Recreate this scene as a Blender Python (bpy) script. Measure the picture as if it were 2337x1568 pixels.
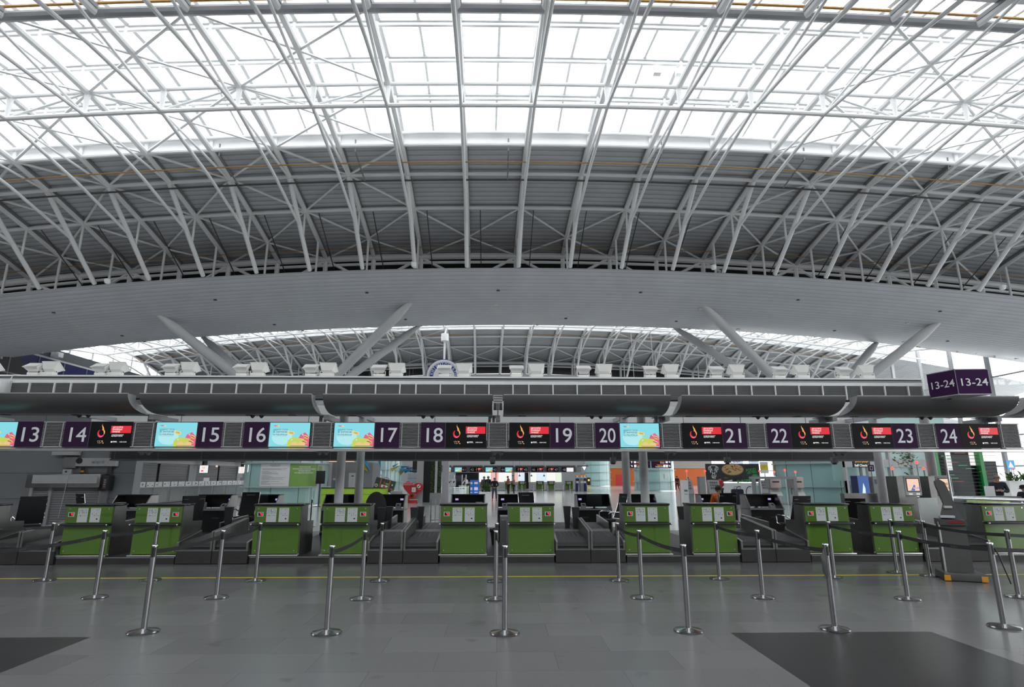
import bpy, bmesh, math, random
from mathutils import Vector, Matrix
PI = math.pi
R = math.radians
random.seed(7)
for _o in list(bpy.data.objects):
    bpy.data.objects.remove(_o, do_unlink=True)
SC = bpy.context.scene
COL = SC.collection

# ------------------------------------------------------------------ camera
cam_d = bpy.data.cameras.new('camera')
cam = bpy.data.objects.new('camera', cam_d)
COL.objects.link(cam)
cam_d.sensor_fit = 'HORIZONTAL'
cam_d.sensor_width = 36.0
cam_d.lens = 36.0 * 1310.0 / 2337.0
cam_d.clip_start = 0.05
cam_d.clip_end = 600
cam.location = (0, 0, 1.72)
cam.rotation_euler = (R(90 + 13.05), 0, R(-1.405))
SC.camera = cam

# ------------------------------------------------------------------ colour, exposure
SC.view_settings.view_transform = 'Standard'
SC.view_settings.look = 'None'
SC.view_settings.gamma = 1.0
SC.view_settings.use_curve_mapping = False
SC.view_settings.exposure = -0.32

# ------------------------------------------------------------------ overcast sky
W = bpy.data.worlds.new('overcast_sky')
SC.world = W
W.use_nodes = True
nt = W.node_tree
bg = nt.nodes['Background']
bg.inputs['Strength'].default_value = 4.4
tc = nt.nodes.new('ShaderNodeTexCoord')
mp = nt.nodes.new('ShaderNodeMapping')
mp.inputs['Scale'].default_value = (1, 1, 3)
nz = nt.nodes.new('ShaderNodeTexNoise')
nz.inputs['Scale'].default_value = 2.0
nz.inputs['Detail'].default_value = 3.0
cr = nt.nodes.new('ShaderNodeValToRGB')
cr.color_ramp.elements[0].position = 0.3
cr.color_ramp.elements[0].color = (0.96, 0.98, 1.0, 1)
cr.color_ramp.elements[1].position = 0.7
cr.color_ramp.elements[1].color = (1.0, 1.0, 1.0, 1)
nt.links.new(tc.outputs['Generated'], mp.inputs['Vector'])
nt.links.new(mp.outputs['Vector'], nz.inputs['Vector'])
nt.links.new(nz.outputs['Fac'], cr.inputs['Fac'])
nt.links.new(cr.outputs['Color'], bg.inputs['Color'])

SC.cycles.use_denoising = True
SC.cycles.use_adaptive_sampling = True
SC.cycles.adaptive_threshold = 0.02
SC.cycles.max_bounces = 6
SC.cycles.diffuse_bounces = 4
SC.cycles.glossy_bounces = 3
SC.cycles.transparent_max_bounces = 10
SC.cycles.sample_clamp_indirect = 8.0

# ------------------------------------------------------------------ materials
MATS = {}
def mat(name, col, rough=0.5, metal=0.0, emit=None, es=0.0, var=0.06, vscale=6.0, bump=0.0, spec=0.5, alpha=None, coat=0.0):
    """Principled material with a little procedural noise in colour (and bump)."""
    if name in MATS:
        return MATS[name]
    m = bpy.data.materials.new(name)
    m.use_nodes = True
    n = m.node_tree
    b = n.nodes['Principled BSDF']
    b.inputs['Roughness'].default_value = rough
    b.inputs['Metallic'].default_value = metal
    b.inputs['Specular IOR Level'].default_value = spec
    if coat:
        b.inputs['Coat Weight'].default_value = coat
        b.inputs['Coat Roughness'].default_value = 0.05
    c = (col[0], col[1], col[2], 1)
    if var > 0:
        t = n.nodes.new('ShaderNodeTexCoord')
        z = n.nodes.new('ShaderNodeTexNoise')
        z.inputs['Scale'].default_value = vscale
        z.inputs['Detail'].default_value = 4
        r = n.nodes.new('ShaderNodeValToRGB')
        r.color_ramp.elements[0].position = 0.3
        r.color_ramp.elements[1].position = 0.7
        r.color_ramp.elements[0].color = tuple(x * (1 - var) for x in col) + (1,)
        r.color_ramp.elements[1].color = tuple(min(1, x * (1 + var)) for x in col) + (1,)
        n.links.new(t.outputs['Object'], z.inputs['Vector'])
        n.links.new(z.outputs['Fac'], r.inputs['Fac'])
        n.links.new(r.outputs['Color'], b.inputs['Base Color'])
        if bump:
            bp = n.nodes.new('ShaderNodeBump')
            bp.inputs['Strength'].default_value = bump
            n.links.new(z.outputs['Fac'], bp.inputs['Height'])
            n.links.new(bp.outputs['Normal'], b.inputs['Normal'])
    else:
        b.inputs['Base Color'].default_value = c
    if emit is not None:
        b.inputs['Emission Color'].default_value = (emit[0], emit[1], emit[2], 1)
        b.inputs['Emission Strength'].default_value = es
    if alpha is not None:
        b.inputs['Alpha'].default_value = alpha
    MATS[name] = m
    return m

def lit(name, col, s=1.0):
    """A screen, lamp or light box: it gives off its own light."""
    return mat(name, (0.02, 0.02, 0.02), 0.35, 0, emit=col, es=s*1.22, var=0)

def glassmat(name, tint, t=0.8, rough=0.02):
    if name in MATS:
        return MATS[name]
    m = bpy.data.materials.new(name)
    m.use_nodes = True
    n = m.node_tree
    n.nodes.remove(n.nodes['Principled BSDF'])
    out = n.nodes['Material Output']
    tr = n.nodes.new('ShaderNodeBsdfTransparent')
    tr.inputs['Color'].default_value = (*tint, 1)
    gl = n.nodes.new('ShaderNodeBsdfGlossy')
    gl.inputs['Roughness'].default_value = rough
    gl.inputs['Color'].default_value = (0.9, 0.95, 0.95, 1)
    mx = n.nodes.new('ShaderNodeMixShader')
    mx.inputs['Fac'].default_value = 0.07
    n.links.new(tr.outputs['BSDF'], mx.inputs[1])
    n.links.new(gl.outputs['BSDF'], mx.inputs[2])
    n.links.new(mx.outputs['Shader'], out.inputs['Surface'])
    MATS[name] = m
    return m

def ribbed(name, col, freq, axis='Y', rough=0.5, depth=0.3, metal=0.0, dark=0.75):
    """Sheet metal with parallel ribs across one axis."""
    if name in MATS:
        return MATS[name]
    m = mat(name, col, rough, metal, var=0.05, vscale=0.8)
    n = m.node_tree
    b = n.nodes['Principled BSDF']
    t = n.nodes.new('ShaderNodeTexCoord')
    w = n.nodes.new('ShaderNodeTexWave')
    w.bands_direction = axis
    w.inputs['Scale'].default_value = freq
    n.links.new(t.outputs['Object'], w.inputs['Vector'])
    bp = n.nodes.new('ShaderNodeBump')
    bp.inputs['Strength'].default_value = depth
    bp.inputs['Distance'].default_value = 0.05
    n.links.new(w.outputs['Fac'], bp.inputs['Height'])
    n.links.new(bp.outputs['Normal'], b.inputs['Normal'])
    old = b.inputs['Base Color'].links[0].from_socket
    mx = n.nodes.new('ShaderNodeMix')
    mx.data_type = 'RGBA'
    mx.blend_type = 'MULTIPLY'
    mx.inputs['Factor'].default_value = 1.0
    r = n.nodes.new('ShaderNodeValToRGB')
    r.color_ramp.elements[0].position = 0.0
    r.color_ramp.elements[0].color = (dark, dark, dark, 1)
    r.color_ramp.elements[1].position = 0.25
    r.color_ramp.elements[1].color = (1, 1, 1, 1)
    n.links.new(w.outputs['Fac'], r.inputs['Fac'])
    n.links.new(old, mx.inputs['A'])
    n.links.new(r.outputs['Color'], mx.inputs['B'])
    n.links.new(mx.outputs['Result'], b.inputs['Base Color'])
    return m

def floor_mat(name, ca, cb, grout, rough):
    m = bpy.data.materials.new(name)
    m.use_nodes = True
    n = m.node_tree
    b = n.nodes['Principled BSDF']
    t = n.nodes.new('ShaderNodeTexCoord')
    br = n.nodes.new('ShaderNodeTexBrick')
    br.offset = 0.5
    br.inputs['Scale'].default_value = 1.0
    br.inputs['Brick Width'].default_value = 1.15
    br.inputs['Row Height'].default_value = 0.575
    br.inputs['Mortar Size'].default_value = 0.002
    br.inputs['Mortar Smooth'].default_value = 0.1
    br.inputs['Bias'].default_value = 0.0
    br.inputs['Color1'].default_value = (*ca, 1)
    br.inputs['Color2'].default_value = (*cb, 1)
    br.inputs['Mortar'].default_value = (*grout, 1)
    n.links.new(t.outputs['Object'], br.inputs['Vector'])
    sp = n.nodes.new('ShaderNodeTexNoise')
    sp.inputs['Scale'].default_value = 240.0
    sp.inputs['Detail'].default_value = 3.0
    n.links.new(t.outputs['Object'], sp.inputs['Vector'])
    r = n.nodes.new('ShaderNodeValToRGB')
    r.color_ramp.elements[0].position = 0.35
    r.color_ramp.elements[0].color = (0.62, 0.62, 0.62, 1)
    r.color_ramp.elements[1].position = 0.68
    r.color_ramp.elements[1].color = (1.3, 1.3, 1.3, 1)
    n.links.new(sp.outputs['Fac'], r.inputs['Fac'])
    mx = n.nodes.new('ShaderNodeMix')
    mx.data_type = 'RGBA'
    mx.blend_type = 'MULTIPLY'
    mx.inputs['Factor'].default_value = 1.0
    n.links.new(br.outputs['Color'], mx.inputs['A'])
    n.links.new(r.outputs['Color'], mx.inputs['B'])
    # scuffs and worn spots
    sc = n.nodes.new('ShaderNodeTexNoise')
    sc.inputs['Scale'].default_value = 2.6
    sc.inputs['Detail'].default_value = 6.0
    n.links.new(t.outputs['Object'], sc.inputs['Vector'])
    r2 = n.nodes.new('ShaderNodeValToRGB')
    r2.color_ramp.elements[0].position = 0.27
    r2.color_ramp.elements[0].color = (0.75, 0.75, 0.75, 1)
    r2.color_ramp.elements[1].position = 0.36
    r2.color_ramp.elements[1].color = (1, 1, 1, 1)
    n.links.new(sc.outputs['Fac'], r2.inputs['Fac'])
    mx2 = n.nodes.new('ShaderNodeMix')
    mx2.data_type = 'RGBA'
    mx2.blend_type = 'MULTIPLY'
    mx2.inputs['Factor'].default_value = 1.0
    n.links.new(mx.outputs['Result'], mx2.inputs['A'])
    n.links.new(r2.outputs['Color'], mx2.inputs['B'])
    n.links.new(mx2.outputs['Result'], b.inputs['Base Color'])
    b.inputs['Roughness'].default_value = rough
    MATS[name] = m
    return m

mat('lilac', (.55,.52,.58), .4); mat('locker', (.34,.37,.42), .4); mat('brown_board', (.33,.24,.17), .5); mat('steel_glass', (.30,.33,.34), .15, .6)
mat('bar_grey', (.55,.56,.57), .5)
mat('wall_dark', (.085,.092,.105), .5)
mat('louvre_slat', (.34,.34,.34), .5)
mat('white_steel', (0.84, 0.845, 0.85), 0.35, var=0.03, vscale=1.5)
mat('white_paint', (0.92, 0.93, 0.93), 0.4, var=0.03)
mat('floodlight_white', (0.96, 0.96, 0.92), 0.4, var=0.03)
mat('grey_steel', (0.40, 0.41, 0.43), 0.4, var=0.05, vscale=1.5)
mat('stainless', (0.66, 0.66, 0.66), 0.28, 1.0, var=0.08, vscale=3)
mat('brushed', (0.27, 0.265, 0.26), 0.36, 1.0, var=0.10, vscale=4)
mat('chrome', (0.72, 0.72, 0.73), 0.10, 1.0, var=0.02)
mat('kiosk_metal', (.10,.10,.098), .42, .3)
mat('pole_metal', (0.40, 0.40, 0.41), 0.17, 1.0, var=0.03)
mat('plinth_metal', (0.042, 0.040, 0.039), 0.45, 0.3, var=0.10, vscale=3)
mat('black', (0.012, 0.012, 0.014), 0.45, var=0.1)
mat('black_gloss', (0.01, 0.01, 0.012), 0.12, var=0.0)
mat('black_fabric', (0.010, 0.010, 0.012), 0.8, var=0.2, vscale=40)
mat('rubber', (0.030, 0.030, 0.031), 0.6, var=0.12, vscale=12)
mat('valley_shade', (.05,.05,.05), .7)
mat('dark_grey', (0.07, 0.07, 0.075), 0.5, var=0.06)
mat('mid_grey', (0.22, 0.225, 0.235), 0.5, var=0.05)
mat('light_grey', (0.48, 0.49, 0.50), 0.5, var=0.04)
mat('canopy_metal', (0.12, 0.123, 0.125), 0.45, 0.2, var=0.05, vscale=1)
mat('purple', (0.036, 0.013, 0.046), 0.6, spec=.15, var=0.05)
mat('purple_bright', (0.050, 0.018, 0.070), 0.7, spec=.08, var=0.05)
mat('numeral_grey', (0.84, 0.85, 0.88), 0.45, var=0.02)
mat('white_letter', (0.85, 0.85, 0.85), 0.5, var=0.0)
mat('green_glass', (0.082, 0.168, 0.020), 0.06, var=0.03, coat=0.5)
mat('lime', (0.36, 0.62, 0.05), 0.25, var=0.04)
mat('paper', (0.55, 0.58, 0.57), 0.45, var=0.02)
mat('paper_white', (0.80, 0.80, 0.80), 0.6, var=0.02)
mat('yellow_paint', (0.85, 0.62, 0.03), 0.45, var=0.15, vscale=3)
mat('orange_paint', (0.65, 0.28, 0.01), 0.5, var=0.1)
mat('cable_orange', (0.42, 0.22, 0.05), 0.5, var=0.1)
mat('teal_glass', (0.38, 0.58, 0.57), 0.12, var=0.06, vscale=0.6, coat=0.4)
mat('navy', (0.012, 0.016, 0.09), 0.3, var=0.15, vscale=0.5)
mat('wall_panel', (0.20, 0.21, 0.225), 0.45, var=0.04, vscale=0.5)
ribbed('roof_deck', (0.54, 0.555, 0.57), 0.85, 'Y', 0.5, 0.6, dark=0.62)
ribbed('soffit_sheet', (0.55, 0.57, 0.605), 1.3, 'Y', 0.38, 0.25, dark=0.80)
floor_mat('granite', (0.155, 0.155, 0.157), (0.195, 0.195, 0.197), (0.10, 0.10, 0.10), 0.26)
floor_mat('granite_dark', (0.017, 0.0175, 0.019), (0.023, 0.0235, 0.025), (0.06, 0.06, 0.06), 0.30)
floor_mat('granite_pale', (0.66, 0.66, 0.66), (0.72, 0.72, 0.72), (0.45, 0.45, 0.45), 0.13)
glassmat('clear_glass', (0.93, 0.96, 0.96))
glassmat('sky_glass', (0.90, 0.93, 0.94))

# ------------------------------------------------------------------ mesh helpers
class MB:
    """Collects shapes, then links them as ONE mesh object."""
    def __init__(s):
        s.v = []; s.f = []; s.m = []; s.s = []
        s.T = None
    def add(s, vs, fs, m, smooth=False):
        o = len(s.v)
        if s.T is not None:
            vs = [tuple(s.T @ Vector(p)) for p in vs]
        s.v += [tuple(p) for p in vs]
        for f in fs:
            s.f.append([i + o for i in f]); s.m.append(m); s.s.append(smooth)
        return s
    def box(s, x0, x1, y0, y1, z0, z1, m):
        v = [(x0,y0,z0),(x1,y0,z0),(x1,y1,z0),(x0,y1,z0),(x0,y0,z1),(x1,y0,z1),(x1,y1,z1),(x0,y1,z1)]
        return s.add(v, [(0,3,2,1),(4,5,6,7),(0,1,5,4),(1,2,6,5),(2,3,7,6),(3,0,4,7)], m)
    def bbox(s, x0, x1, y0, y1, z0, z1, m, b=0.01):
        """A box with chamfered edges."""
        bm = bmesh.new()
        bmesh.ops.create_cube(bm, size=1)
        for p in bm.verts:
            p.co = ((p.co.x+.5)*(x1-x0)+x0, (p.co.y+.5)*(y1-y0)+y0, (p.co.z+.5)*(z1-z0)+z0)
        bmesh.ops.bevel(bm, geom=bm.edges[:], offset=b, segments=2, affect='EDGES', profile=0.6)
        bm.verts.index_update()
        vs = [p.co[:] for p in bm.verts]; fs = [[q.index for q in f.verts] for f in bm.faces]
        bm.free()
        return s.add(vs, fs, m, True)
    def tube(s, pts, r, m, n=8, caps=True, closed=False):
        pts = [Vector(p) for p in pts]
        k = len(pts)
        rr = r if isinstance(r, (list, tuple)) else [r]*k
        vs = []; fs = []
        up = None
        for i, p in enumerate(pts):
            a = pts[i-1] if (i > 0 or closed) else pts[i]
            b = pts[(i+1) % k] if (i < k-1 or closed) else pts[i]
            d = (b - a).normalized()
            if up is None:
                up = Vector((0,0,1)) if abs(d.z) < 0.9 else Vector((0,1,0))
            u = (up - d*up.dot(d))
            if u.length < 1e-6:
                u = d.orthogonal()
            u.normalize(); w = d.cross(u); up = u
            for j in range(n):
                t = 2*PI*j/n
                vs.append(tuple(p + (u*math.cos(t) + w*math.sin(t))*rr[i]))
        for i in range(k if closed else k-1):
            i2 = (i+1) % k
            for j in range(n):
                j2 = (j+1) % n
                fs.append((i*n+j, i*n+j2, i2*n+j2, i2*n+j))
        s.add(vs, fs, m, True)
        if caps and not closed:
            s.add(vs[:n], [tuple(range(n))[::-1]], m)
            s.add(vs[-n:], [tuple(range(n))], m)
        return s
    def lathe(s, prof, m, c=(0,0,0), n=24, a0=0.0, a1=2*PI):
        """prof: list of (radius, z) turned about the vertical through c."""
        full = abs(a1 - a0 - 2*PI) < 1e-6
        k = n if full else n+1
        vs = []; fs = []
        for (r, z) in prof:
            for j in range(k):
                t = a0 + (a1-a0)*j/n
                vs.append((c[0]+r*math.cos(t), c[1]+r*math.sin(t), c[2]+z))
        for i in range(len(prof)-1):
            for j in range(n):
                j2 = (j+1) % k
                fs.append((i*k+j, i*k+j2, (i+1)*k+j2, (i+1)*k+j))
        return s.add(vs, fs, m, True)
    def ball(s, c, r, m, nu=12, nv=8):
        rx, ry, rz = r if isinstance(r, (list, tuple)) else (r, r, r)
        vs = [(c[0], c[1], c[2]-rz)]; fs = []
        for i in range(1, nv):
            a = -PI/2 + PI*i/nv
            for j in range(nu):
                t = 2*PI*j/nu
                vs.append((c[0]+rx*math.cos(a)*math.cos(t), c[1]+ry*math.cos(a)*math.sin(t), c[2]+rz*math.sin(a)))
        vs.append((c[0], c[1], c[2]+rz))
        for j in range(nu):
            fs.append((0, 1+(j+1)%nu, 1+j))
            fs.append((len(vs)-1, 1+(nv-2)*nu+j, 1+(nv-2)*nu+(j+1)%nu))
        for i in range(nv-2):
            for j in range(nu):
                fs.append((1+i*nu+j, 1+i*nu+(j+1)%nu, 1+(i+1)*nu+(j+1)%nu, 1+(i+1)*nu+j))
        return s.add(vs, fs, m, True)
    def poly(s, pts, m, off=(0,0,0)):
        """a flat polygon in the x-z plane facing -y"""
        vs = [(p[0]+off[0], off[1], p[1]+off[2]) for p in pts]
        a = sum(vs[i][0]*vs[(i+1)%len(vs)][2] - vs[(i+1)%len(vs)][0]*vs[i][2] for i in range(len(vs)))
        f = list(range(len(vs)))
        return s.add(vs, [f if a > 0 else f[::-1]], m)
    def rect(s, x0, x1, z0, z1, y, m):
        return s.add([(x0,y,z0),(x1,y,z0),(x1,y,z1),(x0,y,z1)], [(0,1,2,3)], m)
    def disc(s, cx, cz, r, y, m, n=20, rz=None, rot=0.0):
        rz = r if rz is None else rz
        pts = []
        for i in range(n):
            t = 2*PI*i/n
            a, b = r*math.cos(t), rz*math.sin(t)
            pts.append((cx + a*math.cos(rot) - b*math.sin(rot), cz + a*math.sin(rot) + b*math.cos(rot)))
        return s.poly(pts, m, (0, y, 0))
    def prism(s, pts, y0, y1, m):
        """a polygon in x-z pushed along y"""
        n = len(pts)
        a = sum(pts[i][0]*pts[(i+1)%n][1] - pts[(i+1)%n][0]*pts[i][1] for i in range(n))
        if a < 0: pts = pts[::-1]
        vs = [(p[0], y0, p[1]) for p in pts] + [(p[0], y1, p[1]) for p in pts]
        fs = [tuple(range(n)), tuple(range(2*n-1, n-1, -1))] + [(i, i+n, (i+1)%n+n, (i+1)%n) for i in range(n)]
        return s.add(vs, fs, m)
    def prismx(s, pts, x0, x1, m):
        """a polygon in y-z pushed along x"""
        n = len(pts)
        a = sum(pts[i][0]*pts[(i+1)%n][1] - pts[(i+1)%n][0]*pts[i][1] for i in range(n))
        if a < 0: pts = pts[::-1]
        vs = [(x0, p[0], p[1]) for p in pts] + [(x1, p[0], p[1]) for p in pts]
        fs = [tuple(range(n-1, -1, -1)), tuple(range(n, 2*n))] + [(i, (i+1)%n, (i+1)%n+n, i+n) for i in range(n)]
        return s.add(vs, fs, m)
    def text(s, body, size, m, x=0, z=0, y=0, align='CENTER', bold=0.0, rot=0.0, fit=None, depth=0.0, shear=0.0):
        """Lettering standing in the x-z plane, facing -y; (x, z) is the middle (or left end) of its line."""
        vs, fs = glyphs(body, size, align, bold, shear)
        if not vs: return s
        if fit:
            w = max(p[0] for p in vs) - min(p[0] for p in vs)
            if w > 1e-9:
                x0 = min(p[0] for p in vs)
                if align == 'CENTER':
                    vs = [(p[0]*fit/w, p[1]) for p in vs]
                else:
                    vs = [((p[0]-x0)*fit/w, p[1]) for p in vs]
        zc = (max(p[1] for p in vs) + min(p[1] for p in vs))/2
        ca, sa = math.cos(rot), math.sin(rot)
        out = []
        for (a, b) in vs:
            b -= zc
            out.append((x + a*ca - b*sa, y, z + a*sa + b*ca))
        return s.add(out, fs, m)
    def build(s, name, parent=None, loc=None, kind=None):
        me = bpy.data.meshes.new(name)
        me.from_pydata(s.v, [], s.f)
        names = []
        for a in s.m:
            if a not in names: names.append(a)
        for a in names: me.materials.append(MATS[a])
        ix = {a: i for i, a in enumerate(names)}
        me.polygons.foreach_set('material_index', [ix[a] for a in s.m])
        me.polygons.foreach_set('use_smooth', s.s)
        me.update()
        o = bpy.data.objects.new(name, me)
        COL.objects.link(o)
        if any(s.s):
            try: me.set_sharp_from_angle(angle=R(40))
            except Exception: pass
        if parent is not None: o.parent = parent
        if loc is not None: o.location = loc
        if kind: o['kind'] = kind
        return o

_G = {}
def glyphs(body, size, align, bold, shear=0.0):
    key = (body, align, round(bold, 4), shear, size > .2)
    if key not in _G:
        cu = bpy.data.curves.new('lettering', 'FONT')
        cu.body = body
        cu.size = 1.0
        cu.align_x = align
        cu.resolution_u = 8 if size > .2 else 3
        cu.shear = shear
        if bold: cu.offset = bold*(.55 if size > .2 else 1)
        ob = bpy.data.objects.new('lettering', cu)
        COL.objects.link(ob)
        dg = bpy.context.evaluated_depsgraph_get()
        me = bpy.data.meshes.new_from_object(ob.evaluated_get(dg))
        _G[key] = ([(p.co.x, p.co.y) for p in me.vertices], [list(p.vertices) for p in me.polygons])
        bpy.data.objects.remove(ob, do_unlink=True)
        bpy.data.curves.remove(cu)
        bpy.data.meshes.remove(me)
    v, f = _G[key]
    return [(a*size, b*size) for a, b in v], f

def tag(o, label, cat, group=None):
    o['label'] = label; o['category'] = cat
    if group: o['group'] = group
    return o
def thing(name, label, cat, loc=(0,0,0), rotz=0.0, group=None):
    o = bpy.data.objects.new(name, None)
    COL.objects.link(o)
    o.empty_display_size = 0.1
    o.location = loc; o.rotation_euler = (0, 0, rotz)
    return tag(o, label, cat, group)
def kids(o):
    return [c for c in bpy.data.objects if c.parent == o]
_tree = {}
def copy_tree(o, loc, label=None, rotz=None, group=None):
    """A copy of a thing with copies of its parts and sub-parts."""
    if o.name not in _tree:
        _tree[o.name] = [(c, kids(c)) for c in kids(o)]
    r = o.copy(); COL.objects.link(r)
    r.location = loc
    if rotz is not None: r.rotation_euler = (0, 0, rotz)
    if label: r['label'] = label
    if group: r['group'] = group
    for c, subs in _tree[o.name]:
        k = c.copy(); COL.objects.link(k); k.parent = r
        for d in subs:
            e = d.copy(); COL.objects.link(e); e.parent = k
    return r
ORD = ['', 'first', 'second', 'third', 'fourth', 'fifth', 'sixth', 'seventh', 'eighth', 'ninth', 'tenth', 'eleventh',
       'twelfth', 'thirteenth', 'fourteenth', 'fifteenth', 'sixteenth', 'seventeenth', 'eighteenth', 'nineteenth', 'twentieth']
def nth(i):
    return ORD[i] if i < len(ORD) else '%dth' % i
def struct(o):
    o['kind'] = 'structure'
    return o
# ================================================================== hall shell
AXIS = 3.0          # the roof's crown line
ARCH = 0.0019       # how fast the roof falls to either side
SKEW = -0.025       # the hall stands a little askew to the desk island
XL, XR = -38.5, 45.0
PITCH = 36.0        # distance between roof bays
MID = 21.0          # crown of the first bay
def drop(x): return -ARCH*(x-AXIS)**2
def sx(x, y): return x + SKEW*(y-MID)
_C = [(0,17.78),(2.1,17.73),(4.2,17.59),(5.3,17.44),(6.4,17.27),(7.8,17.04),(9.3,16.75),(10.7,16.47),(12.1,16.17),(14.0,15.72)]
def lerp(tab, t):
    for (a, za), (b, zb) in zip(tab, tab[1:]):
        if t <= b: return za + (zb-za)*(t-a)/(b-a)
    return tab[-1][1]
def chord(d): return lerp(_C, abs(d))
def at(x, y, z): return (sx(x, y), y, z + drop(x))

# floor: pale granite with two dark inlays close to the camera
fl = MB()
xs = [-60, -7.1, -4.46, 2.64, 4.94, 70]
ys = [-30, 5.75, 6.99, 30, 140]
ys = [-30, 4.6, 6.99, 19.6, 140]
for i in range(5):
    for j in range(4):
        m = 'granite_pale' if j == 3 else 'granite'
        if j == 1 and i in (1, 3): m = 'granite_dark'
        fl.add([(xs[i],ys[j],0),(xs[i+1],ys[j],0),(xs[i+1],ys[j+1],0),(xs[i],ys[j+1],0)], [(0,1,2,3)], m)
struct(fl.build('floor'))

# roof decks: between the skylights
NX = 40
def sheet(name, prof, m, x0=XL, x1=XR, n=NX, thick=0.0):
    b = MB(); vs = []; fs = []
    for i in range(n+1):
        x = x0 + (x1-x0)*i/n
        for (y, z) in prof: vs.append(at(x, y, z))
    k = len(prof)
    for i in range(n):
        for j in range(k-1):
            fs.append((i*k+j, i*k+j+1, (i+1)*k+j+1, (i+1)*k+j))
    b.add(vs, fs, m, True)
    return struct(b.build(name))
def deckprof(k):
    """deck from the far skylight edge of bay k to the near skylight edge of bay k+1"""
    c = MID + PITCH*k
    dd = (5.3,6.4,7.8,9.3,10.7,12.1,14.0)
    a = [(c+4.25, 17.80)] + [(c+d, chord(d)+0.2) for d in dd]
    c2 = c + PITCH
    return a + [(c+16, 15.8), (c2-16, 15.8)] + [(c2-d, chord(d)+0.2) for d in dd[::-1]] + [(c2-5.2, 17.66)]
for k in (-2, -1, 0, 1, 2):
    p = deckprof(k)
    if k == -2: p = [(-30.0, 16.9), (-24.0, 17.0)]
    if k == -1: p = [(-6.0, 17.0)] + p[4:]
    if k == 2: p = p[:10]; p[-1] = (140.0, 15.8)
    sheet('ceiling', p, 'roof_deck', XL, XR+16, 46)
for k in (-1, 0, 1):  # dark sheet added under the valley deck; pocket shade is in its colour
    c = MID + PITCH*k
    sheet('ceiling', [(c+13.8, 15.75), (c+14.6, 15.6), (c+16, 15.55), (c+PITCH-16, 15.55), (c+PITCH-13.8, 15.75)], 'valley_shade', XL, XR+16, 46)
# the soffits under each valley: an upside-down wing
def soffit(k):
    c = MID + 11 + 5 + PITCH*k
    prof = []
    for i in range(21):
        t = -5 + 10*i/20
        prof.append((c+t, 11.82 + 0.074*t*t))
    prof = [(c-5, 13.72)] + prof + [(c+9.3, 14.35)]
    return sheet('ceiling', prof, 'soffit_sheet', XL, XR+16, 60)
for k in (-1, 0, 1): soffit(k)
def soffit_z(x, y, k=0): return 11.82 + 0.074*(y-(MID+16+PITCH*k))**2 + drop(x)
# bright rim along the soffit's front edge
for k in (0, 1):
    y = MID + 11 + PITCH*k
    b = MB()
    b.tube([at(XL + (XR+16-XL)*i/60, y, 13.70) for i in range(61)], 0.035, 'grey_steel', 6)
    struct(b.build('trim_%d' % (1+k)))
# skylight kerbs
tn = 3
for k in (0, 1):
    c = MID + PITCH*k
    for s in (1, -1):
        b = MB(); vs = []; fs = []
        e = 0 if s > 0 else -.95; q = 0 if s > 0 else -.12
        prof = [(c+e+s*4.05, 18.30+q), (c+e+s*4.05, 18.22+q), (c+e+s*4.22, 18.22+q), (c+e+s*4.22, 17.72+q), (c+e+s*4.45, 17.72+q), (c+e+s*4.45, 18.30+q)]
        n = NX; kk = len(prof)
        for i in range(n+1):
            x = XL + (XR-XL)*i/n
            vs += [at(x, y, z) for y, z in prof]
        for i in range(n):
            for j in range(kk):
                j2 = (j+1) % kk
                fs.append((i*kk+j, i*kk+j2, (i+1)*kk+j2, (i+1)*kk+j))
        b.add(vs, fs, 'white_steel')
        struct(b.build('trim_%d' % tn)); tn += 1

# skylights, one per gap between trusses
DX = 3.05
X0 = 1.45
SKY_ROWS = [(-5.0, 17.98), (-2.7, 18.50), (-0.45, 18.78), (1.8, 18.64), (4.05, 18.30)]
wn = 1
for k, (ka, kb) in enumerate(((-13, 14), (-13, 14))):
    c = MID + PITCH*k
    for i in range(ka, kb):
        xa, xb = X0 + DX*i, X0 + DX*(i+1)
        g = MB(); vs = [at(x, c+d, z) for d, z in SKY_ROWS for x in (xa, xb)]
        g.add(vs, [(2*r, 2*r+1, 2*r+3, 2*r+2) for r in range(4)], 'sky_glass')
        w = struct(g.build('window_%d' % wn)); wn += 1
        f = MB()
        for x in (xa+0.02, (xa+xb)/2):
            f.tube([at(x, c+d, z-0.04) for d, z in SKY_ROWS], 0.085 if x < xa+0.1 else 0.05, 'bar_grey', 4)
        for d, z in SKY_ROWS[1:4]:
            pa, pb = Vector(at(xa, c+d, z)), Vector(at(xb, c+d, z))
            f.add([pa+Vector((0,-.07,-.12)), pb+Vector((0,-.07,-.12)), pb+Vector((0,.07,-.12)), pa+Vector((0,.07,-.12)),
                   pa+Vector((0,-.07,0)), pb+Vector((0,-.07,0)), pb+Vector((0,.07,0)), pa+Vector((0,.07,0))],
                  [(0,3,2,1),(4,5,6,7),(0,1,5,4),(1,2,6,5),(2,3,7,6),(3,0,4,7)], 'bar_grey')
        for d, z in SKY_ROWS[1:4]:
            pa, pb = Vector(at(xa, c+d+.11, z-.03)), Vector(at(xb, c+d+.11, z-.03))
            f.tube([pa, pb], .022, 'dark_grey', 4)
        f.build('glazing_bars', w)

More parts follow.
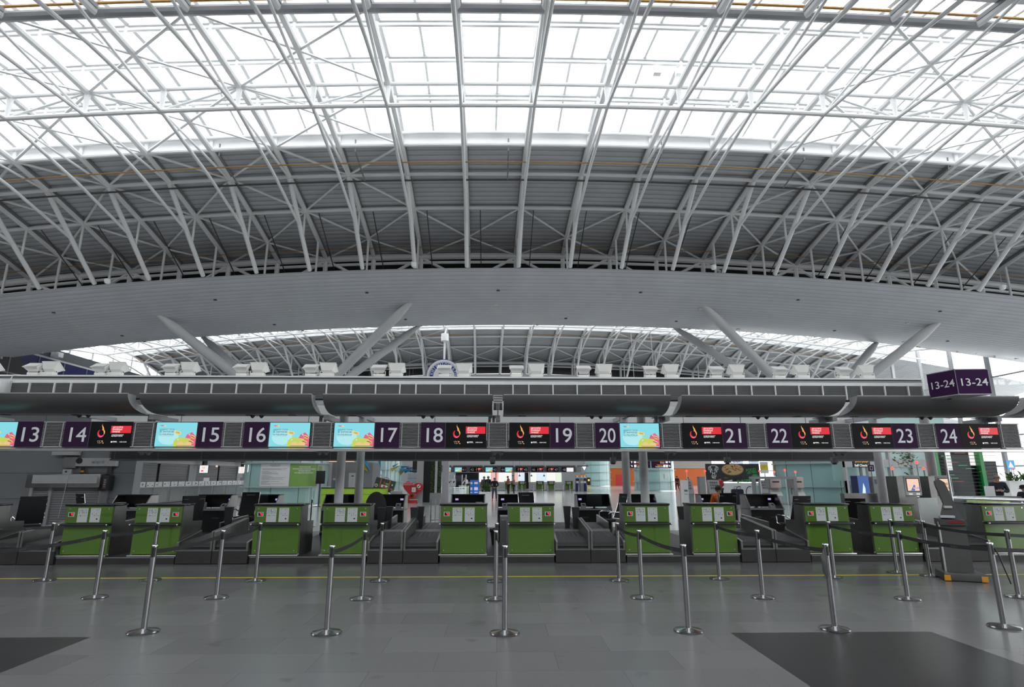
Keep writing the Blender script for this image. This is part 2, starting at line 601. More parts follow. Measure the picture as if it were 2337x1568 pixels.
# daylight through the skylights is sampled through portals standing in the openings
def portal(loc, rot, sxx, syy):
    l = bpy.data.lights.new('daylight_portal', 'AREA')
    l.shape = 'RECTANGLE'; l.size = sxx; l.size_y = syy
    l.cycles.is_portal = True
    o = bpy.data.objects.new('daylight_portal', l)
    COL.objects.link(o); o.location = loc; o.rotation_euler = rot
for k in (0, 1):
    c = MID + PITCH*k
    for q in range(5):
        xa = XL + (XR-XL)*q/5; xb = XL + (XR-XL)*(q+1)/5
        xm = (xa+xb)/2
        portal((sx(xm, c), c, 18.95 + drop(xm) ), (0, math.atan(2*ARCH*(xm-AXIS)), 0), (xb-xa)*1.02, 8.2)

# ------------------------------------------------------------------ roof trusses
def make_truss(kdetail=1):
    t = bpy.data.objects.new('roof_truss', None); COL.objects.link(t)
    def P(d, z): return (SKEW*d, d, z)
    ds = [-14,-12.1,-9.3,-6.4,-4.2,-2.1,0,2.1,4.2,6.4,9.3,12.1,14]
    MB().tube([P(d, chord(d)) for d in ds], 0.135, 'white_steel', 8).build('top_chord', t)
    for s in (1, -1):
        b = MB()
        dd = [4.4,6.4,9.3,12.1,14]
        for a, e in zip(dd, dd[1:]):
            pa, pe = P(s*a, chord(a)+.02), P(s*e, chord(e)+.02)
            w = .16
            b.add([(pa[0]-w,pa[1],pa[2]),(pa[0]+w,pa[1],pa[2]),(pe[0]+w,pe[1],pe[2]),(pe[0]-w,pe[1],pe[2]),
                   (pa[0]-w,pa[1],pa[2]+.16),(pa[0]+w,pa[1],pa[2]+.16),(pe[0]+w,pe[1],pe[2]+.16),(pe[0]-w,pe[1],pe[2]+.16)],
                  [(0,1,2,3),(4,7,6,5),(0,4,5,1),(1,5,6,2),(2,6,7,3),(3,7,4,0)], 'mid_grey')
        b.build('deck_rib', t)
    MB().tube([P(-8.67, 15.53), P(-4.3,16.30), P(0, 16.77), P(4.3,16.30), P(8.67, 15.53)], 0.075, 'white_steel', 8).build('bottom_chord', t)
    for s in (1, -1):
        MB().tube([P(s*6.4, 17.2), P(s*8.67, 15.5), P(s*10.95, 13.80 if s > 0 else 14.45)], 0.125, 'white_steel', 8).build('strut', t)
        MB().tube([P(s*0.1, 16.80), P(s*6.3, 17.2)], 0.06, 'white_steel', 6).build('diagonal', t)
        MB().tube([P(s*9.3, 16.7), P(s*9.3, 15.1)], 0.06, 'white_steel', 6).build('post', t)
        MB().tube([P(s*12.1, 16.1), P(s*12.1, 13.9)], 0.07, 'white_steel', 6).build('post', t)
        MB().tube([P(s*4.2, 17.6), P(s*4.15, 18.25)], 0.10, 'white_steel', 6).build('post', t)
        MB().tube([P(s*14, 15.72), P(s*14, 13.4)], 0.15, 'white_steel', 6).build('post', t)
    MB().tube([P(0, 17.7), P(0, 16.80)], [0.12, 0.07], 'white_steel', 6).build('post', t)
    for d, z in SKY_ROWS[1:4]:
        MB().tube([P(d, chord(d)), P(d, z-0.1)], 0.07, 'white_steel', 6).build('post', t)
    return t
truss = make_truss()
TR = {}
first = True
for k in (0, 1):
    rng = range(-10, 11) if k == 0 else range(-13, 14)
    for i in rng:
        x = X0 + DX*i
        loc = (sx(x, MID+PITCH*k), MID+PITCH*k, drop(x))
        hall = 'near roof' if k == 0 else 'far roof'
        where = 'at the middle' if i == 0 else '%s %s of the middle' % (nth(abs(i)), 'left' if i < 0 else 'right')
        lab = 'white tubular truss of the %s, %s' % (hall, where)
        if first:
            truss.location = loc; tag(truss, lab, 'roof truss', 'trusses of the near roof'); first = False
            TR[(k, i)] = truss
        else:
            TR[(k, i)] = copy_tree(truss, loc, lab, group='trusses of the ' + hall)

# purlins running across the trusses
PUR = [(-2.7, 18.25, .075, 'white purlin tube under the nearest glazing bar of the %s skylight'),
       (-0.45, 18.53, .075, 'white purlin tube under the second glazing bar of the %s skylight'),
       (1.8, 18.36, .075, 'white purlin tube under the third glazing bar of the %s skylight'),
       (4.0, 18.12, .075, 'white purlin tube below the far kerb of the %s skylight'),
       (0, 17.78, .085, 'white tie tube joining the crowns of the %s trusses'),
       (0, 16.77, .095, 'white tie tube joining the lowest middle joints of the %s trusses'),
       (4.2, 17.59, .10, 'thick white tube along the far skylight edge of the %s'),
       (-4.2, 17.59, .17, 'thick grey tube along the near skylight edge of the %s'),
       (6.4, 17.25, .10, 'purlin tube under the ribbed deck of the %s, topmost'),
       (9.3, 16.75, .10, 'purlin tube under the ribbed deck of the %s, halfway down'),
       (14.0, 15.68, .22, 'very thick grey valley tube at the foot of the %s roof'),
       (14.0, 15.25, .10, 'thinner tube below the valley tube of the %s roof')]
for k in (0, 1):
    hall = 'front hall' if k == 0 else 'far hall'
    c = MID + PITCH*k
    for d, z, r, lab in PUR:
        b = MB().tube([at(XL + (XR-XL)*i/36, c+d, z) for i in range(37)], r, 'white_steel' if d != -4.2 else 'grey_steel', 8)
        tag(b.build('roof_purlin'), lab % hall, 'purlin', 'purlin tubes of the ' + hall)

# cross bracing, each rod a part of the truss on its left (none in the glazed middle gaps)
def brace(k, i):
    c = MID + PITCH*k
    xa, xb = X0 + DX*i, X0 + DX*(i+1)
    t = TR[(k, i)]
    L = Vector(t.location)
    def rod(da, za, db, zb, r=0.05):
        p, q = Vector(at(xa, c+da, za)) - L, Vector(at(xb, c+db, zb)) - L
        MB().tube([p, q], r, 'white_steel', 6).build('bracing_rod', t)
    ev = i % 2 == 0
    H = {4.2: 17.59, 2.1: 17.7, 0: 17.78, -2.1: 17.7, -4.2: 17.59, 6.4: 17.27, 9.3: 16.75, 12.1: 16.17, 14: 15.7}
    def zz(p, q, r=0.06):
        """a rod between the even truss's joint p and the odd truss's joint q"""
        if ev: rod(p, H[p], q, H[q], r)
        else: rod(q, H[q], p, H[p], r)
    zz(9.3, 12.1); zz(14, 12.1)
    if not (-2 <= i <= 3):
        zz(0, -2.1); zz(-4.2, -2.1); zz(0, 2.1); zz(4.2, 2.1); zz(4.2, 6.4); zz(9.3, 6.4)
        rod(0, 17.78, 0, 16.8, .055) if ev else rod(0, 16.8, 0, 17.78, .055)
    if k == 0: rod(14, 15.6, 14, 13.9, .10) if ev else rod(14, 13.9, 14, 15.6, .10)
for i in range(-10, 10): brace(0, i)
for i in range(-13, 13): brace(1, i)

# cable tray, pipes and small rods under the near deck
def long_tube(d, z, r, m, name, lab, cat, k=0):
    c = MID + PITCH*k
    b = MB().tube([at(XL + (XR-XL)*i/36, c+d, z) for i in range(37)], r, m, 6)
    return tag(b.build(name), lab, cat)
long_tube(4.9, 17.05, .035, 'cable_orange', 'cable_line', 'orange cable line strung below the far skylight edge of the front hall', 'cable')
long_tube(12.6, 15.75, .022, 'cable_orange', 'cable_line', 'thin orange cable low on the front hall deck above the valley tube', 'cable')
long_tube(6.5, 16.95, .05, 'dark_grey', 'ceiling_pipe', 'dark grey pipe hung under the topmost deck purlin of the front hall', 'pipe')
long_tube(-4.35, 17.85, .05, 'cable_orange', 'cable_line', 'orange cable resting on the near skylight edge tube of the front hall', 'cable')
long_tube(4.9, 17.15, .03, 'cable_orange', 'cable_line', 'thin orange cable under the far hall roof deck', 'cable', 1)
j = 0
for x in (-13.4, -6.9, 0.55, 8.1, 15.2, 22.4):
    j += 1
    c = MID
    b = MB().tube([at(x, c+4.2, 17.9), at(x, c+4.25, 17.3), at(x+.05, c+6.5, 16.95)], .035, 'mid_grey', 6)
    tag(b.build('hanger_rod'), 'bent grey rod from skylight edge to the dark pipe, %s from the left' % nth(j), 'hanger rod', 'grey rods holding the dark pipe')
j = 0
for i in range(-9, 10):
    x = X0 + DX*(i+.25)
    j += 1
    b = MB().tube([at(x, MID+9.35, 16.6), at(x+.05, MID+13.2, 14.6)], .03, 'dark_grey', 6)
    tag(b.build('drain_rod'), 'thin dark drain rod low on the near roof deck, %s from the left' % nth(j), 'rod', 'dark rods on the lower deck')

# ------------------------------------------------------------------ side walls
def wallbox(name, x0, x1, y0, y1, z0, z1, m):
    b = MB()
    q = [(x0,y0),(x1,y0),(x1,y1),(x0,y1)]
    vs = [(sx(x,y),y,z0) for x,y in q] + [(sx(x,y),y,z1) for x,y in q]
    b.add(vs, [(0,3,2,1),(4,5,6,7),(0,1,5,4),(1,2,6,5),(2,3,7,6),(3,0,4,7)], m)
    return struct(b.build(name))
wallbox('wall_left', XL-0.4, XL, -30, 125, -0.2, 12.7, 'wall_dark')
wallbox('wall_far', XL, XR, 122, 122.4, -0.2, 13.5, 'light_grey')
wallbox('wall_back', XL, XR, -30.4, -30, -0.2, 15.0, 'mid_grey')
for k in (-1, 2):
    c = MID + PITCH*k
    for q in range(9):
        xa, xb = XL + (XR-XL)*q/9, XL + (XR-XL)*(q+1)/9
        rows = SKY_ROWS if k == 2 else [(-9, 17.0), (-4.5, 18.3), (0, 18.8), (4.5, 18.3), (9, 17.0)]  # unseen bay behind the camera: glazing enlarged to brighten the sign fronts
        g = MB(); vs = [at(x, c+d, z) for d, z in rows for x in (xa, xb)]
        g.add(vs, [(2*r, 2*r+1, 2*r+3, 2*r+2) for r in range(4)], 'sky_glass')
        struct(g.build('window_%d' % wn)); wn += 1
    for q in range(3):
        xa = XL + (XR-XL)*q/3; xb = XL + (XR-XL)*(q+1)/3
        xm = (xa+xb)/2
        portal((sx(xm, c), c, 18.95 + drop(xm)), (0, math.atan(2*ARCH*(xm-AXIS)), 0), (xb-xa)*1.02, 8.2 if k == 2 else 18.2)
for q in range(9):                      # clerestory over the left wall
    y0 = 43.0 + 3.1*q
    g = MB(); g.add([(sx(XL-.1,y),y,z) for y,z in ((y0,12.7),(y0+3.1,12.7),(y0+3.1,16.2),(y0,16.2))], [(0,1,2,3)], 'clear_glass')
    w = struct(g.build('window_%d' % wn)); wn += 1
    f = MB(); f.box(-.12, .12, -.12, .12, 12.7, 15.2, 'white_steel')
    f.build('mullion', w, (sx(XL,y0), y0, 0))
for q in range(24):                     # glass front on the right
    y0 = -2.0 + 4.0*q
    g = MB(); g.add([(sx(XR,y),y,z) for y,z in ((y0,0),(y0,16.5),(y0+4,16.5),(y0+4,0))], [(0,1,2,3)], 'clear_glass')
    w = struct(g.build('window_%d' % wn)); wn += 1
    f = MB()
    f.box(-.14, .14, -.14, .14, 0, 14.6, 'grey_steel')
    for z in (2.6, 5.2, 7.8, 10.4): f.box(-.06, .06, 0, 4, z-.06, z+.06, 'grey_steel')
    f.build('mullion', w, (sx(XR,y0), y0, 0))
portal((XR-.6, 46, 6), (0, R(90), 0), 12, 90)
# ================================================================== sign gantry over the desks 13-24
MOD = 3.84
GY = 12.75      # face of the sign row
JX = [MOD*i for i in range(-3, 4)]

# upper fascia: rail, white band, louvre with light dividers
t = thing('gantry_fascia', 'long grey louvred fascia with a white top band above the dark canopy', 'fascia', (0, 12.55, 3.40))
b = MB(); b.box(-14.5, 9.55, 0.0, 0.30, 0.44, 0.475, 'white_paint'); b.box(-14.5, 9.55, .03, .30, .405, .44, 'dark_grey'); b.box(-14.5, 9.55, .0, .30, .385, .405, 'grey_steel')
b.build('top_rail', t)
MB().box(-14.5, 9.55, 0.02, 0.30, 0.30, 0.385, 'white_paint').build('white_band', t)
mat('louvre_grey', (.20,.20,.20), .5)
b = MB(); b.box(-14.5, 9.55, .085, .14, -0.05, .30, 'dark_grey')
for i in range(16): b.box(-14.5, 9.55, .035, .10, -0.02+.020*i, -0.008+.020*i, 'louvre_grey')
b.build('louvre', t)
k = 0
px = -9.62 - 4.96
while px < 9.7:
    for d in (0, .35, .885, 1.42, 1.955):
        if px + d < 9.5: MB().box(px+d-.014, px+d+.014, 0.0, .035, -.02, .31, 'white_paint').build('divider', t)
    px += 2.485

# canopy panels: bowed dark valance, pale end plates, soffit with downlights
prof = []
for i in range(13):
    a = PI*0.5*i/12
    prof.append((0.78*(1-math.cos(a))**1.0, 0.40 - 0.40*math.sin(a)))
prof = [(0.0, 0.40)] + [(0.72*(1-math.cos(PI/2*i/12)), 0.40-0.36*math.sin(PI/2*i/12)) for i in range(1, 13)]
def canopy(jx, w):
    c = thing('canopy_panel', '', 'canopy', (jx, 12.22, 3.03), group='dark canopy panels under the fascia')
    b = MB()
    x0, x1 = .12, w-.12
    vs = []; fs = []
    for x in (x0, x1):
        for (y, z) in prof: vs.append((x, y, z))
    n = len(prof)
    for i in range(n-1): fs.append((i, i+n, i+n+1, i+1))
    b.add(vs, fs, 'canopy_metal', True)
    b.box(x0, x1, 0.0, 0.02, 0.39, 0.41, 'grey_steel')
    b.build('valance', c)
    for x in (x0+.01, x1-.01):
        MB().prismx([(y+.012, z) for y, z in prof] + [(0.80, 0.05), (0.30, 0.28), (0.30, 0.395)], x-.006, x+.006, 'light_grey').build('end_plate', c)
    b = MB(); b.box(x0, x1, .70, 1.08, 0.035, 0.06, 'light_grey'); b.build('soffit', c)
    for q in range(3):
        MB().lathe([(0.0,-.004),(.10,-.004),(.10,.006),(.0,.006)], 'black', (.55 + 1.25*q + (.3 if q == 1 else 0), .88, .03), 16).build('downlight', c)
    return c
cn = canopy(-11.52, MOD)
cl = ['dark bowed canopy panel above signs 13 and 14', 'dark bowed canopy panel above signs 15 and 16', 'dark bowed canopy panel above signs 17 and 18',
      'dark bowed canopy panel above signs 19 and 20', 'dark bowed canopy panel above signs 21 and 22', 'dark bowed canopy panel above signs 23 and 24',
      'dark bowed canopy panel at the right end, past sign 24', 'dark bowed canopy panel at the left end, before sign 13']
cn['label'] = cl[0]
for i in range(1, 7): copy_tree(cn, (-11.52 + MOD*i, 12.22, 3.03), cl[i])
copy_tree(cn, (-11.52 - MOD, 12.22, 3.03), cl[7])

# white beam behind, brackets, columns
t = thing('gantry_beam', 'white panelled beam behind the sign row, seen under the canopy soffit', 'beam', (0, 17.75, 2.80))
MB().box(-12.3, 11.9, 0, .30, 0, 1.05, 'white_paint').build('panel', t)
for x in JX:
    MB().box(x+1.9, x+1.915, -.004, 0, 0, 1.05, 'dark_grey').build('seam', t)
b = MB()
for x in (-11.6, -3.84, 3.62, 10.9): b.box(x-.06, x+.06, 12.9, 18.65, 3.34, 3.46, 'grey_steel')
tag(b.build('cross_beams'), 'grey steel cross beams joining the front and rear sign rows', 'beam')
for i, x in enumerate(JX):
    b = MB(); b.box(x-.05, x+.05, 12.95, 13.97, 2.955, 3.055, 'grey_steel')
    b.box(x-.22, x-.16, 13.2, 13.26, 2.8, 3.06, 'grey_steel'); b.box(x-.12, x-.07, 13.2, 13.26, 2.8, 3.06, 'grey_steel')
    b.box(x-.22, x+.05, 13.0, 13.5, 3.05, 3.07, 'grey_steel')
    lab = ['left of sign 13', 'between signs 14 and 15', 'between signs 16 and 17', 'between signs 18 and 19', 'between signs 20 and 21', 'between signs 22 and 23', 'right of sign 24'][i]
    tag(b.build('sign_bracket'), 'grey steel bracket under the canopy joint, ' + lab, 'bracket', 'brackets at the canopy joints')
CX = [(-3.84, 'left'), (3.62, 'middle'), (10.9, 'right')]
for x, nm in CX:
    for y, r, w in ((14.48, .105, 'front'), (16.5, .11, 'rear')):
        t = thing('support_column', 'round brushed steel column behind the desks, %s one of the %s pair' % (w, nm), 'column', (x, y, 0), group='columns carrying the gantry')
        MB().lathe([(0,0),(r,0),(r,3.4),(0,3.4)], 'light_grey', n=24).build('shaft', t)
        MB().lathe([(r+.002,0),(r+.03,0),(r+.03,.06),(r+.002,.08)], 'stainless', n=24).build('collar', t)

# ledge under the sign row
b = MB(); b.prismx([(0,0),(0,.05),(.04,.07),(.34,.07),(.34,.0)], -13, 11.95, 'stainless')
tag(b.build('sign_ledge', loc=(0, 12.66, 2.255)), 'long pale metal ledge running under the number signs', 'ledge')

# number signs, louvres, screens
ZS0, ZS1 = 2.335, 2.885
SH = ZS1 - ZS0
def number_sign(n, x0):
    w = .54
    s = thing('number_sign', 'purple check-in number sign reading %d' % n, 'sign', (x0 + w/2, GY, ZS0), group='number signs over the desks')
    b = MB(); b.box(-w/2+.004, w/2-.004, 0, .12, 0.004, SH-.004, 'purple'); b.box(-w/2, w/2, .005, .115, 0, SH, 'mid_grey'); b.build('sign_board', s)
    MB().text(str(n), .44, 'numeral_grey', 0, SH*.5-.005, -.006, bold=.012, fit=.355 if n != 21 else .345).build('numeral', s)
for n in range(13, 25):
    j = JX[(n-13)//2]
    number_sign(n, j + (1.15 if n % 2 else 2.15))

def louvre(x0, w, lab):
    l = thing('louvre_panel', lab, 'louvre', (x0, GY, ZS0), group='louvre panels of the sign row')
    b = MB()
    b.box(0, w, .06, .10, 0, SH, 'dark_grey')
    for i in range(17): b.box(.0, w, .01, .05, .015+.0315*i, .026+.0315*i, 'louvre_slat')
    b.build('slats', l)
    b = MB(); b.box(.04, .055, 0, .012, 0, SH, 'light_grey'); b.box(w-.055, w-.04, 0, .012, 0, SH, 'light_grey'); b.box(0, w, 0, .05, 0, .014, 'light_grey'); b.box(0, w, 0, .05, SH-.014, SH, 'light_grey')
    b.build('frame', l)
for i, j in enumerate(JX):
    if i == 0: lab = 'slatted metal louvre left of the screen beside sign 13'
    elif i == 6: lab = 'slatted metal louvre at the right end of the sign row'
    else: lab = 'slatted metal louvre between the screens of signs %d and %d' % (12+2*i, 13+2*i)
    louvre(j-.24, .48, lab)
    if i < 6: louvre(j+1.69, .46, 'slatted metal louvre between the number signs %d and %d' % (13+2*i, 14+2*i))

lit('scr_teal', (0.24, 0.74, 0.83), 0.95); lit('scr_teal_light', (0.45, 0.85, 0.90), 0.95); mat('scr_black', (.004,.004,.005), .5, spec=.2, var=0)
lit('scr_red', (0.85, 0.01, 0.03), 0.85); lit('scr_white', (0.9, 0.9, 0.9), 1.0); lit('scr_navy', (0.01, 0.12, 0.22), 0.8)
lit('scr_pink', (0.85, 0.12, 0.25), 0.9); lit('scr_lime', (0.62, 0.72, 0.10), 0.9); lit('scr_yellow', (0.95, 0.72, 0.15), 0.95)
lit('scr_bun', (0.85, 0.42, 0.14), 0.9); lit('scr_bun2', (0.92, 0.62, 0.30), 0.9); lit('scr_brown', (0.35, 0.10, 0.03), 0.8); lit('scr_leaf', (0.18, 0.45, 0.05), 0.8)
lit('scr_orange', (0.95, 0.38, 0.05), 0.95); lit('scr_darkred', (0.35, 0.01, 0.02), 0.8); lit('scr_grey', (0.30, 0.30, 0.30), 0.8)
lit('scr_green', (0.05, 0.6, 0.12), 1.0); lit('scr_blue', (0.03, 0.16, 0.6), 1.0); lit('scr_peach', (0.95, 0.62, 0.48), 1.0); lit('scr_violet', (0.52, 0.40, 0.85), 0.9)
SWd = .90
def screen_shell(lab):
    s = thing('advert_screen', lab, 'screen', (0, GY, ZS0), group='advert screens over the desks')
    b = MB(); b.box(0, SWd, 0.01, .12, 0, SH, 'black'); b.build('housing', s)
    return s
def ad_food(s):
    y = .006
    b = MB(); W2, H = SWd-.03, SH-.03
    x0, z0 = .015, .015
    b.rect(x0, x0+W2, z0, z0+H, y, 'scr_teal')
    b.disc(x0+.32*W2, z0+.40*H, .22, y-.0004, 'scr_teal_light', 24, .17)
    def tagshape(cx, cz, w, h, rot, m, dy):
        pts = [(-w/2, -h/2), (w/2, -h/2), (w/2, h/2), (-w*.28, h/2), (-w/2, h*.18)]
        ca, sa = math.cos(rot), math.sin(rot)
        b.poly([(max(x0, min(x0+W2, cx+p*ca-q*sa)), max(z0, min(z0+H, cz+p*sa+q*ca))) for p, q in pts], m, (0, y-dy, 0))
    tagshape(x0+W2*.93, z0+.15, .34, .27, R(-22), 'scr_pink', .001)
    tagshape(x0+W2*.66, z0+.07, .34, .25, R(-8), 'scr_lime', .0014)
    for cx, cz, r in ((.83, .50, .011), (.565, .29, .013)): b.disc(x0+cx*W2, z0+cz*H, r*1.4, y-.002, 'scr_teal_light', 12)
    for cx, cz, rot in ((.92, .40, -25), (.89, .20, -25)):
        X, Z = x0+cx*W2, z0+cz*H
        b.disc(X, Z, .068, y-.0022, 'scr_bun2', 16, .034, R(rot)); b.disc(X-.004, Z-.008, .06, y-.0026, 'scr_leaf', 14, .016, R(rot)); b.disc(X+.002, Z-.002, .058, y-.003, 'scr_brown', 14, .013, R(rot))
        b.disc(X+.004, Z-.018, .058, y-.0034, 'scr_bun', 14, .012, R(rot))
    for cx in (.635, .82):
        X, Z = x0+cx*W2, z0+.006
        pts = [(X+.085*math.cos(a), Z+.10*math.sin(a)) for a in [PI*i/14 for i in range(15)]]
        b.poly(pts, 'scr_bun2', (0, y-.0038, 0))
        b.poly([(X-.09, Z), (X+.09, Z), (X+.085, Z+.022), (X-.085, Z+.022)], 'scr_leaf', (0, y-.0042, 0))
        b.poly([(X-.085, Z), (X+.085, Z), (X+.08, Z+.012), (X-.08, Z+.012)], 'scr_bun', (0, y-.0046, 0))
    L = x0+.09*W2
    b.disc(L+.045, z0+.865*H, .016, y-.001, 'scr_pink', 12); b.disc(L+.075, z0+.865*H, .013, y-.001, 'scr_orange', 12); b.disc(L+.105, z0+.865*H, .017, y-.001, 'scr_yellow', 12)
    b.text('po', .034, 'scr_navy', L, z0+.865*H, y-.0012, 'LEFT', .01)
    b.text('ШУКАЙ РЕСТОРАНИ', .045, 'scr_navy', L, z0+.715*H, y-.001, 'LEFT', .012, fit=.31)
    b.text('ЗІ ЗНИЖКОЮ', .055, 'scr_navy', L, z0+.615*H, y-.001, 'LEFT', .02, fit=.31)
    b.text('НА POKUPON.UA', .05, 'scr_navy', L, z0+.505*H, y-.001, 'LEFT', .018, fit=.31)
    b.rect(L, L+.30, z0+.435*H, z0+.440*H, y-.001, 'scr_navy')
    b.rect(L-.02, L+.20, z0+.065*H, z0+.072*H, y-.001, 'scr_grey')
    ca, sa = math.cos(R(-12)), math.sin(R(-12))
    cx, cz = x0+.535*W2, z0+.575*H
    b.poly([(cx+p*ca-q*sa, cz+p*sa+q*ca) for p, q in ((-.07,-.032),(.07,-.032),(.07,.032),(-.055,.032),(-.075,.0))], 'scr_yellow', (0, y-.0014, 0))
    b.text('-50%', .05, 'scr_brown', cx, cz, y-.0018, bold=.01, rot=R(-12), fit=.10)
    b.build('picture', s)
def ad_wine(s):
    y = .006
    b = MB(); W2, H = SWd-.02, SH-.02
    x0, z0 = .01, .01
    b.rect(x0, x0+W2, z0, z0+H, y, 'scr_black')
    # a ring of splashing wine that narrows into a rising drop
    cx, cz = x0+.272*W2, z0+.555*H
    def ring(a0, a1, ra, rb, m, dy, sx_=1.0, sz_=1.15, lift=0):
        n = 18; pts = []
        for i in range(n+1):
            a = a0+(a1-a0)*i/n; w = math.sin(PI*i/n)**.7
            pts.append((cx+sx_*(ra+rb*w)*math.cos(a), cz+lift+sz_*(ra+rb*w)*math.sin(a)))
        for i in range(n, -1, -1):
            a = a0+(a1-a0)*i/n; w = math.sin(PI*i/n)**.7
            pts.append((cx+sx_*(ra-rb*w)*math.cos(a), cz+lift+sz_*(ra-rb*w)*math.sin(a)))
        o = n+1
        vs = [(p[0], y-dy, p[1]) for p in pts]; N = len(vs)
        b.add(vs, [(i, i+1, N-2-i, N-1-i) for i in range(n)], m)
    ring(R(120), R(345), .066, .020, 'scr_red', .001)
    ring(R(205), R(330), .068, .012, 'scr_pink', .0016)
    ring(R(-30), R(75), .066, .013, 'scr_orange', .0014)
    ring(R(-10), R(60), .066, .006, 'scr_bun2', .002)
    b.poly([(cx+.012, cz+.055), (cx+.045, cz+.07), (cx+.062, cz+.045), (cx+.04, cz+.115), (cx+.005, cz+.165), (cx+.0, cz+.20), (cx-.006, cz+.155), (cx+.014, cz+.105)], 'scr_orange', (0, y-.0022, 0))
    b.poly([(cx+.016, cz+.085), (cx+.034, cz+.10), (cx+.012, cz+.15), (cx+.004, cz+.145)], 'scr_bun2', (0, y-.0026, 0))
    b.disc(cx+.02, z0+.20*H, .030, y-.001, 'scr_brown', 14, .030); b.disc(cx+.02, z0+.20*H, .017, y-.0014, 'scr_black', 12)
    for p, q in ((-.05,.225),(-.02,.235),(.05,.225),(-.035,.16),(.07,.15),(.0,.15)): b.disc(cx+p, z0+q*H, .012, y-.0018, 'scr_bun2' if p > 0 else 'scr_grey', 8)
    RX = x0+.495*W2
    b.rect(RX, x0+W2*.985, z0+.55*H, z0+.845*H, y-.001, 'scr_red')
    for i, w in enumerate(('ДЕГУСТУЙТЕ', 'БАНКІВСЬКІ', 'ПРИВІЛЕЇ')):
        b.text(w, .042, 'scr_white', RX+.035, z0+(.785-.085*i)*H, y-.0016, 'LEFT', .02, fit=(.215, .205, .165)[i])
    b.text('З ПАКЕТОМ КОМФОРТ', .03, 'scr_white', RX+.03, z0+.475*H, y-.001, 'LEFT', .016, fit=.26)
    b.text('ВІД КРЕДИТ АГРІКОЛЬ', .03, 'scr_white', RX+.03, z0+.425*H, y-.001, 'LEFT', .016, fit=.235)
    b.disc(RX+.05, z0+.195*H, .018, y-.001, 'scr_white', 10); b.rect(RX+.075, RX+.16, z0+.20*H, z0+.225*H, y-.001, 'scr_white'); b.rect(RX+.075, RX+.175, z0+.165*H, z0+.185*H, y-.001, 'scr_grey')
    b.text('0 800 30 5555', .03, 'scr_white', RX+.22, z0+.195*H, y-.001, 'LEFT', .014, fit=.15)
    b.build('picture', s)
FOOD = {13, 15, 16, 17, 20}
pf = screen_shell('lit screen with a turquoise burger discount advert'); ad_food(pf)
pw = screen_shell('lit screen with a black and red wine splash advert'); ad_wine(pw)
usedF = usedW = False
for n in range(13, 25):
    j = JX[(n-13)//2]
    loc = (j + (.25 if n % 2 else 2.69), GY, ZS0)
    side = 'left' if n % 2 else 'right'
    if n in FOOD:
        lab = 'lit screen with turquoise burger discount advert, %s of sign %d' % (side, n)
        if not usedF: pf.location = loc; pf['label'] = lab; usedF = True
        else: copy_tree(pf, loc, lab)
    else:
        lab = 'lit black screen with red wine splash advert, %s of sign %d' % (side, n)
        if not usedW: pw.location = loc; pw['label'] = lab; usedW = True
        else: copy_tree(pw, loc, lab)

# dark back of the rear sign row, and the rear fascia that carries it
t = thing('rear_sign_row', 'long dark back side of the rear sign row, seen below the ledge', 'sign row', (0, 18.45, 2.20))
b = MB(); b.box(-12.0, 12.2, 0, .25, .05, 1.14, 'black'); b.build('backing', t)
b = MB(); b.box(-12.0, 12.2, -.05, .30, 0, .05, 'dark_grey'); b.build('bottom_rail', t)
for i in range(19): MB().box(-11.9+1.33*i, -11.88+1.33*i, -.006, 0, .05, .75, 'dark_grey').build('seam', t)
# floodlights standing on the fascia
def floodlight(big):
    f = bpy.data.objects.new('floodlight', None); COL.objects.link(f)
    tilt = R(-38) if big else R(30)
    s = 1.0 if big else .86
    b = MB()
    b.T = Matrix.Translation((0, 0, .115)) @ Matrix.Rotation(tilt, 4, 'X') @ Matrix.Scale(s, 4)
    # flared reflector box, open at the top
    lo, hi, h = (.115, .06), (.175, .125), .15
    q0 = [(-lo[0],-lo[1],0),(lo[0],-lo[1],0),(lo[0],lo[1],0),(-lo[0],lo[1],0)]
    q1 = [(-hi[0],-hi[1],h),(hi[0],-hi[1],h),(hi[0],hi[1],h),(-hi[0],hi[1],h)]
    b.add(q0+q1, [(0,3,2,1),(0,1,5,4),(1,2,6,5),(2,3,7,6),(3,0,4,7)], 'floodlight_white')
    e = .012
    q2 = [(-hi[0]-e,-hi[1]-e,h),(hi[0]+e,-hi[1]-e,h),(hi[0]+e,hi[1]+e,h),(-hi[0]-e,hi[1]+e,h)]
    q3 = [(x, y, h+.018) for x, y, z in q2]
    b.add(q2+q3, [(0,3,2,1),(0,1,5,4),(1,2,6,5),(2,3,7,6),(3,0,4,7)], 'floodlight_white')
    b.build('housing', f)
    g = MB(); g.T = b.T
    g.add([(x*.9, y*.88, h+.0185) for x, y, z in q1], [(0,1,2,3)], 'paper_white'); g.build('lens', f)
    c = MB(); c.bbox(-.135*s, .135*s, -.07, .08, .0, .085*s, 'floodlight_white', .012); c.build('ballast_box', f)
    k = MB()
    for x in (-.15, .15): k.box(x*s-.006, x*s+.006, -.02, .02, .04, .14, 'floodlight_white'); k.box(x*s-.012, x*s+.012, -.012, .012, .085, .11, 'dark_grey')
    k.build('bracket', f)
    return f
small_x = [90,240,400,560,716,870,1018,1182,1336,1489,1640,1785,1931]
FSX = [-10.21,-8.76,-7.23,-5.68,-4.16,-2.65,-1.20,0.41,1.92,3.43,4.93,6.38,7.85]
FBX = [-9.90,-8.45,-6.88,-5.35,-3.81,-2.28,-0.77,0.86,2.40,3.92,5.43,6.92,8.42]
fs_, fb_ = floodlight(False), floodlight(True)
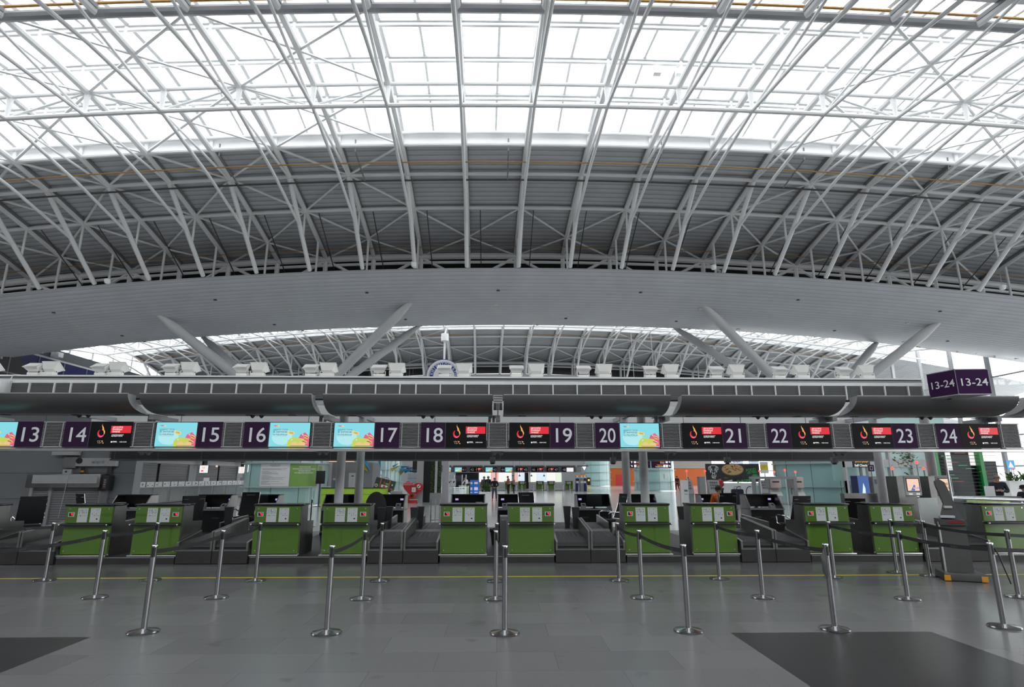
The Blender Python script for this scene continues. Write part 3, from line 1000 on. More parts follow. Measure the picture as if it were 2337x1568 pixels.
for i in range(13):
    la = 'white floodlight of the %s pair from the left on the fascia, ' % nth(i+1)
    if i == 0:
        fs_.location = (FSX[0], 12.72, 3.875); tag(fs_, la + 'low one', 'floodlight', 'floodlights on the fascia')
        fb_.location = (FBX[0], 12.72, 3.875); tag(fb_, la + 'tall one', 'floodlight', 'floodlights on the fascia')
    else:
        copy_tree(fs_, (FSX[i], 12.72, 3.875), la + 'low one'); copy_tree(fb_, (FBX[i], 12.72, 3.875), la + 'tall one')
copy_tree(fb_, (-11.22, 12.72, 3.875), 'white floodlight at the far left picture edge, half cut off')

# small devices
sens = None; j = 0
for jx in JX[:6]:
    for dx in (2.15, 2.35):
        j += 1
        lab = 'brown drop-shaped sensor under the canopy, %s from the left' % nth(j)
        b = MB(); b.lathe([(0,-.07),(.03,-.05),(.055,-.01),(.055,.0),(0,.0)], 'sensor_brown', n=12) if 'sensor_brown' in MATS else None
        if b is None or not b.v:
            mat('sensor_brown', (.10,.085,.06), .5)
            b = MB(); b.lathe([(0,-.07),(.03,-.05),(.055,-.01),(.055,.0),(0,.0)], 'sensor_brown', n=12)
        tag(b.build('ceiling_sensor', loc=(jx+dx, 13.12, 3.065)), lab, 'sensor', 'drop-shaped sensors under the canopy')
for i, jx in enumerate(JX[:6]):
    t = thing('twin_camera', 'small grey twin camera under the ledge, %s from the left' % nth(i+1), 'camera', (jx-.0 if i else jx+.3, 12.92, 2.255), group='twin cameras under the ledge')
    b = MB(); b.box(-.13, .13, -.05, .05, -.03, 0, 'mid_grey'); b.build('base', t)
    for x in (-.07, .07):
        MB().lathe([(0,-.085),(.03,-.075),(.045,-.05),(.05,-.03),(0,-.03)], 'mid_grey', (x,0,0), 12).build('lens', t)
for i, x in enumerate((-.12, 2.75, 5.5, 8.1)):
    t = thing('hanging_box', 'small grey box hung on a rod behind the sign row, %s from the left' % nth(i+1), 'box', (x, 13.9, 2.2), group='hanging boxes behind the sign row')
    MB().bbox(-.065, .065, -.06, .06, -.16, -.03, 'mid_grey', .008).build('case', t)
    MB().tube([(0,0,-.03),(0,0,.52),(0,-.95,.60),(0,-.95,.84)], .008, 'mid_grey', 6).build('rod', t)
    MB().lathe([(.05,-.16),(.06,-.19),(.03,-.20),(0,-.20)], 'dark_grey', n=10).build('foot', t)
t = thing('electrical_cabinet', 'white metal cabinet on the fascia at the left picture edge', 'cabinet', (-11.15, 12.3, 3.42))
MB().bbox(-.55, .62, 0, .28, 0, .32, 'white_paint', .01).build('body', t); MB().box(-.5, .1, -.006, 0, .03, .28, 'light_grey').build('door', t)
tag(MB().tube([(-10.40,12.6,3.875),(-10.48,12.5,3.86),(-10.52,12.5,3.74),(-10.55,12.48,3.6),(-10.66,12.42,3.48),(-10.84,12.35,3.43)], .012, 'white_paint', 6).build('loose_cable'), 'loose white cable hanging over the fascia near the left cabinet', 'cable')
# fixture in the middle canopy joint
t = thing('joint_fixture', 'grey lamp bracket filling the middle canopy joint between signs 18 and 19', 'fixture', (0, 12.25, 3.05))
b = MB(); b.box(-.10, .10, .02, .10, .06, .38, 'light_grey'); b.build('back_plate', t)
b = MB()
for z in (.34, .29, .24): b.box(-.09, .09, 0, .02, z, z+.012, 'dark_grey')
b.box(-.012, .012, 0, .03, -.1, .2, 'dark_grey'); b.build('rails', t)
for x in (-.06, .06):
    MB().bbox(x-.028, x+.028, -.03, .03, .05, .2, 'black', .006).build('lamp', t)

# the boxed 13-24 sign at the right end
t = thing('boxed_sign', 'purple corner box sign reading 13-24 on two faces at the right end', 'sign', (9.55, 11.60, 3.385))
def face(p, q, side):
    """one upright face of the box from plan point p to q"""
    d = Vector((q[0]-p[0], q[1]-p[1], 0)); w = d.length; a = math.atan2(d.y, d.x)
    T = Matrix.Translation((p[0], p[1], 0)) @ Matrix.Rotation(a, 4, 'Z')
    b = MB(); b.T = T
    b.rect(.008, w-.008, .008, .512, 0, 'purple_bright'); b.box(0, w, .004, .02, 0, .52, 'light_grey')
    b.build('sign_face', t)
    b = MB(); b.T = T
    b.text('13-24', .22, 'white_letter', w/2, .25, -.006, bold=.012, fit=w*.80)
    b.build('lettering', t)
P0, PL, PR = (0, 0), (-.13, .64), (.66, -.06)
PLn = (PL[0], PL[1])
face(PLn, P0, 1); face(P0, PR, -1)
b = MB(); PB = (PL[0]+PR[0], PL[1]+PR[1])
vs = [(p[0], p[1], z) for z in (-.012, .0) for p in (P0, PR, PB, PL)]
b.add(vs, [(0,3,2,1),(4,5,6,7),(0,1,5,4),(1,2,6,5),(2,3,7,6),(3,0,4,7)], 'light_grey')
vs = [(p[0], p[1], z) for z in (.52, .53) for p in (P0, PR, PB, PL)]
b.add(vs, [(0,3,2,1),(4,5,6,7),(0,1,5,4),(1,2,6,5),(2,3,7,6),(3,0,4,7)], 'light_grey')
b.build('housing', t)
MB().tube([(.27,.56,-.012),(.27,.62,-.03),(.27,.64,.1)], .02, 'dark_grey', 8).build('stem', t)

# round lit company sign hung from the far roof
t = thing('round_sign', 'round blue and white company sign hanging on a white pole', 'sign', (-5.45, 57, 11.45))
RS = 1.78
b = MB()
b.T = Matrix.Rotation(R(8), 4, 'Z')
ring = [(RS*math.cos(2*PI*i/48), RS*math.sin(2*PI*i/48)) for i in range(48)]
mat('sign_blue', (.03,.06,.30), .3)
b.prism(ring, -.22, .22, 'sign_blue'); b.build('drum', t)
b = MB(); b.T = Matrix.Rotation(R(8), 4, 'Z')
b.disc(0, 0, RS*.97, -.225, 'white_letter', 48)
def annulus(b, r0, r1, y, m, a0=0, a1=2*PI, n=48):
    vs = []
    for i in range(n+1):
        a = a0 + (a1-a0)*i/n
        vs += [(r0*math.cos(a), y, r0*math.sin(a)), (r1*math.cos(a), y, r1*math.sin(a))]
    b.add(vs, [(2*i, 2*i+1, 2*i+3, 2*i+2) for i in range(n)][::1], m)
annulus(b, RS*.60, RS*.80, -.229, 'sign_blue')
annulus(b, RS*.83, RS*.845, -.229, 'sign_blue')
for i, ch in enumerate('КИЇВМІСЬКБУД'):
    a = R(168 - 14.2*i)
    b.text(ch, .38, 'white_letter', RS*.70*math.cos(a), RS*.70*math.sin(a), -.234, rot=a-PI/2, bold=.015)
for i in range(8): b.rect(-.55, -.22+.0*i, -.75+.17*i, -.66+.17*i, -.229, 'sign_blue')
b.poly([(-.55,.62),(0,.52),(0,.60),(-.55,.70)], 'sign_blue', (0,-.229,0))
b.poly([(-.32,.98),(.24,.66),(.26,.70),(-.30,1.02)], 'sign_blue', (0,-.229,0)); b.rect(.22,.27,.42,.68,-.229,'sign_blue'); b.poly([(.24,.62),(.62,.56),(.62,.66),(.26,.68)], 'sign_blue', (0,-.229,0))
for i in range(4): b.rect(.1, .55, -.7+.24*i, -.58+.24*i, -.229, 'sign_blue')
b.build('face', t)
MB().tube([(0,0,RS*.98),(0,0,3.95)], .10, 'white_paint', 12).build('pole', t)
MB().lathe([(0,3.7),(.38,3.7),(.38,4.45),(0,4.45)], 'white_paint', n=20).build('hub', t)
MB().tube([(0,0,4.45),(.25,0,5.3)], .08, 'white_paint', 8).build('hanger', t)
for i, (x, y, z) in enumerate(((-22.2,31.5,12.53),(-4.92,31.5,13.69),(12.6,31.5,13.69),(29.7,31.5,12.59))):
    t = thing('dome_camera', 'small white dome camera hung at the soffit front edge, %s from the left' % nth(i+1), 'camera', (x, y, z), group='dome cameras along the soffit')
    MB().lathe([(0,-.16),(.10,-.15),(.15,-.08),(.17,0),(.17,.10),(.0,.14)], 'white_paint', n=14).build('dome', t)
    MB().tube([(0,0,.13),(0,0,1.45)], .015, 'grey_steel', 6).build('rod', t)
for i, (x, y) in enumerate(((6.55, 20.6), (7.5, 20.6))):
    t = thing('ceiling_spotlight', 'small white spotlight on a skylight bar, %s of two' % ('left' if i == 0 else 'right'), 'spotlight', (x, y, 18.35+drop(x)), group='spotlights on the skylight bar')
    MB().bbox(-.16, .16, -.12, .12, -.30, 0, 'white_paint', .02).build('head', t)
    MB().tube([(0,0,0),(0,0,.25)], .02, 'white_paint', 6).build('stem', t)
# ================================================================== desk island
FY = 12.42      # face of the plinth
PH = 0.135      # plinth height
# plinth pieces between the conveyors
b = MB()
segs = []
for i in range(-3, 4):
    segs.append((MOD*i-1.17, MOD*i+1.17))
for i, (x0, x1) in enumerate(segs):
    p = MB(); p.box(max(x0,-12.6), x1, FY, 19.3, 0, PH, 'plinth_metal')
    p.box(max(x0,-12.6), x1, FY-.006, FY, PH-.012, PH, 'stainless')
    struct(p.build('baseboard_%d' % (i+1)))

DW = .97        # desk width
mat('led_red', (.02,.02,.02), .4, emit=(1.0,.01,.005), es=2.2, var=0)
def check_in_desk(ledleft):
    """front green desk: local origin at floor level in the middle of its face"""
    d = bpy.data.objects.new('check_in_desk', None); COL.objects.link(d)
    w = DW/2
    b = MB()
    # side walls: a tall front portion and a lower, deeper tail
    for x0, x1 in ((-w, -w+.035), (w-.035, w)):
        b.prismx([(.03,PH),(.03,1.13),(.42,1.13),(.44,.80),(.86,.78),(.86,PH)], x0, x1, 'brushed')
    b.build('side_panels', d) if False else None
    for x0, x1 in ((-w, -w+.035), (w-.035, w)):
        MB().prismx([(.03,PH),(.03,1.13),(.42,1.13),(.44,.80),(.86,.78),(.86,PH)], x0, x1, 'brushed').build('side_panel', d)
    MB().box(-w+.035, w-.035, .04, .42, PH, 1.12, 'dark_grey').build('carcass', d)
    MB().bbox(-w-.012, w+.012, -.02, .46, 1.125, 1.165, 'black_gloss', .008).build('top', d)
    MB().box(-w+.018, w-.018, .0, .03, .795, 1.118, 'green_glass').build('upper_panel', d)
    lp = MB(); lp.box(-w+.018, w-.018, .0, .03, .185, .735, 'green_glass'); lp = lp.build('lower_panel', d)
    s = MB(); s.bbox(-w+.01, w-.01, -.135, .02, .742, .785, 'black', .012); s.build('bag_shelf', d)
    for x in (-w+.012, w-.012):
        MB().tube([(x-.012,-.125,.764),(x+.012,-.125,.764)], .022, 'chrome', 10).build('shelf_cap', d)
    MB().bbox(-w-.01, w+.01, -.075, .03, .145, .172, 'stainless', .006).build('kick_bar', d)
    for x in (-w+.09, w-.09):
        for z in (1.07,):
            MB().tube([(x,-.012,z),(x,.002,z)], .014, 'chrome', 10).build('bolt', d)
        MB().tube([(x,-.012,.245),(x,.002,.245)], .014, 'chrome', 10).build('bolt', d)
    lx = -w+.135 if ledleft else w-.135
    p = MB(); p.box(lx-.062, lx+.062, -.014, .0, .915, 1.005, 'light_grey'); p.box(lx-.042, lx+.042, -.016, -.012, .930, .992, 'black')
    dsp = p.build('display', d)
    q = MB(); q.poly([(lx-.006,.984),(lx+.016,.989),(lx+.032,.977),(lx+.036,.948),(lx+.020,.934),(lx+.010,.955),(lx-.008,.972)], 'led_red', (0,-.0175,0))
    q.build('led_digits', dsp)
    rnd = random.Random(3)
    for k, sx0 in enumerate((-w+.255, -w+.51)):
        n = MB(); n.rect(sx0, sx0+.205, .805, 1.088, -.002, 'paper')
        n.rect(sx0+.02, sx0+.185, 1.068, 1.074, -.0026, 'mid_grey')
        cols = ['black', 'dark_grey', 'navy', 'black', 'pict_brown', 'dark_grey', 'pict_blue']
        rows = [(1.042,.026,6),(1.008,.024,5),(.978,.02,5),(.935,.02,6)] if k == 0 else [(1.045,.014,5),(1.005,.014,4),(.975,.028,4),(.94,.018,4),(.87,.034,2)]
        for z, h, cnt in rows:
            for j in range(cnt):
                if rnd.random() < .16: continue
                cx = sx0 + .02 + .165*(j+.5)/cnt + rnd.uniform(-.004,.004)
                hh = h*rnd.uniform(.6,1.0); ww = min(.165/cnt*.62, hh*rnd.uniform(.5,1.1))
                c = rnd.choice(cols)
                t = rnd.random()
                if t < .35: n.rect(cx-ww/2, cx+ww/2, z-hh/2, z+hh/2, -.003, c)
                elif t < .6: n.disc(cx, z, ww/2, -.003, c, 8, hh/2)
                else: n.poly([(cx-ww/2,z-hh/2),(cx+ww/2,z-hh/2),(cx+ww*.3,z),(cx+ww*.1,z+hh/2),(cx-ww*.3,z+hh*.1)], c, (0,-.003,0))
        if k == 0:
            for j in range(4): n.rect(sx0+.03, sx0+.03+rnd.uniform(.06,.14), .90-.02*j, .904-.02*j, -.003, 'light_grey')
        n.build('notice', d)
    return d
mat('pict_brown', (.25,.13,.02), .5, var=0); mat('pict_blue', (.08,.22,.30), .5, var=0)
dl, dr = check_in_desk(True), check_in_desk(False)
ul = ur = False
for n in range(13, 25):
    j = JX[(n-13)//2]
    x = j + (1.15 if n % 2 else 2.69) + (0)
# desks stand in pairs about every canopy joint: 12 of them
DESK = []
num = 12
for i in range(-3, 4):
    for s in (-1, 1):
        if (i == -3 and s == -1) or (i == 3 and s == 1): continue
        num += 1
        DESK.append((num, MOD*i + s*.705, i, s))
for n, x, i, s in DESK:
    left = s < 0
    lab = 'green glass check-in desk below and nearest to sign %d' % n
    loc = (x, FY+.07, 0)
    if left:
        if not ul: dl.location = loc; tag(dl, lab, 'check-in desk', 'green check-in desks'); ul = True
        else: copy_tree(dl, loc, lab)
    else:
        if not ur: dr.location = loc; tag(dr, lab, 'check-in desk', 'green check-in desks'); ur = True
        else: copy_tree(dr, loc, lab)

# weighing conveyors, two in each gap between desk pairs
ribbed('belt_rubber', (.045,.045,.047), 3.2, 'X', .5, .5, dark=.6)
def conveyor(guardleft):
    c = bpy.data.objects.new('baggage_conveyor', None); COL.objects.link(c)
    w = .355
    f = MB(); f.box(-w, w, 0, .05, 0.012, .25, 'plinth_metal'); f.box(-w, w, -.004, .05, .25, .275, 'brushed'); f.build('front_panel', c)
    # belt: rolls up over the front roller, then runs back
    pr = []
    for k in range(9):
        a = PI*(1.0 - .5*k/8)
        pr.append((.16 + .13*math.cos(a), .305 + .115*math.sin(a)))
    pr = [(.06, .285)] + pr[1:] + [(.70, .455)]
    vs = []; fs = []
    x0, x1 = -w+.035, w-.035
    for x in (x0, x1):
        for y, z in pr: vs.append((x, y, z))
    n = len(pr)
    for k in range(n-1): fs.append((k, k+n, k+n+1, k+1))
    b = MB(); b.add(vs, fs, 'rubber', True); b.build('front_belt', c)
    b = MB(); b.prismx([(.70,.455),(1.35,.50),(1.35,.42),(.70,.38)], x0+.02, x1-.02, 'belt_rubber'); b.build('weigh_belt', c)
    b = MB(); b.prismx([(1.40,.49),(1.44,.53),(1.62,.53),(1.66,.49)], x0, x1, 'brushed'); b.build('bridge_plate', c)
    b = MB(); b.prismx([(1.70,.50),(3.2,.56),(3.2,.45),(1.70,.40)], x0+.02, x1-.02, 'belt_rubber'); b.build('rear_belt', c)
    for sgn in (-1, 1):
        inner = (sgn > 0) == guardleft      # the shared middle guard stands higher
        xo, xi = (sgn*w, sgn*(w-.042))
        xa, xb = min(xo,xi), max(xo,xi)
        h0 = .62 if inner else .47
        g = MB()
        if inner: pts = [(.0,.275),(.0,h0),(1.55,h0+.16),(1.55,.3)]
        else: pts = [(.0,.275),(.0,h0-.06),(.9,h0+.10),(.9,.3)]
        g.prismx(pts, xa, xb, 'brushed')
        top = [(pts[1][0], pts[1][1]), (pts[2][0], pts[2][1]), (pts[2][0], pts[2][1]+.012), (pts[1][0], pts[1][1]+.012)]
        g.prismx(top, xa, xb, 'stainless')
        g.build('side_guard', c)
        g = MB(); g.prismx([(1.75,.40),(1.75,.66),(3.25,.74),(3.25,.40)], xa, xb, 'brushed'); g.prismx([(1.75,.66),(3.25,.74),(3.25,.752),(1.75,.672)], xa, xb, 'stainless'); g.build('rear_guard', c)
    MB().box(-w, w, .06, 3.25, .012, .30, 'dark_grey').build('bed', c)
    return c
ca, cb = conveyor(True), conveyor(False)
da = db = False
for i in range(-3, 3):
    xc = MOD*(i+.5)
    nm = 15 + 2*(i+3) - 2
    where = 'between the desks of signs %d and %d' % (13+2*(i+3), 14+2*(i+3))
    for s in (-1, 1):
        loc = (xc + s*.362, FY-.03, 0)
        lab = 'steel baggage conveyor %s, %s one' % (where, 'left' if s < 0 else 'right')
        src = ca if s < 0 else cb
        if s < 0 and not da: ca.location = loc; tag(ca, lab, 'conveyor', 'baggage conveyors'); da = True
        elif s > 0 and not db: cb.location = loc; tag(cb, lab, 'conveyor', 'baggage conveyors'); db = True
        else: copy_tree(src, loc, lab)
SPX = [(-6.35,14.3,'left of the desk of sign 16'), (-2.70,14.0,'right of desk 17, front one'), (-2.60,14.45,'right of desk 17, rear one'), (-1.94,14.0,'at the belt divider between signs 17 and 18, front one'),
       (-1.85,14.45,'at the belt divider between signs 17 and 18, rear one'), (1.69,14.45,'at the belt divider between signs 19 and 20, rear one'), (1.84,14.0,'at the belt divider between signs 19 and 20, front one'), (4.44,14.3,'behind the right edge of the desk of sign 20')]
for x, y, w in SPX:
    p = MB(); hh = 1.0
    bw, tw = .05, .085
    vs = [(-bw,-.05,.50),(bw,-.05,.50),(bw,.05,.50),(-bw,.05,.50),(-tw,-.06,hh),(tw,-.06,hh),(tw,.06,hh),(-tw,.06,hh)]
    p.add(vs, [(0,3,2,1),(4,5,6,7),(0,1,5,4),(1,2,6,5),(2,3,7,6),(3,0,4,7)], 'black')
    p.bbox(-tw-.004, tw+.004, -.064, .064, hh-.01, hh+.02, 'black', .01)
    p.box(-.04, .04, -.04, .04, PH, .50, 'black')
    tag(p.build('sensor_post', loc=(x, y, 0)), 'black tapered sensor post ' + w, 'post', 'tapered posts beside the belts')

# ------------------------------------------------------------------ queue posts and tapes
ZT = .90
def stanchion():
    s = bpy.data.objects.new('queue_post', None); COL.objects.link(s)
    MB().lathe([(.0,.0),(.165,.0),(.168,.010),(.160,.020),(.06,.034),(.034,.042),(.0,.042)], 'pole_metal', n=40).build('base', s)
    MB().lathe([(.0,.040),(.031,.040),(.031,.925),(.0,.925)], 'pole_metal', n=24).build('pole', s)
    MB().lathe([(.0325,.81),(.0325,.915)], 'black', n=24, a0=R(250), a1=R(330)).build('tape_slot', s)
    MB().lathe([(.0,.945),(.030,.945),(.035,.938),(.035,.926),(.0,.926)], 'chrome', n=24).build('cap', s)
    return s
POSTS = {
 'Z': (-5.86, 7.22, 'at the far left picture edge, front row'),
 'A': (-7.68, 10.59, 'left-most of the back row, before desk 14'), 'B': (-5.85, 9.12, 'left-most of the middle row'), 'C': (-4.00, 7.17, 'left-most whole one of the front row'),
 'D': (-5.90, 10.58, 'of the back row before desk 15, behind the front-left post'), 'E': (-4.08, 9.07, 'second from the left of the middle row'), 'F': (-4.09, 10.48, 'of the back row before desk 16'),
 'G': (-1.915, 7.08, 'second whole one of the front row, before desk 17'), 'H': (-1.95, 8.94, 'of the middle row before desk 17'), 'I': (-1.98, 10.39, 'of the back row beside the conveyors of desk 17'),
 'J': (-0.007, 10.33, 'of the back row between desks 18 and 19'), 'K': (-0.02, 8.88, 'of the middle row between desks 18 and 19'), 'L': (0.09, 7.02, 'of the front row between desks 18 and 19'),
 'M': (2.07, 10.33, 'of the back row left of desk 20'), 'N': (2.11, 8.92, 'of the middle row before desk 20'), 'O': (2.19, 7.07, 'of the front row before desk 20'),
 'P': (3.83, 10.45, 'of the back row before desk 21'), 'Q': (3.87, 8.88, 'of the middle row right of desk 21'), 'S': (3.90, 7.10, 'of the front row, second from the right'),
 'R': (5.89, 10.54, 'of the back row before desk 22'), 'T': (5.91, 8.73, 'of the middle row before desk 23'), 'U': (7.35, 11.05, 'close in front of desk 23, farthest back'),
 'V': (7.70, 10.68, 'of the back row right of desk 23, beside the steel kiosk'), 'W': (7.63, 8.83, 'right-most of the middle row'), 'X': (5.94, 7.15, 'right-most of the front row, with a hanging strap'),
}
sp = stanchion(); used = False
SO = {}
for k, (x, y, w) in POSTS.items():
    lab = 'shiny steel queue post ' + w
    if not used: sp.location = (x, y, 0); tag(sp, lab, 'queue post', 'steel queue posts'); used = True; SO[k] = sp
    else: SO[k] = copy_tree(sp, (x, y, 0), lab)
mat('tape', (.028,.029,.031), .6, var=.15, vscale=30); mat('tape_print', (.16,.16,.16), .5, var=0)
def tape(a, bpos, z0=ZT-.035, z1=ZT-.035, sag=.03):
    """a retractable tape pulled out of post a towards a point; a part of that post"""
    ax, ay = POSTS[a][0], POSTS[a][1]
    bx, by = bpos
    d = Vector((bx-ax, by-ay, 0)); L = d.length; u = d/L
    n = 14; vs = []
    for i in range(n+1):
        t = i/n
        l = .036 + (L-.072)*t
        z = z0 + (z1-z0)*t - sag*4*t*(1-t)
        for h in (-.024, .024): vs.append((u.x*l, u.y*l, z+h))
    b = MB(); b.add(vs, [(2*i, 2*i+2, 2*i+3, 2*i+1) for i in range(n)], 'tape', True)
    o = b.build('tape', SO[a])
    # woven-in lettering, on the side that faces the camera
    flip = u.x < 0
    ang = math.atan2(u.y, u.x) + (PI if flip else 0)
    g = MB()
    for t in ((.22, .5, .8) if L > 1.6 else (.35, .7)):
        l = .036 + (L-.072)*t
        z = z0 + (z1-z0)*t - sag*4*t*(1-t)
        c = u*l
        g.T = Matrix.Translation((c.x, c.y, z)) @ Matrix.Rotation(ang, 4, 'Z')
        g.text('aeroSvit', .032, 'tape_print', 0, 0, -.004, shear=.2)
    g.T = None
    g.build('tape_lettering', o)
    e = MB(); p = u*(L-.045)
    e.box(p.x-.014, p.x+.014, p.y-.014, p.y+.014, z1-.035, z1+.035, 'black'); e.build('tape_clip', o)
xy = lambda k: (POSTS[k][0], POSTS[k][1])
tape('A', (-9.6, 10.75)); tape('B', xy('Z')); tape('B', xy('D')) ; tape('C', xy('E')); tape('E', xy('F')); tape('G', xy('H')); tape('H', xy('I'))
tape('L', xy('K')); tape('N', xy('M')); tape('O', xy('N')); tape('Q', xy('P')); tape('S', xy('Q')); tape('T', xy('R')); tape('X', xy('T'))
tape('V', xy('U'), sag=.01); tape('W', xy('V')); tape('W', (9.4, 8.9)); tape('X', (7.9, 7.2))
b = MB(); b.tube([(.035,-.02,.88),(.07,-.03,.78),(.10,-.03,.66),(.14,-.03,.52),(.15,-.03,.48)], .008, 'black', 6); b.build('strap', SO['X'])
b = MB(); b.add([(-.04,-.03,.90),(-.10,-.06,.80),(-.09,-.05,.62),(-.03,-.035,.55),(-.02,-.035,.70)], [(0,1,2,3,4)], 'black'); b.build('hanging_tape_end', SO['S'])

# yellow line on the floor
b = MB(); b.box(-20, 22, -.025, .025, 0.0, .003, 'yellow_paint')
tag(b.build('floor_line', loc=(0, 10.80, 0.0)), 'thin yellow line painted across the floor before the desks', 'floor line')

# ------------------------------------------------------------------ rear row of desks, seen from the agents' side
def rear_desk():
    d = bpy.data.objects.new('rear_desk', None); COL.objects.link(d)
    w = .52
    for x0, x1 in ((-w, -w+.03), (w-.03, w)):
        MB().prismx([(.0,.74),(.36,1.16),(.75,1.16),(.75,PH),(.05,PH),(.05,.74)], x0, x1, 'brushed').build('side_panel', d)
    b = MB(); b.box(-w, w, .40, .75, 1.16, 1.185, 'black'); b.build('upper_shelf', d)
    MB().box(-w+.03, w-.03, .70, .74, .80, 1.16, 'black').build('back_panel', d)
    MB().box(-w, w, -.02, .70, .735, .765, 'grey_steel').build('worktop', d)
    b = MB(); b.box(-w+.03, w-.03, .05, .70, PH, .735, 'black'); b.build('cabinet', d)
    for x in (-.30, .22):
        q = MB(); q.box(x-.11, x+.11, .038, .05, .50, .54, 'dark_grey'); q.build('vent', d)
    return d
def desk_kit(d, side, printer, monitor):
    """lilac label light, keypad, printer, monitor back: each rests on the rear desk"""
    pass
RY = 17.9
REAR = []
for i in range(-3, 4):
    for s in (-1, 1): REAR.append(MOD*i - .19 + s*.71)
rd = rear_desk(); first = True
order = 0
RD = []
for x in REAR[0:]:
    if x > 9.5 or x < -12: continue
    order += 1
    lab = 'black rear desk seen from the agents side, %s from the left' % nth(order)
    if first: rd.location = (x, RY, 0); tag(rd, lab, 'desk', 'rear desks'); first = False; RD.append((rd, x, order))
    else: RD.append((copy_tree(rd, (x, RY, 0), lab), x, order))
for d, x, k in RD:
    sgn = -1 if k in (6, 7, 8, 10) else 1
    m = MB(); m.box(-.055, .055, -.01, .01, -.035, .035, 'black'); m.rect(-.048, .048, -.028, .028, -.011, 'scr_violet')
    tag(m.build('label_display', loc=(x+sgn*.36, RY+.62, 1.03)), 'small glowing lilac display on the %s rear desk from the left' % nth(k), 'display', 'lilac displays on the rear desks')
    t = thing('card_reader', 'small pale card reader on the %s rear desk from the left' % nth(k), 'card reader', (x+sgn*.30, RY+.35, .765), group='card readers on the rear desks')
    q = MB(); q.prismx([(-.07,0),(-.07,.09),(.07,.16),(.07,0)], -.075, .075, 'light_grey'); q.build('body', t)
    q = MB(); q.prismx([(-.072,.095),(.0,.128),(.0,.13),(-.072,.098)], -.04, .04, 'black'); q.build('slot', t)
    if k in (1, 2, 6, 7, 9):
        t = thing('ticket_printer', 'grey ticket printer with yellow stickers on the %s rear desk from the left' % nth(k), 'printer', (x-sgn*.34, RY+.30, .765), group='ticket printers on the rear desks')
        MB().bbox(-.10, .10, -.12, .12, 0, .20, 'printer_grey', .012).build('body', t) if 'printer_grey' in MATS else None
        if 'printer_grey' not in MATS:
            mat('printer_grey', (.42,.42,.38), .5); MB().bbox(-.10, .10, -.12, .12, 0, .20, 'printer_grey', .012).build('body', t)
        q = MB(); q.rect(-.08, -.01, .13, .165, -.122, 'paper_white'); q.rect(.0, .075, .135, .165, -.122, 'scr_yellow_label') if 'scr_yellow_label' in MATS else None
        if 'scr_yellow_label' not in MATS:
            mat('scr_yellow_label', (.75,.55,.05), .5); q.rect(.0, .075, .135, .165, -.122, 'scr_yellow_label')
        q.build('stickers', t)
    if k in (3, 4, 8, 10):
        t = thing('desk_monitor', 'black monitor seen from behind on the %s rear desk from the left' % nth(k), 'monitor', (x-sgn*.02, RY+.25, .765), group='monitors on the rear desks')
        MB().bbox(-.23, .23, 0, .03, .10, .40, 'black', .008).build('screen', t)
        q = MB(); q.box(-.03, .03, .01, .04, 0, .2, 'black'); q.box(-.11, .11, -.06, .10, 0, .012, 'black'); q.build('stand', t)

# ------------------------------------------------------------------ agents' chairs
def tr(b, pts, r=.013, m='chrome', n=8): b.tube(pts, r, m, n)
def mesh_chair():
    c = bpy.data.objects.new('office_chair', None); COL.objects.link(c)
    # back: a leaning black mesh sheet with a gentle curve; chair faces -y... its back rises at +y
    vs = []; fs = []
    N = 8
    for i in range(N+1):
        t = i/N
        z = .52 + .62*t; y = .22 + .20*t + .03*math.sin(PI*t)
        for x in (-.24, 0, .24): vs.append((x, y + (.03 if x == 0 else 0), z))
    for i in range(N):
        for j in range(2): fs.append((3*i+j, 3*i+j+1, 3*i+j+4, 3*i+j+3))
    vs2 = [(x, y+.018, z) for x, y, z in vs]
    b = MB(); b.add(vs, fs, 'black_fabric', True); b.add(vs2, [f[::-1] for f in fs], 'black_fabric', True); b.build('backrest', c)
    for s in (-1, 1):
        e = MB(); e.tube([(s*.245, .22+.20*i/8+.03*math.sin(PI*i/8), .52+.62*i/8) for i in range(9)] , .012, 'chrome', 8); e.build('back_rail', c)
    MB().bbox(-.24, .24, -.25, .23, .44, .50, 'black_fabric', .025).build('seat', c)
    for s in (-1, 1):
        a = MB(); a.tube([(s*.25,.24,.62),(s*.29,.16,.68),(s*.29,-.10,.69),(s*.29,-.17,.66),(s*.28,-.16,.50),(s*.24,-.10,.46)], .013, 'chrome', 8); a.build('armrest', c)
    a = MB(); a.tube([(-.24,.43,1.06),(.24,.43,1.06)], .010, 'chrome', 8); a.build('head_rail', c)
    MB().lathe([(0,.10),(.03,.10),(.03,.45),(0,.45)], 'black', n=12).build('gas_lift', c)
    for k in range(5):
        a = 2*PI*k/5 + .3
        l = MB(); l.tube([(0,0,.11),(.15*math.cos(a),.15*math.sin(a),.105),(.30*math.cos(a),.30*math.sin(a),.07)], [.03,.024,.016], 'chrome', 8)
        l.build('foot', c)
        w = MB(); w.ball((.30*math.cos(a), .30*math.sin(a), .03), .03, 'black', 8, 6); w.build('castor', c)
    return c
ch = mesh_chair()
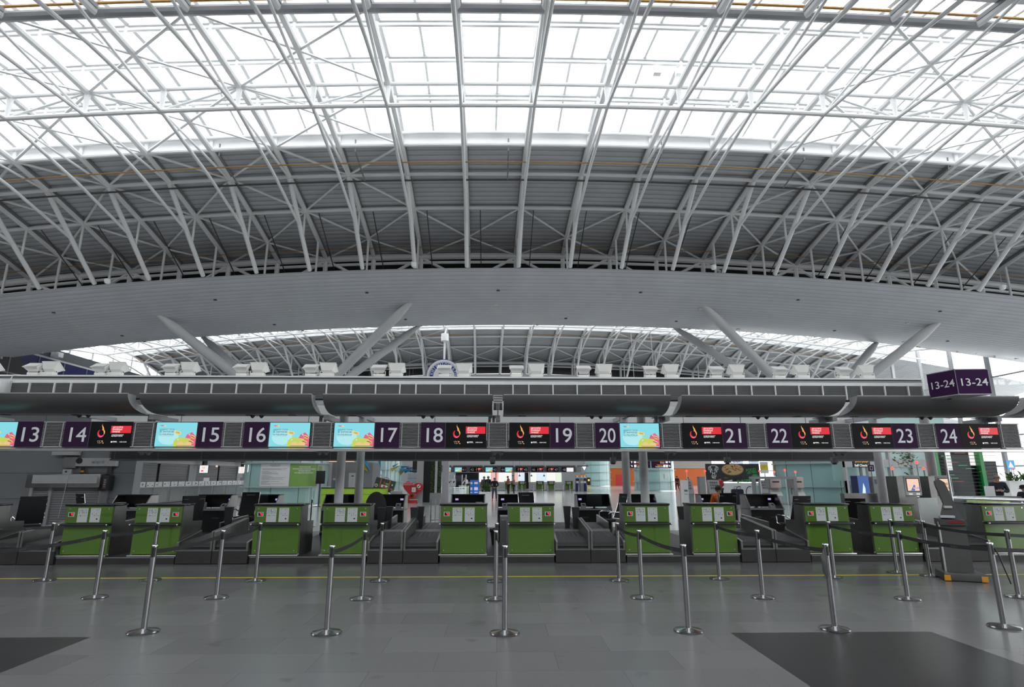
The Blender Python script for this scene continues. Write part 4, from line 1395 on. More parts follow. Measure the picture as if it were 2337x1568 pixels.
CH = [(-11.0, 14.3, R(-135), 'black mesh office chair with chrome arms in front of the roller door'),
      (-10.75, 16.25, R(145), 'black mesh office chair right behind the desk of sign 14'),
      (-7.5, 14.6, R(-135), 'black mesh office chair behind the desk of sign 15, back towards the conveyors'),
      (-7.1, 17.0, R(8), 'black mesh chair behind the desk of sign 16, pushed to the rear row'),
      (2.95, 15.6, R(-75), 'black office chair turned sideways behind the conveyors left of sign 20'),
      (6.38, 16.75, R(183), 'black mesh chair in which the person in the orange vest sits'),
      (7.05, 14.2, R(-165), 'black mesh office chair left of the desk of sign 22'),
      (9.85, 16.3, R(160), 'black mesh office chair between the desks of signs 22 and 23'),
      (.95, 16.6, R(20), 'black mesh chair behind the desk of sign 19')]
for i, (x, y, r, lab) in enumerate(CH):
    if i == 0: ch.location = (x, y, PH); ch.rotation_euler = (0,0,r); tag(ch, lab, 'chair', 'office chairs of the agents')
    else: copy_tree(ch, (x, y, 0 if x > 9.5 else PH), lab, r)
# one padded task chair
t = thing('task_chair', 'black padded task chair with a rounded back beside desk 17', 'chair', (-2.95, 14.6, PH), R(8))
b = MB(); b.T = Matrix.Translation((0,-.2,.87)); b.ball((0,0,0), (.25,.06,.36), 'black_fabric', 20, 12); b.build('backrest', t)
MB().bbox(-.25, .25, -.20, .28, .42, .50, 'black_fabric', .03).build('seat', t)
b = MB(); b.tube([(0,-.22,.5),(0,-.26,.7)], .025, 'black', 8); b.build('spine', t)
for s in (-1, 1):
    b = MB(); b.tube([(s*.27,-.1,.46),(s*.30,-.1,.66),(s*.30,.14,.68)], .02, 'black', 8); b.build('armrest', t)
MB().lathe([(0,.08),(.035,.08),(.035,.43),(0,.43)], 'black', n=12).build('gas_lift', t)
for k in range(5):
    a = 2*PI*k/5
    l = MB(); l.tube([(0,0,.10),(.30*math.cos(a),.30*math.sin(a),.05)], [.03,.02], 'black', 8); l.build('foot', t)

# bins and boxes between the desks
for i, (x, y, lab) in enumerate(((-3.85, 13.7, 'black waste bin with a bin liner between the desks of signs 16 and 17'), (-.02, 14.4, 'black waste bin with a bin liner between the desks of signs 18 and 19'))):
    t = thing('waste_bin', lab, 'bin', (x, y, PH), group='waste bins')
    MB().lathe([(0,0),(.11,0),(.15,.34),(.14,.34),(.105,.02),(0,.02)], 'black', n=20).build('bin', t)
    q = MB(); q.lathe([(.155+.008*math.sin(i), .30),(.165,.34),(.155,.37),(.13,.33)], 'black_gloss', n=16); q.build('bin_liner', t)
t = thing('drawer_unit', 'grey drawer cabinet beside the desk of sign 19', 'cabinet', (.20, 13.6, PH))
MB().box(-.14, .20, 0, .55, 0, .70, 'mid_grey').build('body', t)
q = MB(); q.tube([(-.10,-.01,.62),(.02,-.01,.62),(.02,-.01,.12),(-.10,-.01,.12)], .012, 'light_grey', 6); q.build('frame', t)
# ================================================================== far hall and everything behind the desks
def simple(name, lab, cat, fn, loc=(0,0,0), group=None, rotz=0.0):
    b = MB(); fn(b); o = b.build(name, loc=loc); o.rotation_euler = (0,0,rotz)
    return tag(o, lab, cat, group)

# ---- forked roof supports standing on glass-clad drums
def curved(b, r, a0, a1, z0, z1, m, n=24):
    b.lathe([(r, z0), (r, z1)], m, n=n, a0=a0, a1=a1)
def cyl_text(b, body, size, m, r, ang, z, fit=None, bold=0.0):
    t = MB(); t.text(body, size, m, 0, z, 0, fit=fit, bold=bold)
    vs = []
    for x, y, zz in t.v:
        a = ang + x/r
        vs.append((r*math.cos(a), r*math.sin(a), zz))
    b.add(vs, t.f, m)
DR = 2.45
def drum(loc, lab, r=DR):
    d = thing('glass_drum', lab, 'column casing', loc, group='teal glass drums round the roof supports')
    b = MB(); b.lathe([(r, 0.08), (r, 4.55), (0, 4.55)], 'teal_glass', n=48); b.build('glass_skin', d)
    for z in (1.12, 2.50, 3.88):
        MB().lathe([(r, z-.03), (r+.20, z-.03), (r+.20, z+.02), (r, z+.02)], 'light_grey', n=48).build('ring_rail', d)
    MB().lathe([(r+.02, 0.0), (r+.10, 0.0), (r+.10, .10), (r+.02, .12)], 'stainless', n=48).build('base_ring', d)
    for k in range(10):
        a = R(-126 + 24*k*1.5)
        MB().tube([((r+.004)*math.cos(a), (r+.004)*math.sin(a), .1), ((r+.004)*math.cos(a), (r+.004)*math.sin(a), 4.55)], .012, 'dark_grey', 5).build('joint', d)
    return d
def fork(loc, tips, lab):
    f = thing('forked_support', lab, 'roof support', loc, group='forked roof supports')
    L = Vector(loc)
    MB().lathe([(0,-.75),(.42,-.75),(.42,.15),(0,.25)], 'white_paint', n=20).build('node', f)
    for i, p in enumerate(tips):
        q = Vector(p) - L
        r = .30 if i < 2 else .27
        u = q.normalized()
        MB().tube([u*.1, q*.88, q], [r, r, r*.45], 'strut_grey', 16).build('strut', f)
mat('strut_grey', (.55,.555,.57), .4, var=.04, vscale=1)
drum((-13.1, 37, 0), 'teal glass drum with two big notice boards, left of the green service counter')
drum((20.35, 37, 0), 'teal glass drum right behind the bag drop machines, nearest on the right')
drum((-14.3, 73, 0), 'teal glass drum behind the paper planes')
drum((19.5, 73, 0), 'teal glass drum behind the orange direction signs')
drum((18.5, 109, 0), 'most distant teal glass drum, left of the orange wall')
fork((-13.1, 37, 5.3), [(-20.9,34.4,11.42), (-5.4,34.4,12.36), (-20.6,39.4,11.2), (-5.6,39.4,12.1)], 'grey four-armed roof support left of the middle, arms spreading to the soffit')
fork((20.6, 37, 5.35), [(12.78,34.4,12.38), (27.9,34.4,11.27), (12.57,39.4,12.1), (27.2,39.4,11.16)], 'grey four-armed roof support on the right, arms spreading to the soffit')
# notice boards curved round the left drum
def ang_at(x): return -PI/2 + math.asin(max(-1, min(1, (x+13.1)/DR)))
mat('notice_white', (.72,.73,.74), .4, var=.02); mat('notice_green', (.20,.38,.08), .4, var=.03); mat('notice_text', (.25,.26,.28), .5, var=0)
n = thing('notice_board', 'large white curved notice with fine print on the left glass drum', 'notice', (-13.1, 37, 0))
b = MB(); curved(b, DR+.03, ang_at(-13.80), ang_at(-12.16), 1.16, 2.46, 'notice_white'); b.build('board', n)
b = MB(); rnd = random.Random(5)
am = (ang_at(-13.80)+ang_at(-12.16))/2; hw = (ang_at(-12.16)-ang_at(-13.80))/2
for i in range(30):
    z = 2.40 - i*.039
    if i in (4, 5, 9, 15, 23): continue
    if i < 4: a0, a1 = am-hw*.4*rnd.uniform(.5,1), am+hw*.4*rnd.uniform(.5,1)
    else: a0 = am-hw*.88; a1 = am+hw*rnd.uniform(-.5,.9)
    curved(b, DR+.034, a0, a1, z, z+.014, 'notice_text', 8)
b.build('print', n)
n = thing('notice_board', 'large green curved notice with white Ukrainian and English heading on the left drum', 'notice', (-13.1, 37, 0))
b = MB(); curved(b, DR+.03, ang_at(-12.14), ang_at(-10.95), 1.16, 2.46, 'notice_green'); b.build('board', n)
b = MB(); am = (ang_at(-12.14)+ang_at(-10.95))/2
for i, (s, f) in enumerate((('ПРИКОРДОННИЙ', .72), ('ІНФОРМАЦІЙНО-СЕРВІСНИЙ ВІДДІЛ', 1.42), ('BORDER SERVICE', .74), ('INFORMATION DEPARTMENT', 1.18))):
    cyl_text(b, s, .10, 'white_letter', DR+.036, am, 2.28-.115*i, f, .012)
b.build('lettering', n)
n = thing('notice_board', 'narrow pale panel with a small green picture at the right of the green notice', 'notice', (-13.1, 37, 0))
b = MB(); curved(b, DR+.03, ang_at(-10.93), ang_at(-10.70), 1.16, 2.46, 'light_grey'); b.build('board', n)
b = MB(); curved(b, DR+.034, ang_at(-10.89), ang_at(-10.77), 1.95, 2.33, 'notice_green', 6); b.build('picture', n)
simple('paper_notice', 'small white paper taped on the far drum behind the direction signs', 'paper', lambda b: b.rect(-.18,.18,-.26,.26,0,'paper_white'), (20.3, 70.52, 1.75))
simple('paper_notice', 'small white paper on the drum behind the paper planes', 'paper', lambda b: b.rect(-.14,.14,-.2,.2,0,'paper_white'), (-14.0, 70.53, 1.6))
simple('no_smoking_sign', 'small white sign with a red mark on the right glass drum', 'sign', lambda b: (b.rect(-.12,.12,-.12,.12,0,'paper_white'), b.disc(-.02,0,.08,-.003,'scr_darkred',14), b.disc(-.02,0,.05,-.005,'paper_white',14)), (21.9, 35.0, 1.62), rotz=R(40))

# ---- left: service wall with roller door
wb = MB(); wb.box(-30, -12.32, 20.3, 20.7, 0, 4.7, 'wall_panel')
struct(wb.build('wall_service'))
b = MB()
for z in (1.0, 1.84, 2.68): b.box(-30, -12.32, 20.292, 20.3, z-.006, z+.006, 'dark_grey')
for x in (-15.6, -12.9): b.box(x-.006, x+.006, 20.292, 20.3, 2.68, 4.7, 'dark_grey')
struct(b.build('trim_10'))
t = thing('roller_door', 'grey slatted roller door with a metal hood on the left service wall', 'door', (-14.32, 20.3, 0))
b = MB(); b.bbox(-1.25, 1.15, -.42, 0, 1.36, 1.80, 'brushed', .02); b.box(-1.05, 1.05, -.425, -.42, 1.50, 1.77, 'light_grey'); b.build('hood', t)
b = MB(); b.box(-1.2, 1.05, -.06, 0, .02, 1.36, 'mid_grey')
for i in range(17): b.box(-1.2, .95, -.085, -.06, .06+.078*i, .074+.078*i, 'light_grey')
b.build('slats', t)
for x in (-1.25, -.62, 1.05): MB().box(x-.05, x+.05, -.14, 0, 0, 1.36, 'grey_steel').build('guide_rail', t)
MB().tube([(.12,-.45,1.85),(.08,-.45,1.2),(.02,-.45,.4)], .008, 'light_grey', 6).build('pull_chain', t)
t = thing('control_box', 'black control box with buttons beside the roller door hood', 'control box', (-13.08, 20.1, 1.26))
MB().bbox(-.16, .14, -.15, .15, 0, .50, 'black', .02).build('body', t)
b = MB(); b.box(-.02, .10, -.16, -.15, .06, .40, 'dark_grey')
for i in range(4): b.box(.02, .06, -.17, -.16, .12+.07*i, .15+.07*i, 'light_grey' if i else 'scr_darkred')
b.build('buttons', t)
MB().box(-.16, -.02, 0, .2, -.9, .0, 'mid_grey').build('post', t)
simple('wall_box', 'wide pale metal box high on the left service wall', 'box', lambda b: b.bbox(-.42,.40,-.25,0,0,.25,'light_grey',.01), (-14.6, 20.29, 2.42))
t = thing('wall_speaker', 'grey wall unit with a small dark round speaker below the pale box', 'speaker', (-14.45, 20.29, 2.0))
MB().bbox(-.22, .22, -.14, 0, 0, .36, 'mid_grey', .01).build('body', t)
MB().bbox(-.20, .10, -.12, 0, -.36, -.04, 'light_grey', .01).build('lower_box', t)
for z in (-.12, -.28): MB().tube([(-.08,-.13,z),(-.08,-.115,z)], .035, 'dark_grey', 12).build('button', t)
MB().tube([(.34,-.20,.24),(.34,-.02,.24)], .10, 'black', 16).build('horn', t)
t = thing('hanging_wall_sign', 'grey sign plate with faint dark lettering above the roller door', 'sign', (-13.6, 20.15, 2.06))
MB().box(-.62, .70, -.03, .14, 0, .27, 'light_grey').build('plate', t)
MB().text('ентарг-пб', .13, 'dark_grey', .12, .13, -.035, fit=.42).build('lettering', t)
MB().tube([(-.38,-.0,-.02),(-.38,0,-.36)], .05, 'black', 10).build('warning_lamp', t)
MB().lathe([(0.051,-.20),(.053,-.20),(.053,-.14),(.051,-.14)], 'orange_paint', (-.38,0,0), 12).build('lamp_ring', t)
simple('wall_rail', 'dark upright steel rail between the roller door sign and the wall edge', 'rail', lambda b: b.box(-.07,.07,-.10,0,0,1.5,'dark_grey'), (-13.12, 20.29, 1.80))

# ---- left: closed ticket counters along the far left side
Xc, Xs = -21.9, -24.0
wb = MB(); wb.box(Xs-.5, Xs-.22, 33, 66, 0, 4.2, 'mid_grey'); struct(wb.build('wall_ticket'))
def sidebox(b, y0, y1, x0, x1, z0, z1, m): return b.box(x0, x1, y0, y1, z0, z1, m)
simple('shop_beam', 'pale round-edged beam above the closed roller shutters on the far left', 'beam', lambda b: (b.box(Xs-.2, Xs+.25, 33, 66, 2.62, 2.95, 'light_grey'), b.box(Xs+.25, Xs+.30, 33, 66, 2.90, 2.98, 'grey_steel')))
simple('louvre_ceiling', 'grey slatted lowered ceiling over the closed ticket counters', 'ceiling panel', lambda b: [b.box(Xs, Xc+.6, 33+.33*i, 33.08+.33*i, 3.0, 3.12, 'mid_grey') for i in range(98)])
ys = [(36.0, 42.1), (42.5, 46.3), (47.4, 51.2), (51.5, 54.8), (55.9, 58.5), (58.9, 65)]
for i, (y0, y1) in enumerate(ys):
    def sh(b, y0=y0, y1=y1):
        b.box(Xs-.19, Xs-.1, y0, y1, 1.1, 2.61, 'dark_grey')
        for k in range(19): b.box(Xs-.1, Xs-.06, y0, y1, 1.12+.078*k, 1.16+.078*k if k < 18 else 2.6, 'light_grey')
    simple('roller_shutter', 'closed grey roller shutter over the ticket counters, %s from the left' % nth(i+1), 'shutter', sh, group='closed roller shutters of the ticket counters')
for i, (y0, y1) in enumerate(((46.3,47.4),(54.8,55.9))):
    simple('shop_pillar', 'plain pale pillar between the roller shutters, %s' % ('nearer' if i == 0 else 'farther'), 'pillar', lambda b: b.box(Xs-.2, Xs+.05, y0, y1, 0, 2.62, 'light_grey'))
t = thing('ticket_counter', 'long steel and glass counter under the closed roller shutters', 'counter', (Xc, 36, 0))
MB().box(-.9, .06, -2, 22, 1.03, 1.08, 'light_grey').build('worktop', t)
MB().box(-.2, 0, -2, 22, .05, 1.03, 'mid_grey').build('front', t)
for k in range(12): MB().box(0, .012, -1.8+2*k, -.12+2*k, .1, 1.0, 'steel_glass' if 'steel_glass' in MATS else 'stainless').build('front_panel', t)
for i, (y, lab) in enumerate(((47.0, 'lit white hanging sign over the ticket counters, nearer one with red marks'), (54.0, 'lit white hanging sign over the ticket counters, farther one with an arrow'))):
    t = thing('hanging_light_sign', lab, 'sign', (-23.2, y, 1.98), group='lit hanging signs over the ticket counters')
    MB().box(-.35, .35, -.0, .12, 0, .62, 'dark_grey').build('case', t)
    b = MB(); b.rect(-.33, .33, .02, .60, -.004, 'lamp_white' if 'lamp_white' in MATS else 'scr_white')
    if i == 0: b.rect(-.14,.10,.34,.5,-.008,'scr_peach'); b.rect(-.2,-.02,.12,.24,-.008,'scr_pink')
    else: b.poly([(-.03,.12),(.03,.12),(.03,.38),(.09,.38),(0,.52),(-.09,.38),(-.03,.38)], 'scr_peach', (0,-.008,0))
    b.build('lit_face', t)
    MB().box(-.08, .08, -.2, .3, .62, 1.06, 'black').build('hanger', t)
rnd = random.Random(11)
k = 0
for y in [36.4 + .93*i for i in range(20)]:
    k += 1
    def po(b, y=y):
        b.box(-.01, .01, -.40, .40, 0, .30, 'paper_white')
        for q in range(3):
            yy = rnd.uniform(-.3,.22); zz = rnd.uniform(.04,.18)
            c = rnd.choice(['teal_glass','pict_blue','dark_grey','pict_brown','light_grey'])
            b.box(.011, .013, yy, yy+rnd.uniform(.06,.16), zz, zz+rnd.uniform(.05,.1), c)
    simple('counter_poster', 'small pictogram poster on the ticket counter, %s from the left' % nth(k), 'poster', po, (Xc-.25, y, 1.08), 'posters standing along the ticket counter')
for i, (y, z) in enumerate(((45.6, 1.08), (53.3, 1.08))):
    simple('white_box', 'plain white box behind the counter posters, %s one' % ('nearer' if i == 0 else 'farther'), 'box', lambda b: b.bbox(-.3,.3,-.45,.45,0,.55,'paper_white',.02), (Xc-.62, y, z))
for i, (x, y, z) in enumerate(((-22.6, 60.5, 2.75), (-23.0, 50.0, 2.45))):
    pass
simple('wall_lamp', 'small glowing warm lamp under the pale beam on the far left', 'lamp', lambda b: b.ball((0,0,0), .09, 'scr_peach', 10, 6), (-23.4, 49.5, 2.56))
# belt barrier behind the left rear desks
for i, (x, y) in enumerate(((-9.25, 20.6), (-6.55, 21.2), (-5.55, 19.5), (-9.9, 24.0), (-11.6, 24.5))):
    copy_tree(sp, (x, y, 0), ['steel queue post behind the rear desks, below the white notice', 'steel queue post behind the rear desks, left of the lime counter', 'steel queue post close behind the desk of sign 16', 'steel queue post behind the rear desks in front of the ticket counters', 'steel queue post at the wall edge behind the rear desks'][i])

# ---- lime service counter, booth, suitcase, paper planes
t = thing('service_counter', 'bright lime green service counter with a dark top right of the white notice drum', 'counter', (-8.15, 33.5, 0))
MB().box(-1.72, 1.85, 0, .7, 0, 1.07, 'lime').build('front', t)
b = MB()
for z in (.38, .74): b.box(-1.72, 1.85, -.004, 0, z-.006, z+.006, 'dark_grey')
b.box(.12, .13, -.004, 0, .74, 1.07, 'dark_grey'); b.box(-.80, -.79, -.004, 0, .74, 1.07, 'dark_grey'); b.build('joints', t)
MB().box(-1.74, 1.87, -.03, .75, 1.07, 1.11, 'black').build('top', t)
b = MB(); b.rect(1.42,1.62,.62,.84,-.006,'paper_white'); b.rect(1.30,1.38,.64,.82,-.006,'dark_grey'); b.build('label', t)
t = thing('giant_suitcase', 'oversized dark green display suitcase with orange straps and stickers, tilted behind the lime counter', 'suitcase', (-6.55, 34.55, .82), R(4))
def tilt(b): b.T = Matrix.Translation((0,0,.42)) @ Matrix.Rotation(R(14), 4, 'Y')
mat('case_green', (.03,.055,.05), .6); mat('strap_orange', (.40,.13,.04), .6)
b = MB(); tilt(b); b.bbox(-.58, .58, -.18, .18, -.34, .34, 'case_green', .06); b.build('body', t)
for x in (-.26, .26):
    b = MB(); tilt(b); b.box(x-.035, x+.035, -.195, .195, -.35, .35, 'strap_orange'); b.build('strap', t)
b = MB(); tilt(b); b.rect(-.18,.20,-.16,.0,-.20,'paper_white'); b.disc(.0,-.08,.06,-.203,'scr_darkred',12); b.disc(-.45,-.12,.10,-.20,'paper',14); b.disc(-.45,-.12,.06,-.203,'strap_orange',12); b.rect(.36,.54,-.18,-.1,-.2,'strap_orange'); b.rect(.40,.46,.06,.14,-.2,'paper_white'); b.poly([(-.12,.06),(.02,.06),(-.05,.24)],'pict_brown',(0,-.2,0)); b.rect(.04,.22,.04,.14,-.2,'notice_green'); b.build('stickers', t)
MB().box(-.2,.2,.05,.2,-.82,.25,'dark_grey').build('stand', t)
b = MB(); tilt(b); b.tube([(-.14,0,.34),(-.12,0,.42),(.12,0,.42),(.14,0,.34)], .02, 'strap_orange', 8); b.build('handle', t)
t = thing('info_booth', 'grey panelled booth with a pale door behind the lime counter', 'booth', (-9.6, 38.3, 0))
MB().box(-1.1, 1.5, 0, 2.5, 0, 2.62, 'mid_grey').build('walls', t)
b = MB(); b.box(.0, .52, -.02, 0, 0, 1.95, 'light_grey'); b.rect(.16,.32,1.72,1.78,-.024,'black'); b.build('door', t)
b = MB(); b.rect(-1.0,-.4,1.50,1.62,-.01,'paper'); b.rect(-.95,-.5,1.02,1.42,-.01,'pict_blue'); b.disc(-.72,1.22,.12,-.014,'paper_white',16); b.build('poster', t)
simple('strip_light', 'long warm glowing strip light above the grey booth', 'lamp', lambda b: b.box(-1.0,.95,-.05,.05,0,.10,'strip_warm' if 'strip_warm' in MATS else 'scr_peach'), (-10.1, 37.6, 2.64))
simple('orange_board', 'orange lit shop board behind the black monitor', 'board', lambda b: (b.box(-.4,.4,0,.05,0,.4,'scr_orange'), b.box(-.4,-.34,.0,.05,-2.05,0,'mid_grey'), b.box(.34,.4,.0,.05,-2.05,0,'mid_grey')), (-10.6, 41, 2.05))
t = thing('stand_monitor', 'tall black information screen on a stand left of the grey booth', 'screen', (-10.5, 35.2, 0))
MB().bbox(-.26, .26, 0, .08, 1.30, 2.05, 'black', .01).build('screen', t); MB().box(-.04, .04, .02, .06, 0, 1.3, 'dark_grey').build('pole', t); MB().box(-.25, .25, -.2, .25, 0, .02, 'dark_grey').build('foot', t)
lit('shop_blue', (.02,.08,.7), 1.2)
simple('blue_sign', 'small glowing blue and white sign behind the left paper plane', 'sign', lambda b: (b.rect(-.30,.30,-.26,.26,0,'shop_blue'), b.rect(-.12,-.04,-.12,.14,-.01,'scr_white'), b.rect(.06,.14,-.12,.14,-.01,'scr_white'), b.box(-.3,.3,.005,.06,-.26,.26,'dark_grey'), b.box(-.03,.03,.01,.05,-2.1,-.2,'dark_grey')), (-10.6, 45, 2.1))
mat('plane_blue', (.02,.28,.50), .5, var=.03); mat('plane_yellow', (.75,.50,.05), .5, var=.03)
for i, (x, z, s, c, ry, rz) in enumerate(((-8.40,2.42,.80,'blue',58,20),(-8.62,2.30,.70,'yellow',48,60),(-7.62,2.52,.55,'blue',80,-20),(-6.62,2.47,.45,'blue',-25,10),(-6.66,2.27,.62,'yellow',-28,30),(-6.02,2.35,.60,'blue',-5,-10),(-6.05,2.17,.75,'blue',-8,20),(-6.25,2.02,.48,'yellow',-35,70),(-5.85,2.10,.60,'blue',-15,-30))):
    t = thing('paper_plane', 'hanging %s paper plane, %s from the left above the suitcase' % (c, nth(i+1)), 'paper plane', (x, 38+.12*i, z), group='hanging blue and yellow paper planes')
    b = MB()
    b.T = Matrix.Rotation(R(ry), 4, 'Y') @ Matrix.Rotation(R(rz), 4, 'X') @ Matrix.Scale(s, 4)
    m = 'plane_'+c
    b.add([(.55,0,0),(-.5,.34,.05),(-.5,.05,0),(-.5,0,-.20),(-.5,-.05,0),(-.5,-.34,.05)], [(0,1,2),(0,2,3),(0,3,4),(0,4,5)], m)
    b.add([(.55,0,.004),(-.5,.34,.054),(-.5,.05,.004),(-.5,0,-.196),(-.5,-.05,.004),(-.5,-.34,.054)], [(2,1,0),(3,2,0),(4,3,0),(5,4,0)], m)
    b.build('folded_paper', t)
    MB().tube([(0,0,0),(.0,0,soffit_z(x,38+.12*i)-z)], .004, 'light_grey', 4).build('thread', t)
# drum rail tubes (little white hanging lamps)
for i, (x, y) in enumerate(((-15.05, 35.3), (-14.75, 35.1), (-14.6, 70.55), (-13.9, 70.55))):
    simple('tube_lamp', 'small upright white tube lamp at the %s glass drum, %s one' % ('left' if i < 2 else 'planes', 'left' if i % 2 == 0 else 'right'), 'lamp', lambda b: b.tube([(0,0,0),(0,0,.42)], .022, 'scr_white', 8), (x, y, 1.98))

# ---- heart stand, pillars, plants, glass gate in the middle gap
mat('heart_red', (.62,.035,.04), .35, var=.03)
t = thing('heart_stand', 'big red heart-shaped donation stand with white print in front of the grey pillar', 'donation stand', (-5.72, 40.2, 0))
pts = []
for i in range(41):
    a = 2*PI*i/41
    x = 16*math.sin(a)**3; z = 13*math.cos(a)-5*math.cos(2*a)-2*math.cos(3*a)-math.cos(4*a)
    pts.append((x*.043, z*.036+.92))
ca, sa = math.cos(R(-8)), math.sin(R(-8))
pts = [(x*ca-(z-.9)*sa, x*sa+(z-.9)*ca+.9) for x, z in pts]
MB().prism(pts, -.06, .06, 'heart_red').build('heart', t)
b = MB(); b.box(-.32, .22, -.06, .06, 0, .5, 'heart_red'); b.box(-.42, .30, -.25, .25, 0, .04, 'heart_red'); b.build('base', t)
b = MB(); b.text('Допоможи', .11, 'white_letter', -.33, 1.30, -.066, bold=.012, fit=.46); b.text('нашим дітям', .10, 'white_letter', -.33, 1.19, -.066, bold=.012, fit=.58); b.disc(.40, 1.08, .13, -.066, 'white_letter', 16); b.disc(.37,1.06,.05,-.07,'heart_red',10); b.disc(.45,1.13,.04,-.07,'heart_red',10); b.text('фонд', .07, 'white_letter', .40, .88, -.066, fit=.3); b.build('print', t)
t = thing('collection_box', 'clear collection box with a white paper in front of the red heart', 'box', (-5.55, 39.6, 0))
b = MB(); b.box(-.24,.24,-.18,.18,.25,1.05,'clear_glass'); b.build('glass_box', t)
b = MB(); b.rect(-.13,.13,.72,1.02,-.185,'paper_white'); b.disc(0,.87,.07,-.19,'notice_green',12); b.disc(.01,.87,.045,-.193,'paper_white',12); b.build('paper', t)
b = MB(); b.box(-.26,.26,-.20,.20,.2,.25,'light_grey'); b.box(-.2,.2,-.15,.15,0,.2,'heart_red'); b.build('plinth', t)
t = thing('white_desk_box', 'small white box lying on the rear desk behind the task chair', 'box', (-3.12, 18.5, 1.186)); MB().bbox(-.19,.19,-.1,.1,0,.10,'paper_white',.01).build('carton', t)
simple('grey_pillar', 'plain pale grey square pillar beside the red heart', 'pillar', lambda b: b.box(-.22,.22,0,.45,0,4.5,'light_grey'), (-5.33, 40.6, 0))
simple('black_pillar', 'broad black pillar right of the pale grey pillar', 'pillar', lambda b: b.box(-.44,.40,0,.5,0,4.5,'black'), (-4.85, 40.9, 0))
mat('leaf', (.045,.10,.025), .6, var=.4, vscale=8); mat('leaf_light', (.09,.17,.045), .6, var=.3, vscale=8)
def leafy(b, n, fn, size, rnd):
    for i in range(n):
        p = Vector(fn()); s = size*rnd.uniform(.6,1.3)
        u = Vector((rnd.uniform(-1,1), rnd.uniform(-1,1), rnd.uniform(-1,1))).normalized(); w = u.orthogonal().normalized(); v = u.cross(w)
        b.add([p-u*s, p+w*s*.4+v*.01, p+u*s, p-w*s*.4+v*.01], [(0,1,2,3)], rnd.choice(['leaf','leaf','leaf_light']))
t = thing('living_wall', 'climbing green plant wall on a grey post right of the black pillar', 'plant', (-4.15, 39.8, 0))
MB().box(-.07, .09, .0, .16, 0, 4.4, 'light_grey').build('post', t)
MB().box(-.34, .34, .1, .2, 0, 4.4, 'black').build('trellis', t)
for x0, x1 in ((-.34,-.08),(.10,.34)):
    rnd = random.Random(int(x0*100)); b = MB(); leafy(b, 520, lambda: (rnd.uniform(x0,x1), rnd.uniform(-.06,.10), rnd.uniform(.7,4.3)), .055, rnd)
    o = b.build('foliage', t); o['kind'] = 'stuff'
simple('white_pillar', 'slender lilac-white pillar right of the plant wall', 'pillar', lambda b: b.box(-.22,.22,0,.4,0,4.6,'lilac' if 'lilac' in MATS else 'light_grey'), (-3.62, 41.1, 0))
simple('steel_cabinet', 'plain grey metal cabinet below the plant wall', 'cabinet', lambda b: b.bbox(-.36,.36,0,.4,0,.72,'mid_grey',.01), (-3.85, 37, 0))
t = thing('glass_gate', 'glass gate barrier with upright steel posts right of the white pillar', 'gate', (-3.0, 43, 0))
for x in (-.62, -.15, .42, .70): MB().tube([(x,0,0),(x,0,1.85)], .025, 'stainless', 8).build('post', t)
for x0, x1 in ((-.6,-.17),(-.13,.40)): MB().box(x0, x1, -.005, .005, .15, 1.80, 'clear_glass').build('glass_pane', t)
t = thing('stand_board', 'white hanging board with dark blue dots at the glass gate', 'board', (-3.35, 42.7, 1.05))
MB().box(-.34, .34, -.01, .01, 0, .50, 'paper_white').build('board', t)
b = MB(); b.disc(-.14,.27,.07,-.014,'navy',12); b.disc(-.02,.33,.05,-.014,'pict_blue',12); b.disc(.2,.29,.08,-.014,'navy',12,.05,R(40)); b.box(-.004,.004,-.014,-.01,0,.5,'mid_grey'); b.build('print', t)
for x in (-.3, .3): MB().tube([(x,.0,0),(x,.0,-1.05)], .012, 'stainless', 6).build('leg', t)
t = thing('glass_barrier', 'low clear glass barrier panel running back from the white pillar', 'barrier', (-2.9, 38.5, 0), R(70))
MB().box(0, 2.6, -.006, .006, .1, 1.0, 'clear_glass').build('glass_pane', t); MB().tube([(0,0,0),(0,0,1.1)], .025, 'stainless', 8).build('post', t); MB().tube([(2.6,0,0),(2.6,0,1.1)], .025, 'stainless', 8).build('post', t); MB().tube([(0,0,1.02),(2.6,0,1.02)], .015, 'stainless', 6).build('rail', t)
t = thing('stair_rail', 'group of three upright steel rail posts left of the desk of sign 18', 'railing', (-2.0, 19.2, 0))
for i, x in enumerate((-.13, .0, .13)): MB().tube([(x,.1*i,PH),(x,.1*i,1.02)], .018, 'stainless', 8).build('post', t)
MB().tube([(-.13,0,.36),(.13,.2,.36)], .015, 'stainless', 6).build('rail', t)
t = thing('ballot_box', 'white tapered ballot-like bin with a dark slot left of the blue totem', 'bin', (-2.95, 50, 0))
b = MB(); b.add([(-.22,-.2,0),(.22,-.2,0),(.22,.2,0),(-.22,.2,0),(-.30,-.26,1.0),(.30,-.26,1.0),(.30,.26,1.0),(-.30,.26,1.0)], [(0,3,2,1),(4,5,6,7),(0,1,5,4),(1,2,6,5),(2,3,7,6),(3,0,4,7)], 'paper_white'); b.build('body', t)
b = MB(); b.rect(-.20,.20,.70,.80,-.262,'black'); b.build('slot', t)
simple('green_stand', 'small plain green stand between the white bin and the blue totem', 'stand', lambda b: b.box(-.22,.22,0,.3,0,.98,'notice_green'), (-2.52, 50.4, 0))
lit('totem_blue', (.02,.09,.35), .9)
t = thing('info_totem', 'tall blue information totem with white text near the white planter', 'totem', (-1.94, 50, 0))
MB().box(-.38, .38, 0, .3, 0, 1.46, 'navy').build('body', t)
b = MB(); b.rect(-.12,.37,.02,1.44,-.004,'totem_blue'); b.rect(-.37,-.13,.02,1.44,-.004,'totem_blue')
